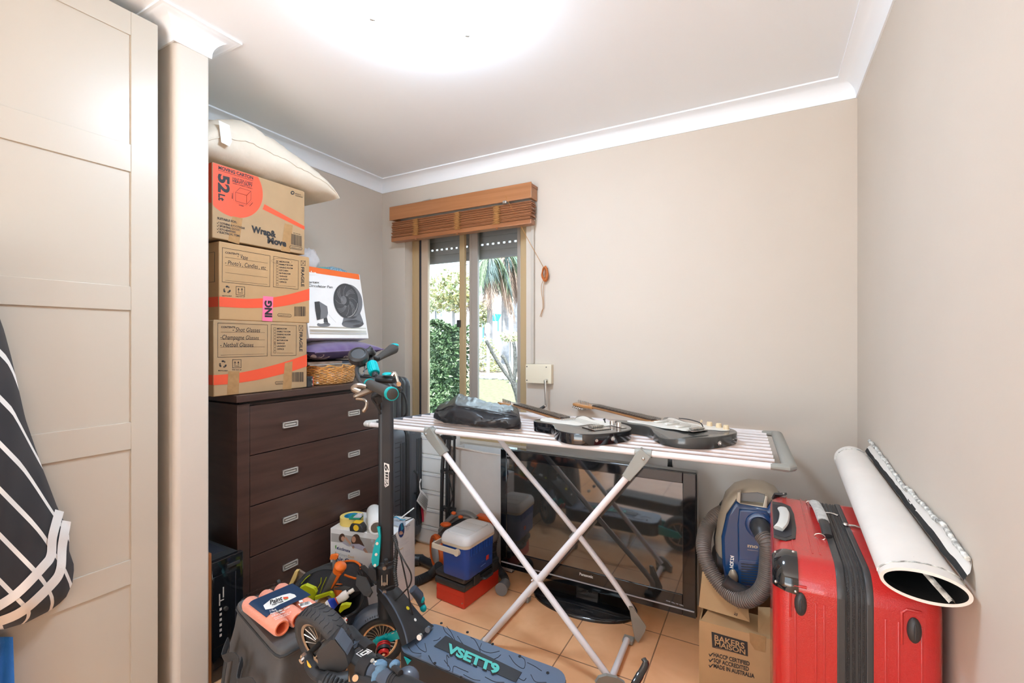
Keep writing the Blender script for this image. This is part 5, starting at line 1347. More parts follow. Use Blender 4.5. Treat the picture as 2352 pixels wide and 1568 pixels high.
m = MB(); hp = [PY(1012, 1218, 2.08), PY(1022, 1205, 2.08), PY(1042, 1185, 2.09), PY(1062, 1178, 2.10), PY(1080, 1182, 2.10), PY(1094, 1192, 2.10)]
m.tube(smooth_path(hp, 5), [.019] * 26, 10, flat=.8); m.build('handle', M_vgrey, gv)
m = MB(); m.tube(smooth_path([PY(1040, 1206, 2.085), PY(1060, 1196, 2.09), PY(1085, 1200, 2.09)], 5), .013, 8); m.build('handle_grip', M_black, gv)
p = PY(1024, 1204, 2.045); m = MB(); m.ell(p, (.035, .022, .013), 16, 8, R=Matrix.Rotation(-.1, 3, 'Y')); m.build('orange_button', M_vor, gv)
for q in ((1042, 1178), (1058, 1187)):
    p = PY(q[0], q[1], 2.065); MB().ell(p, (.015, .012, .009), 12, 8).build('orange_button', M_vor, gv)
p = PY(1100, 1195, 2.10); m = MB(); m.box(p.x - .05, p.x + .05, 2.135, 2.19, p.z - .05, p.z + .008, .012); m.build('orange_cover', M_vor, gv)
def hose(m, P, r, ring, n=14):
    """corrugated hose: radius steps along the path"""
    P = smooth_path(P, 12); L = [0]
    for a, b in zip(P, P[1:]): L.append(L[-1] + (b - a).length)
    N = max(8, int(L[-1] / ring * 4)); out = []; j = 0
    for i in range(N + 1):
        s = L[-1] * i / N
        while j < len(P) - 2 and L[j + 1] < s: j += 1
        f = (s - L[j]) / max(1e-9, L[j + 1] - L[j]); out.append(P[j].lerp(P[j + 1], f))
    m.tube(out, [r * (1 if (i % 4) < 2 else .86) for i in range(len(out))], n)
m = MB(); hose(m, [PY(1008, 1300, 1.96), PZ(990, 1318, .03), PZ(962, 1332, .026), PZ(935, 1338, .026), PZ(918, 1345, .03)], .024, .0085); m.build('hose', M_black, gv, smooth=30)
m = MB(); a, b, c, d = PZ(945, 1285, .032), PZ(968, 1285, .032), PZ(975, 1288, .032), PZ(1002, 1300, .03); m.tube([a, b, b.lerp(c, .3), c, d], [.030, .030, .025, .024, .022], 16); m.build('hose_cuff', M_black, gv)
hc = thing('hose_coil', 'black corrugated hose and grey nozzle squeezed between the esky and television', 'hose', (-1.20, 2.20, 0))
m = MB(); hose(m, [(-1.345, 2.235, .27), (-1.318, 2.215, .235), (-1.308, 2.195, .19), (-1.298, 2.172, .14), (-1.275, 2.168, .08), (-1.215, 2.150, .035), (-1.185, 2.11, .024)], .021, .0085); m.build('hose', M_black, hc, smooth=30)
m = MB(); m.tube([(-1.185, 2.11, .031), (-1.182, 2.095, .031), (-1.172, 2.04, .034)], [.026, .026, .033], 16); m.build('nozzle', M_vgrey, hc)

# ================================================================ RED SUITCASE, MAT, CARTON AND BLUE VACUUM ON THE RIGHT
M_redc = mat('glossy_red_shell', (.50, .016, .016), .20, coat=.5, bump=.22, bscale=420, stretch=(1, 1, 1))
M_band = mat('charcoal_binding', (.040, .041, .043), .4, bump=.05, bscale=300)
rs = thing('red_suitcase', 'large glossy red hard suitcase with a black zip band, by the right wall', 'suitcase', (.17, 1.55, 0))
SY0, SY1, SZ0, SZ1 = 1.26, 1.825, .045, .780
def half(nm, xa, xb, outer):
    # outline in the Y-Z plane, extruded across the suitcase, outer edge rounded
    w, h = SY1 - SY0, SZ1 - SZ0
    m = MB(); F = frame((xb if outer > 0 else xa, (SY0 + SY1) / 2, (SZ0 + SZ1) / 2), (0, outer, 0), (0, 0, 1))
    b = bmesh.new(); ol = rrect(w, h, .060, 7); vs = [b.verts.new((p[0], p[1], 0)) for p in ol]; f = b.faces.new(vs); f.normal_update()
    ex = bmesh.ops.extrude_face_region(b, geom=[f]); nv = [g for g in ex['geom'] if isinstance(g, bmesh.types.BMVert)]
    D_ = xb - xa
    for v in nv: v.co.z -= D_
    bmesh.ops.recalc_face_normals(b, faces=b.faces[:])
    ed = [q for q in b.edges if abs(q.verts[0].co.z) < 1e-6 and abs(q.verts[1].co.z) < 1e-6]
    bmesh.ops.bevel(b, geom=ed, offset=.034, segments=4, affect='EDGES', profile=.5, clamp_overlap=True)
    m.M = F; m.bm(b); o = m.build(nm, M_redc, rs, smooth=40); return o
lh = half('left_shell', .018, .147, -1); rh = half('right_shell', .206, .330, 1)
m = MB(); F = frame((.206, (SY0 + SY1) / 2, (SZ0 + SZ1) / 2), (0, 1, 0), (0, 0, 1)); m.prism(rrect(SY1 - SY0 - .006, SZ1 - SZ0 - .006, .058, 7), F, -.060, 0); band = m.build('zip_band', M_band, rs, smooth=40)
def loop(x0, x1, out, mt, nm, par):
    m = MB(); F = frame((x1, (SY0 + SY1) / 2, (SZ0 + SZ1) / 2), (0, 1, 0), (0, 0, 1)); m.prism(rrect(SY1 - SY0 + out, SZ1 - SZ0 + out, .06, 7), F, -(x1 - x0), min(.003, (x1 - x0) * .3)); m.build(nm, mt, par, smooth=40)
loop(.143, .160, .003, M_band, 'binding', rs); loop(.196, .210, .003, M_band, 'binding', rs)
M_teeth = mat('zip_teeth', (.05, .05, .052), .25, metal=.4, bump=.8, bscale=700)
for x0, x1 in ((.1615, .167), (.1715, .1775), (.182, .187), (.190, .194)): loop(x0, x1, -.001, M_teeth, 'zip', band)
m = MB()
for (x, y) in ((.155, 1.66), (.200, 1.58)):
    m = MB(); m.tube(smooth_path([(x, y, .784), (x + .02, y - .005, .787), (x + .035, y - .015, .786)], 4), .0045, 8, flat=.6); m.ell((x, y, .785), (.008, .008, .005), 10, 6); m.build('zip_pull', M_chrome, rs)
for x in (.062, .102, .118):
    m = MB(); m.box(x, x + .004, SY0 - .0016, SY0 + .003, .12, .70, .0012); m.box(x, x + .004, 1.34, 1.78, SZ1 - .003, SZ1 + .0012, .001); m.build('groove', M_redc, lh)
for x in (.228, .250, .288):
    m = MB(); m.box(x, x + .004, SY0 - .0016, SY0 + .003, .12, .70, .0012); m.build('groove', M_redc, rh)
for x, hh_ in ((.074, lh), (.277, rh)):
    m = MB(); m.ell((x, SY0 - .001, .690), (.0125, .009, .027), 20, 12); o = m.build('oval_foot', M_black, rs)
    m = MB(); m.ell((x, SY0 - .0095, .690), (.0025, .003, .017), 10, 8); m.build('foot_ridge', M_band, o)
    m = MB(); m.tube([(x - .020, SY0 - .0005, .655), (x - .020, SY0 - .0005, .722), (x - .012, SY0 - .0005, .73), (x + .012, SY0 - .0005, .73)], .003, 6); m.build('foot_surround', M_redc, hh_)
# corner guards
def guard(pts, nm='corner_guard'):
    m = MB(); m.sheet(pts, .006); o = m.build(nm, M_black, rs, smooth=0)
    for p in (pts[0], pts[2], pts[4]):
        MB().ell(V(p).lerp(sum([V(q) for q in pts], V((0, 0, 0))) / len(pts), .16), (.0035, .0035, .0035), 8, 6).build('screw', M_steel, o)
m = MB(); yc, zc_ = SY0 + .060, SZ1 - .060
def gpt(i, j):
    x = .070 - .050 * i; ins = 0.0
    if x < .052: psi = math.asin(min(1, (.052 - x) / .034)); ins = .034 * (1 - math.cos(psi))
    L0 = .010 - .006 * i; L1 = math.pi / 2 * .06; L2_ = .006 + .010 * i
    t = j * (L0 + L1 + L2_); o = .004
    if t < L0: return V((x - (.003 if i > .8 else 0), SY0 + ins - o, zc_ - (L0 - t)))
    if t < L0 + L1: a = (t - L0) / .06; r_ = .06 - ins + o; return V((x - (.003 if i > .8 else 0), yc - r_ * math.cos(a), zc_ + r_ * math.sin(a)))
    return V((x - (.003 if i > .8 else 0), yc + (t - L0 - L1), SZ1 - ins + o))
m.grid(lambda i, j: gpt(1 - i, j), 10, 16); gd_ = m.build('corner_guard', M_gloss, rs, smooth=50)
for i, j in ((.12, .06), (.85, .10), (.15, .92), (.85, .9)): MB().ell(gpt(i, j), (.0035, .0035, .0035), 8, 6).build('screw', M_steel, gd_)
guard([(.022, 1.80, .765), (.030, 1.79, .786), (.060, 1.79, .787), (.066, 1.815, .785), (.040, 1.835, .770)])
# telescopic handle recess in the top left edge
m = MB(); F = frame((.050, 1.555, SZ1 - .001), (1, 0, 0), (0, 1, 0)); m.prism([(-.028, -.155), (0.0, -.165), (.022, -.14), (.028, -.06), (.028, .06), (.022, .125), (.0, .15), (-.028, .15)], F, .0035, .001); rec = m.build('handle_recess', M_black, rs)
m = MB(); m.prism([(-.026, -.14), (-.002, -.15), (.014, -.125), (.018, -.05), (.018, .05), (.012, .10), (-.004, .12), (-.026, .12)], F @ Matrix.Translation((0, 0, .0036)), .0006); m.build('recess_floor', M_gasket, rec)
m = MB(); m.tube(smooth_path([(.034, 1.45, .788), (.046, 1.48, .796), (.052, 1.55, .798), (.048, 1.60, .796)], 6), .013, 10, flat=.55); m.build('tow_grip', M_greyl, rs)
# carry handle wrapped in grey tape
Hh = smooth_path([(.135, 1.72, .786), (.136, 1.69, .800), (.140, 1.60, .806), (.143, 1.50, .803), (.145, 1.45, .790)], 5)
m = MB(); m.tube(Hh, .012, 10, flat=.6); hnd = m.build('carry_handle', M_black, rs)
m = MB(); m.tube(Hh[3:15], .0142, 10, flat=.65); m.build('tape_wrap', mat('grey_gaffer_tape', (.52, .52, .50), .35, var=.2, vscale=60, bump=.6, bscale=120), hnd)
for y in (1.725, 1.447):
    m = MB(); m.tube([(.128 + .012 * math.cos(a), y, .786 + .008 * math.sin(a)) for a in [2 * math.pi * i / 14 for i in range(14)]], .0016, 6, closed=True); m.build('handle_ring', M_chrome, rs)
for x in (.055, .29):
    for y in (1.33, 1.77):
        MB().cyl((x - .013, y, .026), (x + .013, y, .026), .026, n=18).build('wheel', M_rubber, rs); MB().cyl((x, y, .02), (x, y, .048), .018, n=12).build('caster_fork', M_black, rs)

# rolled mat lying on the suitcase
M_mat = mat('white_vinyl', (.80, .765, .72), .5, var=.03, vscale=9, bump=.06, bscale=70)
M_matb = mat('black_backing_and_gap_shade', (.012, .013, .014), .8, bump=.2, bscale=200)
M_torn = mat('torn_fibre_edge', (.62, .59, .54), .9, var=.75, vscale=70, bump=.8, bscale=120)
rm = thing('rolled_mat', 'thick white vinyl mat rolled up, black inside, lying on the red suitcase', 'mat', (.27, 1.65, .785))
def sec(j, a, off):
    y = 1.185 + .935 * j
    rx = (.0665 - .014 * j) - off; rz = (.036 + .014 * j) - off; cx = .2725 + .012 * j
    zc = .7855 + .036 + .014 * j + .018 * j
    tlt = -.16 * (1 - j)
    x, z = rx * math.cos(a), rz * math.sin(a)
    yy = y + (.03 * (x + .07) / -.14 if j < .01 else 0) - .012 * math.sin(a) * (1 - j)
    return V((cx + x * math.cos(tlt * .0) , yy, max(zc + z, .7822 + off * .9)))
m = MB(); m.grid(lambda i, j: sec(j, -i * 2 * math.pi, 0), 48, 20, 0, wrapu=True); m.grid(lambda i, j: sec(j, i * 2 * math.pi, .006), 48, 20, 1, wrapu=True)
m.grid(lambda i, j: sec(0, i * 2 * math.pi, .006 * j), 48, 1, 0, wrapu=True); m.grid(lambda i, j: sec(1, -i * 2 * math.pi, .006 * j), 48, 1, 0, wrapu=True)
m.build('roll', [M_mat, M_matb], rm, smooth=50)
m = MB(); m.grid(lambda i, j: sec(.02 + .9 * j, -.05 - i * 1.25 * 2 * math.pi / 2, .009 + .006 * i), 30, 10); m.build('inner_wrap', M_matb, rm, smooth=60)
m = MB()
def flap(i, j):
    y = 1.175 + .975 * j; s_ = i
    b0 = sec(j, .55, -.002); nz = .010 * noise.noise(V((j * 11, s_ * 2, 0))) + .005 * noise.noise(V((j * 34, s_ * 5, 3)))
    x = b0.x + (.3445 - b0.x) * min(1, s_ * 1.5); z = b0.z + .004 + .036 * s_ + (.018 * math.sin(j * 9) * s_) * .4 + nz * s_
    return V((min(x + nz * .3 * (1 - s_), .3455), y + nz * 1.5 + .03 * s_ * (.5 - j), z))
m.grid(lambda i, j: flap(1 - i, j), 10, 50); m.grid(lambda i, j: flap(i, j) + V((.002, 0, .003)), 10, 50); m.mi = [1 if (q % 10 < 3 if q >= 500 else q % 10 > 6) else 0 for q in range(len(m.mi))]; m.build('outer_flap', [M_mat, M_matb], rm, smooth=70)  # black strip beside the roll paints the shadow in the gap
m = MB(); P = [flap(1, j / 60) + V((-.004, 0, .002)) for j in range(61)]
m.tube(P, [.005 + .003 * noise.noise(V((i * .9, 0, 0))) for i in range(61)], 8); m.build('torn_edge', M_torn, rm, smooth=50)
for jj, nm in ((.018, 'near'), (.955, 'far')):
    m = MB(); m.tube([sec(jj + .004 * noise.noise(V((a * 5, jj, 0))), a, -.0012) for a in [.2 + 2.9 * i / 40 for i in range(41)]], [.0014 + .0012 * abs(noise.noise(V((i * .7, 0, 0)))) for i in range(41)], 5); m.build('frayed_edge', M_torn, rm)
m = MB(); m.grid(lambda i, j: V((.262 + .045 * j + .010 * i, 1.215 - .05 * j, .852 - .050 * j + .006 * math.sin(i * 3))), 4, 10); m.v += [p + V((0, .002, .002)) for p in m.v]; n_ = len(m.f); m.f += [tuple(x + 55 for x in f[::-1]) for f in m.f]; m.mi += [0] * n_; m.build('loose_strip', M_torn, rm, smooth=70)

# cardboard carton under the blue vacuum
kc = thing('bakery_carton', 'opened kraft carton printed with a black baker panel, under the blue vacuum', 'carton', (-.05, 2.0, 0))
KY = 1.84; kx0, kx1, kz = -.211, .140, .262
m = MB(); th = .005
m.box(kx0, kx1, KY, KY + th, 0, kz); m.box(kx0, kx1, 2.20 - th, 2.20, 0, kz); m.box(kx0, kx0 + th, KY + th, 2.20 - th, 0, kz); m.box(kx1 - th, kx1, KY + th, 2.20 - th, 0, kz); m.box(kx0, kx1, KY, 2.20, 0, th); m.build('box', M_card2, kc, smooth=0)
m = MB(); m.sheet([(kx0 + .004, KY + .001, kz), (kx1, KY + .001, kz), (kx1 - .01, KY + .11, kz + .016), (kx0 + .035, KY + .10, kz + .020)], .004); m.build('flap', M_card2, kc, smooth=0)
m = MB(); m.sheet([PY(1605, 1393, 1.90), PY(1722, 1428, 1.86), PY(1718, 1392, 1.90), PY(1632, 1315, 1.97), PY(1613, 1312, 1.97)], .004); fl2 = m.build('flap', M_card2, kc, smooth=0)
m = MB(); m.sheet([PY(1741, 1455, 1.855), PY(1776, 1462, 1.855), PY(1780, 1395, 1.93), PY(1741, 1393, 1.93)], .004); m.build('flap', M_card2, kc, smooth=0)
fk = lambda x, y: PY(x, y, KY - .0008)
fk2 = lambda x, y: PY(x, y, KY - .0014)
m = MB()
m.poly(fk, [(1634, 1450), (1717, 1474), (1718, 1507), (1636, 1486)]); 
m.text('BAKERS', fk2, (1641, 1470), (1710, 1490), (0, -13), 1, .02); m.text('MAISON', fk2, (1642, 1482), (1712, 1503), (0, -11), 1, .02)
m.line(fk2, [(1644, 1486), (1712, 1506)], .0012, 1)
for i, (st, x1) in enumerate((('HACCP CERTIFIED', 1722), ('SQF ACCREDITED', 1720), ('MADE IN AUSTRALIA', 1733))):
    y = 1507 + 12.7 * i
    m.text(st, fk, (1639, y), (x1, y + (x1 - 1639) * .262), (0, -9), 0, .035)
    m.line(fk, [(1629, y - 5), (1631, y - 1), (1637, y - 7)], .0035)
m.build('printing', [M_ink, M_card2], kc, smooth=0)
a_, b_2, c_, d_ = PY(1605, 1393, 1.90), PY(1722, 1428, 1.86), PY(1718, 1392, 1.90), PY(1632, 1315, 1.97)
nfl = (b_2 - a_).cross(d_ - a_).normalized()
if nfl.y > 0: nfl = -nfl
ff_ = lambda x, y: PN(x, y, a_ + nfl * .0008, nfl); ff2 = lambda x, y: PN(x, y, a_ + nfl * .0014, nfl)
m = MB(); m.poly(ff_, [(1634, 1342), (1663, 1375), (1664, 1392), (1632, 1370)]); m.text('BAKERS', ff2, (1637, 1368), (1640, 1346), (8, 9), 1, .03); m.text('MAISON', ff2, (1648, 1378), (1651, 1358), (8, 8), 1, .03)
m.text('STACK', ff_, (1686, 1412), (1690, 1392), (7, 3), 0, .03); m.build('printing', [M_ink, M_card2], fl2, smooth=0)
tp = MB(); tp.poly(fk, [(1721, 1452), (1760, 1462), (1758, 1498), (1734, 1492), (1722, 1474)]); tp.build('tape', M_tape, kc, smooth=0)

# blue barrel vacuum standing on end in the carton
bv = thing('blue_vacuum', 'dark blue and champagne vacuum cleaner standing upright on the bakery carton', 'vacuum cleaner', (-.06, 2.0, .264))
M_champ = mat('champagne_plastic', (.44, .38, .29), .33, metal=.3); M_vblue = mat('navy_gloss_plastic', (.010, .050, .155), .16, coat=.4)
M_hose = mat('grey_brown_hose', (.20, .17, .15), .38, metal=.1)
YV = 1.985
fv = lambda x, y, d=0: PY(x, y, YV - d)
S_ = [(1648, 1340), (1642, 1290), (1641, 1240), (1648, 1190), (1660, 1152), (1682, 1130), (1715, 1121), (1752, 1125), (1782, 1140), (1800, 1170), (1808, 1220), (1808, 1340)]
def zx(p, y=YV): q = PY(p[0], p[1], y); return (q.x, q.z)
Fv = frame((0, YV, 0), (1, 0, 0), (0, 0, 1))
m = MB(); m.prism([zx(p) for p in S_], Fv, -.17, .03, seg=3)
m.v = [V((p.x, p.y, p.z)) for p in m.v]; m.build('champagne_shell', M_champ, bv, smooth=60)
m = MB(); m.prism([(x * 1.0, z) for x, z in [zx(p, YV + .1) for p in [(1645, 1330), (1637, 1240), (1650, 1165), (1678, 1132), (1715, 1119), (1755, 1122), (1790, 1138), (1812, 1180), (1815, 1330)]]], frame((0, YV + .12, 0), (1, 0, 0), (0, 0, 1)), -.05, .012); m.build('rear_shell', M_band, bv, smooth=60)
Bl = [(1668, 1350), (1659, 1290), (1657, 1230), (1668, 1180), (1690, 1148), (1700, 1156), (1762, 1166), (1772, 1150), (1792, 1168), (1802, 1220), (1802, 1350)]
m = MB(); m.prism([zx(p, YV - .03) for p in Bl], frame((0, YV - .001, 0), (1, 0, 0), (0, 0, 1)), .045, .018, seg=3); pan = m.build('blue_cover', M_vblue, bv, smooth=60)
m = MB(); yy = YV - .047
m.prism([zx(p, yy) for p in [(1696, 1345), (1694, 1200), (1698, 1168), (1760, 1172), (1772, 1190), (1776, 1345)]], frame((0, YV - .04, 0), (1, 0, 0), (0, 0, 1)), .016, .006, seg=3); pan2 = m.build('raised_cover', M_vblue, bv, smooth=60)
YP = YV - .0565
m = MB(); m.prism([zx(p, YV - .004) for p in [(1697, 1134), (1705, 1132), (1740, 1131), (1757, 1136), (1755, 1154), (1699, 1150)]], frame((0, YV + .004, 0), (1, 0, 0), (0, 0, 1)), .010, .002); m.build('handle_recess', M_vgrey, bv)
m = MB(); m.prism([zx(p, YV - .02) for p in [(1690, 1158), (1694, 1128), (1702, 1128), (1701, 1153), (1752, 1160), (1757, 1136), (1764, 1138), (1762, 1172)]], frame((0, YV + .0, 0), (1, 0, 0), (0, 0, 1)), .032, .004); m.build('carry_handle', M_champ, bv)
fp = lambda x, y: PY(x, y, YP - .0006)
m = MB(); m.prism([zx(p, YP) for p in [(1697, 1340), (1695, 1292), (1699, 1285), (1762, 1291), (1762, 1340)]], frame((0, YP + .001, 0), (1, 0, 0), (0, 0, 1)), .0022, .0008); vn = m.build('vent_panel', M_vblue, bv)
m = MB()
for i in range(8):
    y0 = 1293 + 6 * i; m.poly(lambda x, y: PY(x, y, YP - .0018), [(1702, y0), (1745, y0 + 4), (1745, y0 + 6.5), (1702, y0 + 2.5)])
m.build('vent_slots', M_gasket, vn, smooth=0)
m = MB(); m.text('mo', fp, (1717, 1256), (1741, 1259), (0, -8), 0, .04); m.line(fp, [(1717, 1262), (1741, 1265)], .0012); m.build('lettering', M_champ, pan2, smooth=0)
fq_ = lambda x, y: PY(x, y, YV - .0465)
m = MB(); m.text('VOLTA', fq_, (1676, 1306), (1678, 1275), (8, -1), 0, .05); m.build('lettering', M_white, pan, smooth=0)
m = MB(); m.ell(PY(1684, 1325, YV - .05), (.017, .012, .03), 14, 10); m.build('power_pedal', M_champ, bv)
pc = PY(1746, 1208, YP); m = MB(); m.lathe([(.050, .0), (.048, .006), (.042, .009), (.036, .009), (.035, .003), (0, .003)], pc, (0, -1, 0), 32); m.build('inlet_ring', M_vblue, bv)
h0 = pc + V((0, -.004, 0)); m = MB(); m.tube(smooth_path([h0, h0 + V((.004, -.03, -.002)), h0 + V((.010, -.055, -.020))], 5), [.034] * 4 + [.031] * 4 + [.028] * 3, 20); m.build('hose_cuff', M_band, bv)
m = MB(); y_ = YP - .055
hose(m, [h0 + V((.008, -.05, -.014)), PY(1763, 1250, y_ - .02), PY(1764, 1290, y_ - .025), PY(1757, 1340, y_ - .03), PY(1733, 1370, y_ - .03), PY(1700, 1376, y_ - .02), PY(1662, 1350, y_ + .01), PY(1630, 1305, y_ + .04), PY(1616, 1260, y_ + .07), PY(1622, 1215, YV + .03), PY(1640, 1188, YV + .06), PY(1660, 1175, YV + .09)], .0285, .0068, 16); m.build('hose', M_hose, bv, smooth=30)
a, b, c = PY(1664, 1332, YP - .06), PY(1685, 1348, YP - .06), PY(1718, 1362, YP - .05)
m = MB(); m.tube([a, a.lerp(b, .25), b, c], [.024, .021, .022, .018], 16); m.build('wand_socket', M_band, bv)
m = MB(); m.cyl(PY(1632, 1225, YV + .0), PY(1632, 1225, YV + .03), .02, n=12); 
wv = PY(1642, 1290, YV + .03); m = MB(); m.lathe([(0, -.02), (.06, -.02), (.06, .012), (.045, .02), (0, .02)], wv + V((.012, .02, 0)), (-1, -.2, 0), 28); m.build('wheel', M_band, bv)
# ================================================================ FLOOR CLUTTER ON THE LEFT
def z7(x, y): return (470 + x / 3.58, 1130 + y / 3.58)
# white cooler carton with what lies on it
ac = thing('cooler_carton', 'white printed carton with two women on its front, in front of the chest of drawers', 'carton', (-1.7, 1.76, 0))
R8 = math.radians(13); ue = V((math.cos(R8), math.sin(R8), 0)); ve = V((-math.sin(R8), math.cos(R8), 0)); Cc = V((-1.502, 1.608, 0)); HC = .400
m = MB(); m.M = frame(Cc - ue * .330, ue, ve); m.box(0, .330, 0, .225, 0.001, HC, .003); m.build('box', M_wcard, ac)
nF, nR = -ve, ue
Ff = lambda x, y: PN(x, y, Cc + nF * .0007, nF)
Ff2 = lambda x, y: PN(x, y, Cc + nF * .0013, nF)
Ff3 = lambda x, y: PN(x, y, Cc + nF * .0019, nF)
Fr = lambda x, y: PN(x, y, Cc + nR * .0007, nR)
Fr2 = lambda x, y: PN(x, y, Cc + nR * .0013, nR)
M_sofa = mat('sofa_print', (.42, .40, .38), .5); M_hair = mat('brown_hair_print', (.085, .04, .025), .5); M_skin = mat('skin_print', (.55, .30, .20), .5); M_shirt = mat('lilac_shirt_print', (.45, .42, .50), .5)
M_navy = mat('navy_print', (.015, .035, .16), .5); M_olp = mat('olive_print', (.42, .40, .20), .5); M_tanp = mat('tan_print', (.65, .42, .18), .5); M_grnp = mat('green_print', (.12, .35, .08), .5); M_gtxt = mat('pale_text_print', (.50, .51, .55), .5)
m = MB()
m.poly(Ff, [z7(*p) for p in [(1040, 335), (1440, 395), (1440, 505), (1350, 500), (1240, 460), (1130, 415), (1040, 405)]], 0)
def oval(fn, c, rx, ry, mi, rot=0, n=20):
    m.poly(fn, [z7(c[0] + rx * math.cos(a) * math.cos(rot) - ry * math.sin(a) * math.sin(rot), c[1] + rx * math.cos(a) * math.sin(rot) + ry * math.sin(a) * math.cos(rot)) for a in [-2 * math.pi * i / n for i in range(n)]][::-1], mi)
oval(Ff2, (1128, 375), 24, 36, 1, .2); oval(Ff2, (1242, 392), 36, 48, 1, .2); m.poly(Ff2, [z7(*p) for p in [(1255, 350), (1290, 400), (1315, 445), (1280, 440), (1240, 420)]], 1)
oval(Ff3, (1137, 382), 15, 20, 2); oval(Ff3, (1226, 388), 17, 26, 2)
m.poly(Ff2, [z7(*p) for p in [(1105, 405), (1160, 410), (1200, 450), (1170, 440), (1130, 415)]], 3); m.poly(Ff3, [z7(*p) for p in [(1205, 425), (1270, 425), (1320, 450), (1330, 490), (1240, 460), (1205, 445)]], 3)
m.poly(Ff3, [z7(*p) for p in [(1150, 365), (1168, 372), (1205, 420), (1195, 430), (1160, 390)]], 2); m.poly(Ff3, [z7(*p) for p in [(1318, 455), (1345, 500), (1320, 495), (1300, 470)]], 2); oval(Ff3, (1222, 450), 10, 13, 2)
m.text('ausclimate', Ff, z7(1088, 468), z7(1196, 496), (0, -24 / 3.58), 4, .02)
m.poly(Ff, [z7(*p) for p in [(1072, 440), (1082, 432), (1084, 455), (1075, 470)]], 7); m.poly(Ff, [z7(*p) for p in [(1082, 470), (1090, 455), (1108, 446), (1094, 462)]], 4)
m.text('Eco', Ff, z7(1073, 510), z7(1112, 520), (0, -22 / 3.58), 5, .01); m.text('Smart', Ff, z7(1115, 521), z7(1172, 534), (0, -22 / 3.58), 8, .0); m.text('Desk', Ff, z7(1180, 536), z7(1232, 547), (0, -22 / 3.58), 6, .01)
m.text('Air Cooler', Ff, z7(1073, 555), z7(1300, 612), (0, -34 / 3.58), 4, .02)
m.poly(Ff, [z7(*p) for p in [(1358, 640), (1378, 646), (1376, 690), (1356, 680)]], 4)
for q, (cx, cy_) in enumerate(((1378, 398), (1390, 440))): oval(Ff3, (cx, cy_), 11, 13, 8)
# right side printing
oval(Fr, (1618, 312), 25, 60, 4, .08); m.poly(Fr2, [z7(*p) for p in [(1612, 262), (1634, 250), (1636, 300), (1616, 318)]], 9); oval(Fr2, (1615, 335), 16, 15, 2); m.text('COOL', Fr2, z7(1600, 352), z7(1634, 340), (0, -10 / 3.58), 10, .02)
for (x0, y0, x1, y1) in ((1655, 290, 1690, 272), (1655, 305, 1682, 296), (1656, 318, 1676, 310)): m.text('My Air Cool', Fr, z7(x0, y0), z7(x1, y1), (0, -11 / 3.58), 4 if y0 == 290 else 8, .01)
for i in range(5): m.line(Fr, [z7(1588, 410 + 11 * i), z7(1680 - 12 * (i % 3), 368 + 11 * i + 4 * (i % 3))], .0009, 8)
m.line(Fr, [z7(1592, 474), z7(1612, 470), z7(1632, 456)], .003, 6)
m.line(Fr, [z7(1590, 485), z7(1634, 464), z7(1634, 560), z7(1630, 588), z7(1592, 606)], .0009, 8)
for k, x in enumerate((1597, 1612, 1628)): m.line(Fr, [z7(x, 535 - 5 * k), z7(x + 2, 555 - 5 * k)], .003, 11)
for i in range(5): m.line(Fr, [z7(1648, 490 + 11 * i), z7(1690, 468 + 11 * i)], .0008, 8)
for i in range(6): m.line(Fr, [z7(1592, 650 + 16 * i), z7(1660, 618 + 16 * i)], .0008, 8)
m.build('printing', [M_sofa, M_hair, M_skin, M_shirt, M_navy, M_olp, M_tanp, M_grnp, M_gtxt, M_blue, M_white, M_red], ac, smooth=0)
ZT = HC + .0012
M_mask = mat('yellow_masking_tape', (.78, .58, .16), .7, bump=.2, bscale=120)
c = PZ(808, 1200, ZT); t = thing('masking_tape', 'roll of yellow masking tape lying flat on the white cooler carton', 'tape', c)
m = MB(); m.lathe([(.036, 0), (.055, 0), (.055, .036), (.036, .036), (.036, 0)], c, n=32); m.build('roll', M_mask, t)
m = MB(); m.lathe([(.0335, .001), (.0358, .001), (.0358, .0355), (.0335, .0355), (.0335, .001)], c, n=32); m.build('core', M_blue, t)
c2 = PZ(823, 1216, ZT) + V((.012, -.012, 0)); t = thing('tape_measure', 'black and yellow tape measure in front of the masking tape', 'tape measure', c2)
m = MB(); m.M = rotz(math.radians(15), c2); m.prism([(-.034, .002), (-.036, .02), (-.028, .036), (-.005, .043), (.022, .040), (.036, .022), (.036, .002)], Matrix.Translation((0, .018, 0)) @ Matrix.Rotation(math.pi / 2, 4, 'X'), .036, .004); m.build('case', M_black, t)
mat('yellow_plastic', (.80, .50, .02), .4)
m = MB(); m.M = rotz(math.radians(15), c2); m.lathe([(0, -.0192), (.014, -.0192), (.014, -.018), (0, -.018)], (0, 0, .022), (0, 1, 0), 24); m.build('yellow_badge', MATS['yellow_plastic'], t)
m = MB(); m.M = rotz(math.radians(15), c2); m.box(-.020, .020, -.017, .017, .0412, .0455, .003); m.build('yellow_top', MATS['yellow_plastic'], t)
M_gplug = mat('green_plug', (.0, .22, .13), .45)
c3 = PZ(818, 1190, ZT + .037) ; t = thing('wall_plug_pack', 'small pack of green wall plugs lying on the masking tape roll', 'plugs', c3)
for k in range(4):
    m = MB(); m.M = rotz(math.radians(25), c3 + V((0, 0, .0055))); y = -.018 + .012 * k; m.tube([(-.026, y, 0), (.026, y, 0)], .0055, 8); m.build('plug', M_gplug, t)
m = MB(); m.M = rotz(math.radians(25), c3 + V((0, 0, .0115))); m.box(-.006, .030, -.022, .022, 0, .0012); m.box(.006, .030, -.008, .008, .0012, .012, .002); m.build('clear_card', MATS['pale_text_print'], t)
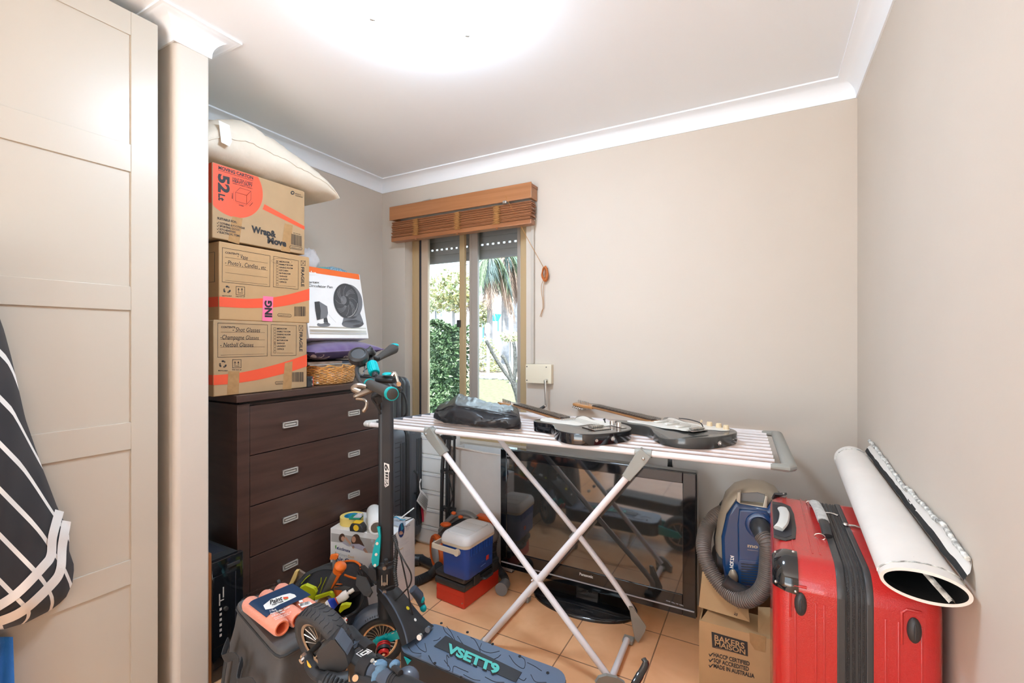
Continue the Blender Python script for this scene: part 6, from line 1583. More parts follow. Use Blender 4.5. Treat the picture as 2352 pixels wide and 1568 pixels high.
a, b = PZ(864, 1214, ZT + .03), PZ(858, 1172, ZT + .03); t = thing('paper_roll', 'white roll lying on the white cooler carton beside the scooter stem', 'roll', a)
a.z = b.z = ZT + .036; d_ = (b - a).normalized()
m = MB(); m.tube([a, a + d_ * .01, b - d_ * .03, b - d_ * .012, b], [.032, .0355, .0355, .029, .014], 24); m.build('roll', M_white, t, smooth=60); m = MB(); m.lathe([(.0, -.0008), (.024, -.0008), (.024, .002), (0, .002)], a, d_, 20); m.build('end_cap', M_steel, t)
c = PZ(912, 1200, ZT + .02); t = thing('safety_glasses', 'clear safety glasses on the white cooler carton, right of the scooter stem', 'glasses', c); c.z = ZT
M_lens = thin_glass('smoke_lens', (.55, .60, .68), .4)
m = MB()
def lens(i, j): a = (i - .5) * 2.0; return c + V((.052 * math.sin(a) + .0, -.035 * math.cos(a) + .03, .006 + .044 * j * (1 - .25 * abs(math.sin(a * 2)))))
m.grid(lens, 20, 6); m.build('lens', M_lens, t, smooth=80)
MB().tube([lens(i / 20, 1) for i in range(21)], .0022, 6).build('brow_bar', M_blue, t)
for i, s_ in ((0, -1), (1, 1)):
    p = lens(i, .8); MB().tube([p, p + V((s_ * .004, .05, 0)), p + V((s_ * .002, .09, -.03))], .0024, 6).build('arm', M_black, t)
a = PZ(930, 1192, ZT + .004); t = thing('craft_stick', 'small white stick propped at the back corner of the white cooler carton', 'stick', a)
m = MB(); a.z = ZT + .005; m.tube([a + V((-.02, -.03, 0)), a + V((.02, .045, .045))], .006, 6, flat=.3); m.build('stick', M_white, t)

# stereo standing on end and the brown board by the nib
st = thing('stereo_unit', 'black stereo unit standing on end between the nib wall and the chest', 'stereo', (-1.98, 1.05, 0))
MB().box(-2.16, -1.85, .998, 1.112, .003, .455, .005).build('housing', M_black, st)
MB().box(-1.852, -1.828, .994, 1.116, .002, .458, .004).build('front_frame', M_gloss, st)
MB().box(-1.829, -1.8265, 1.000, 1.064, .13, .40, .002).build('dark_window', M_gloss, st)
M_lcdp = mat('panel_print', (.55, .53, .50), .4)
m = MB(); 
for z in (.165, .185, .205, .225, .245, .265): m.box(-1.8266, -1.8258, 1.022, 1.030, z, z + .010)
m.box(-1.8266, -1.8258, 1.020, 1.024, .285, .330); m.box(-1.8266, -1.8258, 1.034, 1.038, .31, .35); m.box(-1.8266, -1.8258, 1.020, 1.038, .300, .304)
m.build('panel_lettering', M_lcdp, st, smooth=0)
MB().cyl((-1.8266, 1.046, .262), (-1.822, 1.046, .262), .008, n=16).build('knob', M_steel, st)
for z in (.09, .415, .02): MB().box(-1.829, -1.824, 1.05, 1.10, z, z + .014, .002).build('button', M_black, st)
m = MB(); m.box(-1.829, -1.8262, 1.082, 1.085, .14, .39); m.build('disc_slot', M_gasket, st)
MB().box(-2.12, -1.90, 1.02, 1.09, .455, .4575).build('vent_panel', M_gasket, st)
M_ply = wood_mat('orange_brown_veneer', (.30, .105, .03), (.42, .16, .055), (30, 30, 2), .45)
MB().box(-2.16, -1.81, .963, .984, .001, .505, .0015).build('timber_board', M_ply, loc=(-1.99, .973, 0), label='orange brown timber board on edge against the nib wall', cat='board')

# large charcoal bag
M_canvas = mat('charcoal_canvas', (.075, .070, .068), .72, bump=.3, bscale=30, sheen=.1); M_strap = mat('black_webbing', (.036, .036, .037), .8, bump=.3, bscale=300)
bg = thing('charcoal_bag', 'large charcoal zip top bag on the floor with paint rollers on it', 'bag', (-1.45, .98, 0))
TB = [V((-1.690, 1.000, .327)), V((-1.305, .905, .327)), V((-1.290, 1.03, .327)), V((-1.63, 1.145, .327))]
BB = [V((-1.765, .975, .003)), V((-1.305, .825, .003)), V((-1.27, 1.05, .003)), V((-1.65, 1.165, .003))]
def ringp(Q, s_, r=.14):
    n = 12; P = []
    for k in range(4):
        a, b, c = Q[k - 1], Q[k], Q[(k + 1) % 4]
        for i in range(n // 4 + 1):
            t = i / (n // 4); p = b.lerp(a, r * (1 - t)) .lerp(b.lerp(c, r * t), t) ; P.append(p)
        for i in range(1, 6): P.append(b.lerp(c, r).lerp(c.lerp(b, r), i / 6))
    ctr = sum(Q, V((0, 0, 0))) / 4
    return [ctr + (p - ctr) * s_ for p in P]
lv = []
for i in range(11):
    t = i / 10; Q = [BB[k].lerp(TB[k], t) for k in range(4)]; s_ = 1 + .05 * math.sin(math.pi * t)
    R_ = ringp(Q, s_); 
    lv.append([p + V((.012 * noise.noise(p * 9), .012 * noise.noise(p * 9 + V((7, 0, 0))), 0)) for p in R_])
k = len(lv[0]); m = MB(); m.add([p for r_ in lv for p in r_], [(i * k + j, i * k + (j + 1) % k, (i + 1) * k + (j + 1) % k, (i + 1) * k + j) for i in range(10) for j in range(k)] + [tuple(range(k - 1, -1, -1))]); m.build('body', M_canvas, bg, smooth=70)
top = ringp(TB, 1.0); ctr = sum(TB, V((0, 0, 0))) / 4
m = MB(); rr_ = [[p + V((0, 0, -.012)) for p in ringp(TB, 1.02)], [p + V((0, 0, .010)) for p in ringp(TB, 1.025)], [p + V((0, 0, .020)) for p in ringp(TB, .98)]]
for s_ in (.8, .6, .4, .2, .02): rr_.append([p + V((0, 0, .020 - .004 * (1 - s_) + .006 * noise.noise(p * 7))) for p in ringp(TB, s_)])
m.add([p for r_ in rr_ for p in r_], [(i * k + j, i * k + (j + 1) % k, (i + 1) * k + (j + 1) % k, (i + 1) * k + j) for i in range(len(rr_) - 1) for j in range(k)] + [tuple((len(rr_) - 1) * k + j for j in range(k))]); m.build('lid', M_canvas, bg, smooth=60)
m = MB(); m.tube([p + V((0, 0, .000)) for p in ringp(TB, 1.03)], .0045, 6, closed=True); m.build('zip_piping', M_strap, bg)
def side(u, t, out=.012): a = BB[0].lerp(BB[1], u); b = TB[0].lerp(TB[1], u); n_ = V((-.3, -.95, .15)).normalized(); return a.lerp(b, t) + n_ * (out + .035 * math.sin(math.pi * t) * .4)
for u0, u1 in ((.26, .50), (.60, .90)):
    P = [side(u0, .05), side(u0, .45, .016), side(u0 + .01, .80, .03), side((u0 + u1) / 2, .72, .05), side(u1 - .01, .76, .03), side(u1, .40, .016), side(u1, .05)]
    m = MB(); m.tube(smooth_path(P, 6), .016, 8, flat=.16, up=(-.3, -.95, 0)); m.build('strap', M_strap, bg)
# paint rollers in their bag
M_pink2 = mat('coral_roller_nap', (.82, .30, .20), .85, bump=.5, bscale=260, sheen=.3); M_rollin = mat('orange_core', (.85, .22, .10), .5)
zb_ = .3520
pr_ = thing('paint_roller_pack', 'shrink wrapped pack of coral paint roller sleeves with a navy label, on the charcoal bag', 'paint rollers', (-1.45, .99, zb_))
D0 = PZ(640, 1448, zb_ + .027); D1 = PZ(575, 1398, zb_ + .027); rd = (D1 - D0); rd.z = 0; L_ = .235; rd.normalize(); sd = V((rd.y, -rd.x, 0)); sd = sd if sd.dot(V((1, .4, 0))) > 0 else -sd
E0 = PZ(648, 1443, zb_ + .027) 
for kx in range(3):
    p = E0 + sd * (.0545 * kx); q = p + rd * L_
    p.z = q.z = zb_ + .0275
    m = MB(); m.tube([p, p + rd * .012, q - rd * .012, q], [.0225, .0268, .0268, .0225], 24, cap=False); rl = m.build('roller_sleeve', M_pink2, pr_, smooth=60)
    m = MB(); m.lathe([(.0228, 0), (.0188, 0), (.0188, .07), (0, .07)], p, rd, 20); m.build('core', M_rollin, rl)
    m = MB(); m.lathe([(.0, 0), (.0228, 0)], q, rd, 20); m.build('end_disc', M_rollin, rl)
M_nlabel = mat('navy_label', (.02, .045, .10), .3)
def lab(u, v): # u along the pack, v across
    return E0 + rd * u + sd * v
m = MB(); zt_ = zb_ + .0555
def lp(i, j):
    u = .062 + .128 * i; v = -.020 + .152 * j; p = lab(u, v); e_ = max(0, -v - .006) / .026
    p.z = zt_ - .0235 * e_ ** 2 + .0006; return p
m.grid(lp, 8, 20); m.build('label', M_nlabel, pr_, smooth=60)
fl_ = lambda x, y: PZ(x, y, zt_ + .0014); fl3 = lambda x, y: PZ(x, y, zt_ + .0022)
m = MB(); m.poly(fl_, [z7(*p) for p in [(482, 930), (545, 880), (640, 845), (700, 830), (740, 840), (755, 858), (700, 885), (620, 920), (560, 955), (500, 965)]], 0)
m.text('Paint', fl3, z7(540, 922), z7(640, 884), (-3 / 3.58, -34 / 3.58), 1, .03); m.text('PARTNER', fl3, z7(556, 932), z7(650, 900), (-1 / 3.58, -12 / 3.58), 1, .03)
m.poly(fl3, [z7(*p) for p in [(645, 862), (685, 858), (690, 872), (650, 880)]], 2); m.poly(fl3, [z7(*p) for p in [(655, 882), (686, 874), (684, 880), (655, 888)]], 3)
for i, (st_, a, b, h_) in enumerate((('3 Pack', (535, 985), (592, 968), 14), ('Paint Roller Cover', (542, 1008), (705, 946), 15), ('230 x 12mm', (552, 1026), (660, 985), 15), ('All purpose finish cover for walls', (570, 1040), (712, 985), 8), ('smooth to semi rough surfaces', (580, 1050), (700, 1003), 8))): m.text(st_, fl_, z7(*a), z7(*b), (-2 / 3.58, -h_ / 3.58), 0, .015)
m.poly(fl_, [z7(*p) for p in [(768, 920), (860, 895), (890, 920), (800, 950)]], 0); barcode(m, fl3, *z7(785, 915), *z7(862, 938), -.28, 1); m.poly(fl_, [z7(*p) for p in [(772, 892), (802, 884), (810, 900), (780, 908)]], 0)
m.build('label_print', [M_white, M_ink, M_red, M_grnp], pr_, smooth=0)
M_shrink = thin_glass('shrink_film', (.93, .92, .92), .22)
for u0, du in ((L_ + .002, .045),):
    m = MB()
    def film(i, j):
        a = i * 2 * math.pi; w = .085 * (1 - .45 * j); p = lab(u0 + du * j, .0545) + sd * (w * math.copysign(abs(math.cos(a)) ** .5, math.cos(a)))
        p.z = max(zb_, zb_ + .029 + .029 * (1 - .7 * j) * math.copysign(abs(math.sin(a)) ** .6, math.sin(a)) + .006 * j * noise.noise(V((i * 30, j * 9, u0 * 50)))); return p
    m.grid(film, 48, 8); m.build('wrap_film', M_shrink, pr_, smooth=80)

# open tool bag
M_tb = mat('black_tool_bag_canvas', (.032, .032, .036), .65, bump=.35, bscale=60)
tb = thing('tool_bag', 'open black tool bag stuffed with tools, between chest and scooter wheel', 'tool bag', (-1.62, 1.30, 0))
RIM = [(664, 1398, 1.86), (690, 1414, 1.82), (735, 1424, 1.79), (785, 1420, 1.83), (820, 1402, 1.89), (834, 1378, 1.94), (836, 1348, 1.98), (832, 1318, 2.0), (812, 1298, 2.04), (782, 1292, 2.06), (748, 1298, 2.06), (712, 1318, 2.04), (684, 1348, 1.98), (668, 1376, 1.92)]
rim = [PD(*p) for p in RIM]; rimS = smooth_path(rim + [rim[0]], 4)[:-1]; cb = V((-1.615, 1.305, 0)); k = len(rimS)
base = []
for p in rimS:
    d_ = V((p.x - cb.x, p.y - cb.y, 0)); d_ = V((max(-.155, min(.135, d_.x * 1.05)), max(-.15, min(.13, d_.y * 1.05)), 0)); base.append(cb + d_ + V((0, 0, .004)))
m = MB(); lev = []
for i in range(7):
    t = i / 6; R_ = []
    for q, p in enumerate(rimS):
        s_ = base[q].lerp(p, t); o_ = (s_ - cb); o_.z = 0; s_ = s_ + o_.normalized() * (.022 * math.sin(math.pi * t)) + V((.008 * noise.noise(s_ * 14), .008 * noise.noise(s_ * 14 + V((4, 0, 0))), 0)); R_.append(s_)
    lev.append(R_)
inn = [[p + (V((cb.x, cb.y, p.z)) - p) * .06 for p in rimS], [p + (V((cb.x, cb.y, p.z)) - p) * .12 + V((0, 0, -.09)) for p in rimS], [V((cb.x, cb.y, 0)) + (V((p.x, p.y, 0)) - V((cb.x, cb.y, 0))) * .8 + V((0, 0, .10)) for p in rimS]]
allr = lev + inn
m.add([p for r_ in allr for p in r_], [(i * k + j, i * k + (j + 1) % k, (i + 1) * k + (j + 1) % k, (i + 1) * k + j) for i in range(len(allr) - 1) for j in range(k)] + [tuple(range(k - 1, -1, -1)), tuple((len(allr) - 1) * k + j for j in range(k))]); m.build('body', M_tb, tb, smooth=70)
MB().tube(rimS, .0065, 8, closed=True).build('rim_piping', M_strap, tb)
m = MB(); m.sheet([PD(x, y, d_) for x, y, d_ in [(676, 1374, 2.0), (700, 1330, 2.04), (740, 1306, 2.06), (778, 1289, 2.06), (826, 1291, 2.04), (850, 1315, 2.0), (860, 1344, 1.97), (838, 1356, 1.97), (800, 1382, 2.0), (720, 1388, 2.0)]], .012); m.build('back_flap', M_tb, tb, smooth=0)
M_or = mat('orange_rubber', (.85, .17, .015), .45)
hp = [PD(779, 1303, 2.03), PD(790, 1290, 2.04), PD(812, 1288, 2.03), PD(826, 1296, 2.01), PD(829, 1306, 2.0)]
MB().tube(smooth_path(hp, 5), .0045, 8).build('orange_handle_trim', M_or, tb)
hp = [PD(792, 1320, 1.99), PD(805, 1325, 1.96), PD(818, 1328, 1.95), PD(823, 1322, 1.95)]
MB().tube(smooth_path(hp, 5), .0045, 8).build('orange_pull', M_or, tb)
m = MB(); m.sheet([PD(822, 1320, 1.93), PD(842, 1326, 1.90), PD(857, 1360, 1.85), PD(850, 1372, 1.84), PD(838, 1368, 1.85), PD(820, 1345, 1.90)], .008); m.build('grey_flap', mat('mid_grey_felt', (.065, .065, .065), .85), tb)
m = MB(); m.tube(smooth_path([PD(672, 1352, 1.93), PD(700, 1322, 1.96), PD(740, 1304, 1.98), PD(775, 1305, 1.98)], 5), .013, 8, flat=.35); m.build('carry_strap', M_strap, tb)
m = MB(); m.tube(smooth_path([PD(832, 1300, 1.99), PD(850, 1318, 1.93), PD(868, 1340, 1.88)], 5), .012, 8, flat=.35); m.build('carry_strap', M_strap, tb)
M_lime = mat('lime_plastic', (.50, .56, .01), .4)
for P in ([(692, 1340), (702, 1328), (712, 1320)], [(735, 1362), (741, 1345), (750, 1325)], [(730, 1350), (737, 1338), (738, 1326)]): MB().tube([PD(x, y, 1.94) for x, y in P], .0018, 6).build('lime_trim', M_lime, tb)
# the tools
hm = thing('hammer', 'hammer with grey grip and orange butt sticking up from the tool bag', 'hammer', PD(752, 1358, 1.90))
h0, h1 = PD(742, 1375, 1.89), PD(783, 1298, 1.86)
m = MB(); m.tube([h0, h0.lerp(h1, .25), h0.lerp(h1, .5), h0.lerp(h1, .85)], [.015, .0165, .018, .020], 14); m.build('grip', mat('grey_rubber_grip', (.13, .125, .12), .7, bump=.4, bscale=150), hm)
m = MB(); dh = (h1 - h0).normalized(); m.ell(h1 - dh * .004, (.027, .024, .013), 18, 10, R=dh.to_track_quat('Z', 'Y').to_matrix()); m.tube([h0.lerp(h1, .80), h0.lerp(h1, .93)], [.0195, .023], 14); m.build('orange_butt', M_or, hm)
rt = V((.69, -.72, 0)); m = MB(); m.tube([h0.lerp(h1, .38) + rt * .017 + V((.006, .006, 0)), h0.lerp(h1, .82) + rt * .019 + V((.006, .006, 0))], [.003, .008], 8); m.build('orange_stripe', M_or, hm)
m = MB(); m.cyl(h0 - dh * .05, h0 - dh * .03, .022, n=14); m.tube([h0 - dh * .045, h0], .010, 10); m.build('hammer_head', M_steel, hm)
pv = thing('orange_handled_tool', 'orange bodied hand tool upright in the middle of the tool bag', 'hand tool', PD(775, 1390, 1.88))
m = MB(); m.tube([PD(779, 1385, 1.91), PD(777, 1372, 1.92), PD(776, 1352, 1.93), PD(778, 1340, 1.94)], [.016, .0155, .0165, .015], 12); m.build('handle', M_or, pv)
m = MB(); m.tube([PD(777.3, 1346, 1.935), PD(778, 1342, 1.938)], .0172, 12); m.build('black_band', M_black, pv)
m = MB(); m.prism([(-.03, -.004), (.022, -.012), (.034, -.002), (.01, .006), (-.03, .004)], frame(PD(786, 1349, 1.86), (.85, .5, .1), (0, .2, 1)), .004); m.build('blade_guard', MATS['mid_grey_felt'], pv)
ls = thing('lime_tool_case', 'bright lime plastic tool part with a square recess in the tool bag', 'tool', PD(705, 1375, 1.90))
def fz(pts, d): return [PD(630 + x / 6.818, 1250 + y / 6.818, d) for x, y in pts]
m = MB(); m.sheet(fz([(365, 770), (430, 640), (520, 600), (660, 660), (685, 720), (640, 870), (520, 850), (470, 860)], 1.875), .02); m.build('lime_body', M_lime, ls)
m = MB(); m.sheet(fz([(470, 690), (580, 705), (560, 805), (470, 785)], 1.868), .004); m.build('dark_recess', mat('dark_lime_recess', (.10, .11, .02), .6), ls)
m = MB(); m.sheet(fz([(430, 645), (660, 665), (640, 690), (425, 668)], 1.867), .006); m.build('lime_ledge', M_lime, ls)
lb = thing('lime_clamp', 'lime plastic bar tool lying over the grey tape roll in the tool bag', 'tool', PD(748, 1372, 1.86))
m = MB(); m.sheet(fz([(655, 795), (890, 720), (925, 735), (955, 790), (950, 850), (925, 850), (915, 790), (880, 765), (660, 845)], 1.855), .014); m.build('lime_bar', M_lime, lb)
dt = thing('duct_tape', 'roll of grey duct tape in the tool bag', 'tape', PD(746, 1388, 1.84))
c = PD(744, 1391, 1.84); axd = V((.15, -.35, .93)).normalized()
m = MB(); m.lathe([(.022, -.024), (.036, -.024), (.036, .022), (.022, .022), (.022, -.024)], c, axd, 30); m.build('roll', mat('grey_duct_tape', (.30, .30, .30), .45), dt); m = MB(); m.lathe([(0, .010), (.0215, .010), (.0215, .023), (.0225, .0235)], c, axd, 24); m.build('card_core', M_card, dt)
gt_ = thing('glue_tube', 'half squeezed white and blue glue tube in the front of the tool bag', 'tube', PD(780, 1385, 1.80))
a, b = PD(752, 1394, 1.80), PD(798, 1363, 1.83); td = (b - a).normalized(); side_ = td.cross(V((.69, -.72, .3))).normalized()
m = MB()
def tubp(i, j):
    w = .020 - .006 * i + .003 * math.sin(i * 9); th = .0015 + .011 * i; an = j * 2 * math.pi; f = td.cross(side_).normalized(); return a.lerp(b, i) + side_ * (w * math.cos(an)) + f * (th * math.sin(an)) + f * .006 * math.sin(i * 7)
m.grid(tubp, 16, 16, 0); m.add([tubp(1, j / 16) for j in range(16)], [tuple(range(16))]); m.mi = [1 if 2 <= q % 16 < 7 and q < 256 else (2 if q % 16 == 7 and q < 256 else 0) for q in range(len(m.mi))]; m.build('squeezed_body', [M_white, mat('royal_blue_print', (.02, .06, .50), .35), M_red], gt_, smooth=70)
m = MB(); m.tube([b, b + td * .006, b + td * .008, b + td * .026], [.006, .006, .0085, .0075], 12); m.build('cap', M_white, gt_)
lt = thing('lime_torch', 'small lime tool half hidden at the front rim of the tool bag', 'tool', PD(797, 1392, 1.79))
m = MB(); m.sheet(fz([(1035, 1000), (1060, 920), (1130, 900), (1215, 910), (1205, 940), (1120, 980), (1060, 1030)], 1.80), .018); m.build('lime_body', M_lime, lt); m = MB(); m.sheet(fz([(1055, 960), (1100, 945), (1090, 985), (1060, 1000)], 1.792), .003); m.build('dark_grip', M_black, lt)
yl = thing('timber_level', 'yellow timber batten leaning in the left of the tool bag', 'batten', PD(672, 1345, 1.95))
m = MB(); m.sheet(fz([(215, 695), (355, 385), (405, 385), (375, 490), (245, 705)], 1.95), .02); m.build('yellow_edge', mat('yellow_timber', (.66, .45, .15), .6), yl); m = MB(); m.sheet(fz([(245, 705), (375, 490), (405, 385), (490, 440), (380, 560), (270, 705)], 1.962), .012); m.build('brown_face', M_board, yl)
og = thing('orange_hook', 'orange plastic hook end rising behind the tool bag in front of the white carton', 'tool', PD(768, 1285, 1.98))
m = MB(); m.prism([(-.017, -.006), (-.014, .012), (.010, .016), (.018, .010), (.016, -.002), (.004, -.010)], frame(PD(769, 1278, 1.98), (.88, .48, 0), (0, 0, 1)), .014, .002); m.build('orange_end', M_or, og); m = MB(); m.tube([PD(769, 1282, 1.975), PD(772, 1345, 1.97)], .013, 10, flat=.5); m.build('grey_shaft', M_vgrey, og)
zp = thing('zip_cable', 'thin black cable end poking up left of the tool bag', 'cable', PD(640, 1345, 1.98))
m = MB(); P = [PD(652, 1362, 1.95), PD(646, 1350, 1.96), PD(641, 1338, 1.97)]; m.tube([PD(660, 1392, 1.92)] + P, .004, 8); m.build('cable', M_black, zp); m = MB(); m.tube([P[-1], P[-1] + (P[-1] - P[-2]).normalized() * .012], .008, 10); m.build('plug', M_black, zp)
# ================================================================ THE UPRIGHT ELECTRIC SCOOTER
M_deck = mat('deck_rubber_sky_tint', (.115, .165, .250), .34, spec=.7, bump=.12, bscale=500)  # dark grey rubber, the window's blue reflection painted into its colour
M_deckp = mat('dark_logo_panel', (.030, .034, .042), .4)
M_tealp = mat('teal_logo', (.10, .55, .50), .45)
M_fend = mat('fender_plastic_sheen_tint', (.075, .095, .130), .26, spec=.6)  # dark plastic with a bluish sheen painted into the base colour
M_redan = mat('red_anodised', (.60, .02, .02), .3, metal=.3)
M_ylw = mat('yellow_sticker', (.80, .68, .02), .5)
M_gold2 = mat('bronze_rim', (.70, .48, .30), .25, metal=.8)
sc1 = thing('electric_scooter', 'black electric scooter with teal details standing upright, its handlebar turned', 'scooter', (-.95, 1.385, 0))
n_ = V((.69, -.724, 0)).normalized(); h_ = V((-n_.y, n_.x, 0)) * -1
if h_.x > 0: h_ = -h_
up = V((0, 0, 1)); S0 = V((-1.322, 1.382, 0))
def SP(h, n, z): return S0 + h_ * h + n_ * n + V((0, 0, z))
Fs = frame(SP(0, 0, 0), h_, n_)           # x forward, y toward the camera... z follows
def ztop(px, py, d=1.84): return PD(px, py, d).z
m = MB(); Fz = Matrix((h_, n_.cross(h_) if False else n_, up)).transposed().to_4x4(); 
if Fz.to_3x3().determinant() < 0: Fz = Matrix((-h_, n_, up)).transposed().to_4x4()
Fz.translation = SP(0, 0, .335)
m.prism(rrect(.058, .050, .014, 4), Fz, .76, .002); m.build('stem', M_blackmatte, sc1, smooth=40)
pS = SP(0, .0253, .8); fS = lambda x, y: PN(x, y, pS, n_); fS2 = lambda x, y: PN(x, y, pS + n_ * .0007, n_)
m = MB(); m.poly(fS, [(882, 1062), (894, 1066), (895, 1083), (893, 1085), (893, 1114), (885, 1119), (883, 1114)], 0); m.poly(fS2, [(883.5, 1084), (891.5, 1084), (891.5, 1113), (885, 1117), (883.8, 1113)], 1); m.poly(fS2, [(883.5, 1064), (892.7, 1067.5), (893, 1081.5), (883.5, 1082)], 0)
m.text('VSETT', fS2 if False else (lambda x, y: PN(x, y, pS + n_ * .0013, n_)), (891, 1115), (891, 1085), (-7, 0), 0, .02, .2); m.text('9', lambda x, y: PN(x, y, pS + n_ * .0013, n_), (892, 1081), (892, 1066), (-8.5, 0), 1, .03, .2)
m.build('stem_badge', [M_white, M_ink], sc1, smooth=0)
# stem foot: clamp, latch, bolts
m = MB(); m.lathe([(.030, .300), (.0365, .305), (.0365, .360), (.040, .365), (.040, .405), (.034, .412), (.034, .425), (.030, .428)], SP(0, 0, 0), n=24); cl1 = m.build('folding_clamp', M_blackmatte, sc1)
for z in (.412, .352, .318):
    m = MB(); m.cyl(SP(.006, .034, z), SP(.006, .045, z), .0075, n=12); m.build('bolt', M_steel, cl1)
for s_ in (-.004, .016):
    m = MB(); m.tube([SP(s_, .041, .345), SP(s_, .041, .385)], .002, 6); m.build('clamp_pin', M_steel, cl1)
m = MB(); m.tube([SP(.0, .040, .436), SP(.0, .043, .446)], [.009, .007], 12); m.ell(SP(0, .038, .430), (.01, .008, .01), 12, 8); m.build('cap_nut', M_black, cl1)
LT = [(872, 1212), (866, 1210), (868, 1222), (870, 1232), (863, 1240), (857, 1262), (853, 1285), (855, 1297), (862, 1303), (869, 1298), (871, 1278), (873, 1255), (874, 1232)]
m = MB(); m.sheet([PD(x, y, 1.80) for x, y in LT], .012); lt_ = m.build('teal_latch', M_teal, sc1)
for q in ((866, 1248), (864, 1273), (861, 1298)): m = MB(); m.cyl(PD(q[0], q[1], 1.802), PD(q[0], q[1], 1.795), .0055, n=12); m.build('rivet', M_steel, lt_)
m = MB(); m.sheet([PD(852, 1292, 1.83), PD(868, 1300, 1.83), PD(870, 1325, 1.83), PD(858, 1322, 1.83), PD(850, 1308, 1.83)], .03); m.build('latch_bracket', M_blackmatte, sc1)
m = MB(); m.lathe([(.034, .0), (.031, .05), (.033, .11)], SP(0, 0, .205), n=20); m.build('head_tube', M_blackmatte, sc1)
# neck plate down to the deck
NL = [(871, 1350), (890, 1372), (908, 1400), (922, 1428), (931, 1452), (937, 1477)]; NR = [(905, 1337), (930, 1364), (950, 1391), (966, 1410), (980, 1424), (997, 1437)]
lL = smooth_path([PY(x, y, 1.350 - .009 * i) for i, (x, y) in enumerate(NL)], 5); lR = smooth_path([PY(x, y, 1.420 + .006 * i) for i, (x, y) in enumerate(NR)], 5); kN = len(lL)
def nkp(i, j, dz=0):
    a = lL[j].lerp(lR[j], i / 8); b = lL[min(j + 1, kN - 1)] - lL[max(0, j - 1)]; n2 = b.cross(lR[j] - lL[j]).normalized()
    if n2.z < 0: n2 = -n2
    return a + n2 * (.010 * math.sin(math.pi * i / 8) - dz)
m = MB(); vs = [nkp(i, j) for j in range(kN) for i in range(9)] + [nkp(i, j, .034) for j in range(kN) for i in range(9)]; o9 = kN * 9; fs = []
for j in range(kN - 1):
    for i in range(8):
        a = j * 9 + i; fs += [(a, a + 1, a + 10, a + 9), (o9 + a, o9 + a + 9, o9 + a + 10, o9 + a + 1)]
    for a in (j * 9, j * 9 + 8): fs.append((a, a + 9, o9 + a + 9, o9 + a))
for j in (0, kN - 1): fs.append(tuple(j * 9 + i for i in range(9)) + tuple(o9 + j * 9 + i for i in range(8, -1, -1)))
m.add(vs, fs); nk_ = m.build('neck', M_blackmatte, sc1, smooth=45)
bm_ = bmesh.new(); bm_.from_mesh(nk_.data); bmesh.ops.recalc_face_normals(bm_, faces=bm_.faces[:]); bm_.to_mesh(nk_.data); bm_.free()
MB().tube([p + V((-.001, -.001, .0)) for p in lL], .0035, 6).build('edge_bead', M_fend, nk_)
for jj, r_, mt_ in ((11, .0075, M_ylw), (17, .0058, M_white)):
    p = nkp(4, jj); b = lL[jj + 1] - lL[jj - 1]; n2 = b.cross(lR[jj] - lL[jj]).normalized(); n2 = n2 if n2.z > 0 else -n2
    m = MB(); m.cyl(p - n2 * .001, p + n2 * .0012, r_, n=20); m.build('sticker', mt_, nk_)
for q in ((966, 1460), (985, 1443)): m = MB(); p = PY(q[0], q[1], 1.30); m.cyl(p, p + V((.003, -.012, .002)), .0095, n=14); m.build('hinge_bolt', M_steel if q[0] < 980 else M_fend, nk_)
# front wheel, turned with the bar
def wheel(par, c, ax, r, w, rim_m, spokes, seed=0):
    c = V(c); ax = V(ax).normalized(); hw = w / 2
    pr = [(r * .66, -hw * .75), (r * .74, -hw * .95), (r * .86, -hw), (r * .95, -hw * .80), (r * .985, -hw * .45), (r, 0), (r * .985, hw * .45), (r * .95, hw * .80), (r * .86, hw), (r * .74, hw * .95), (r * .66, hw * .75)]
    m = MB(); m.lathe(pr[::-1] if False else pr, c, ax, 48); tyre = m.build('tyre', M_rubber, par, smooth=50)
    e = ax.orthogonal().normalized(); g = ax.cross(e); m = MB()
    for k in range(34):
        a = 2 * math.pi * k / 34
        for sg in (-1, 1):
            P = []
            for i in range(5):
                t = i / 4; aa = a + .14 * t + .05 * math.sin(t * 5) + (0 if sg > 0 else .09); lat = sg * hw * (.06 + .80 * t); rr = r * (1.002 - .045 * t * t * 1.1)
                P.append(c + ax * lat + (e * math.cos(aa) + g * math.sin(aa)) * rr)
            m.tube(P, .0011, 4)
    m.build('tread_cuts', M_gasket, tyre)
    for sg in (-1, 1):
        m = MB(); m.lathe([(r * .60, sg * hw * .72), (r * .67, sg * hw * .80), (r * .70, sg * hw * .78), (r * .67, sg * hw * .70), (r * .60, sg * hw * .66)], c, ax, 40); m.build('rim', rim_m, par, smooth=50)
    m = MB(); m.lathe([(r * .66, -hw * .6), (r * .30, -hw * .35), (r * .12, -hw * .5), (0, -hw * .5)], c, ax, 32); m.lathe([(r * .66, hw * .6), (r * .30, hw * .35), (r * .12, hw * .5), (0, hw * .5)], c, ax, 32); m.build('hub_motor', M_black, par, smooth=40)
    for k in range(spokes):
        a = 2 * math.pi * k / spokes
        for sg in (-1, 1):
            f = lambda rr, da, z: c + ax * (sg * z) + (e * math.cos(a + da) + g * math.sin(a + da)) * (r * rr)
            m = MB(); m.tube([f(.16, 0, hw * .52), f(.36, .05, hw * .52), f(.58, .16, hw * .68)], [.0014, .0017, .0024], 5); m.build('spoke', M_steel, par)
wc1 = PD(872, 1466, 1.862); wc1.z = .1035
wheel(sc1, wc1, n_, .1035, .062, M_gold2, 24)
def WP(a, r, lat): return wc1 + (h_ * math.cos(a) + up * math.sin(a)) * r + n_ * lat
m = MB(); A0_, A1_ = math.radians(28), math.radians(150)
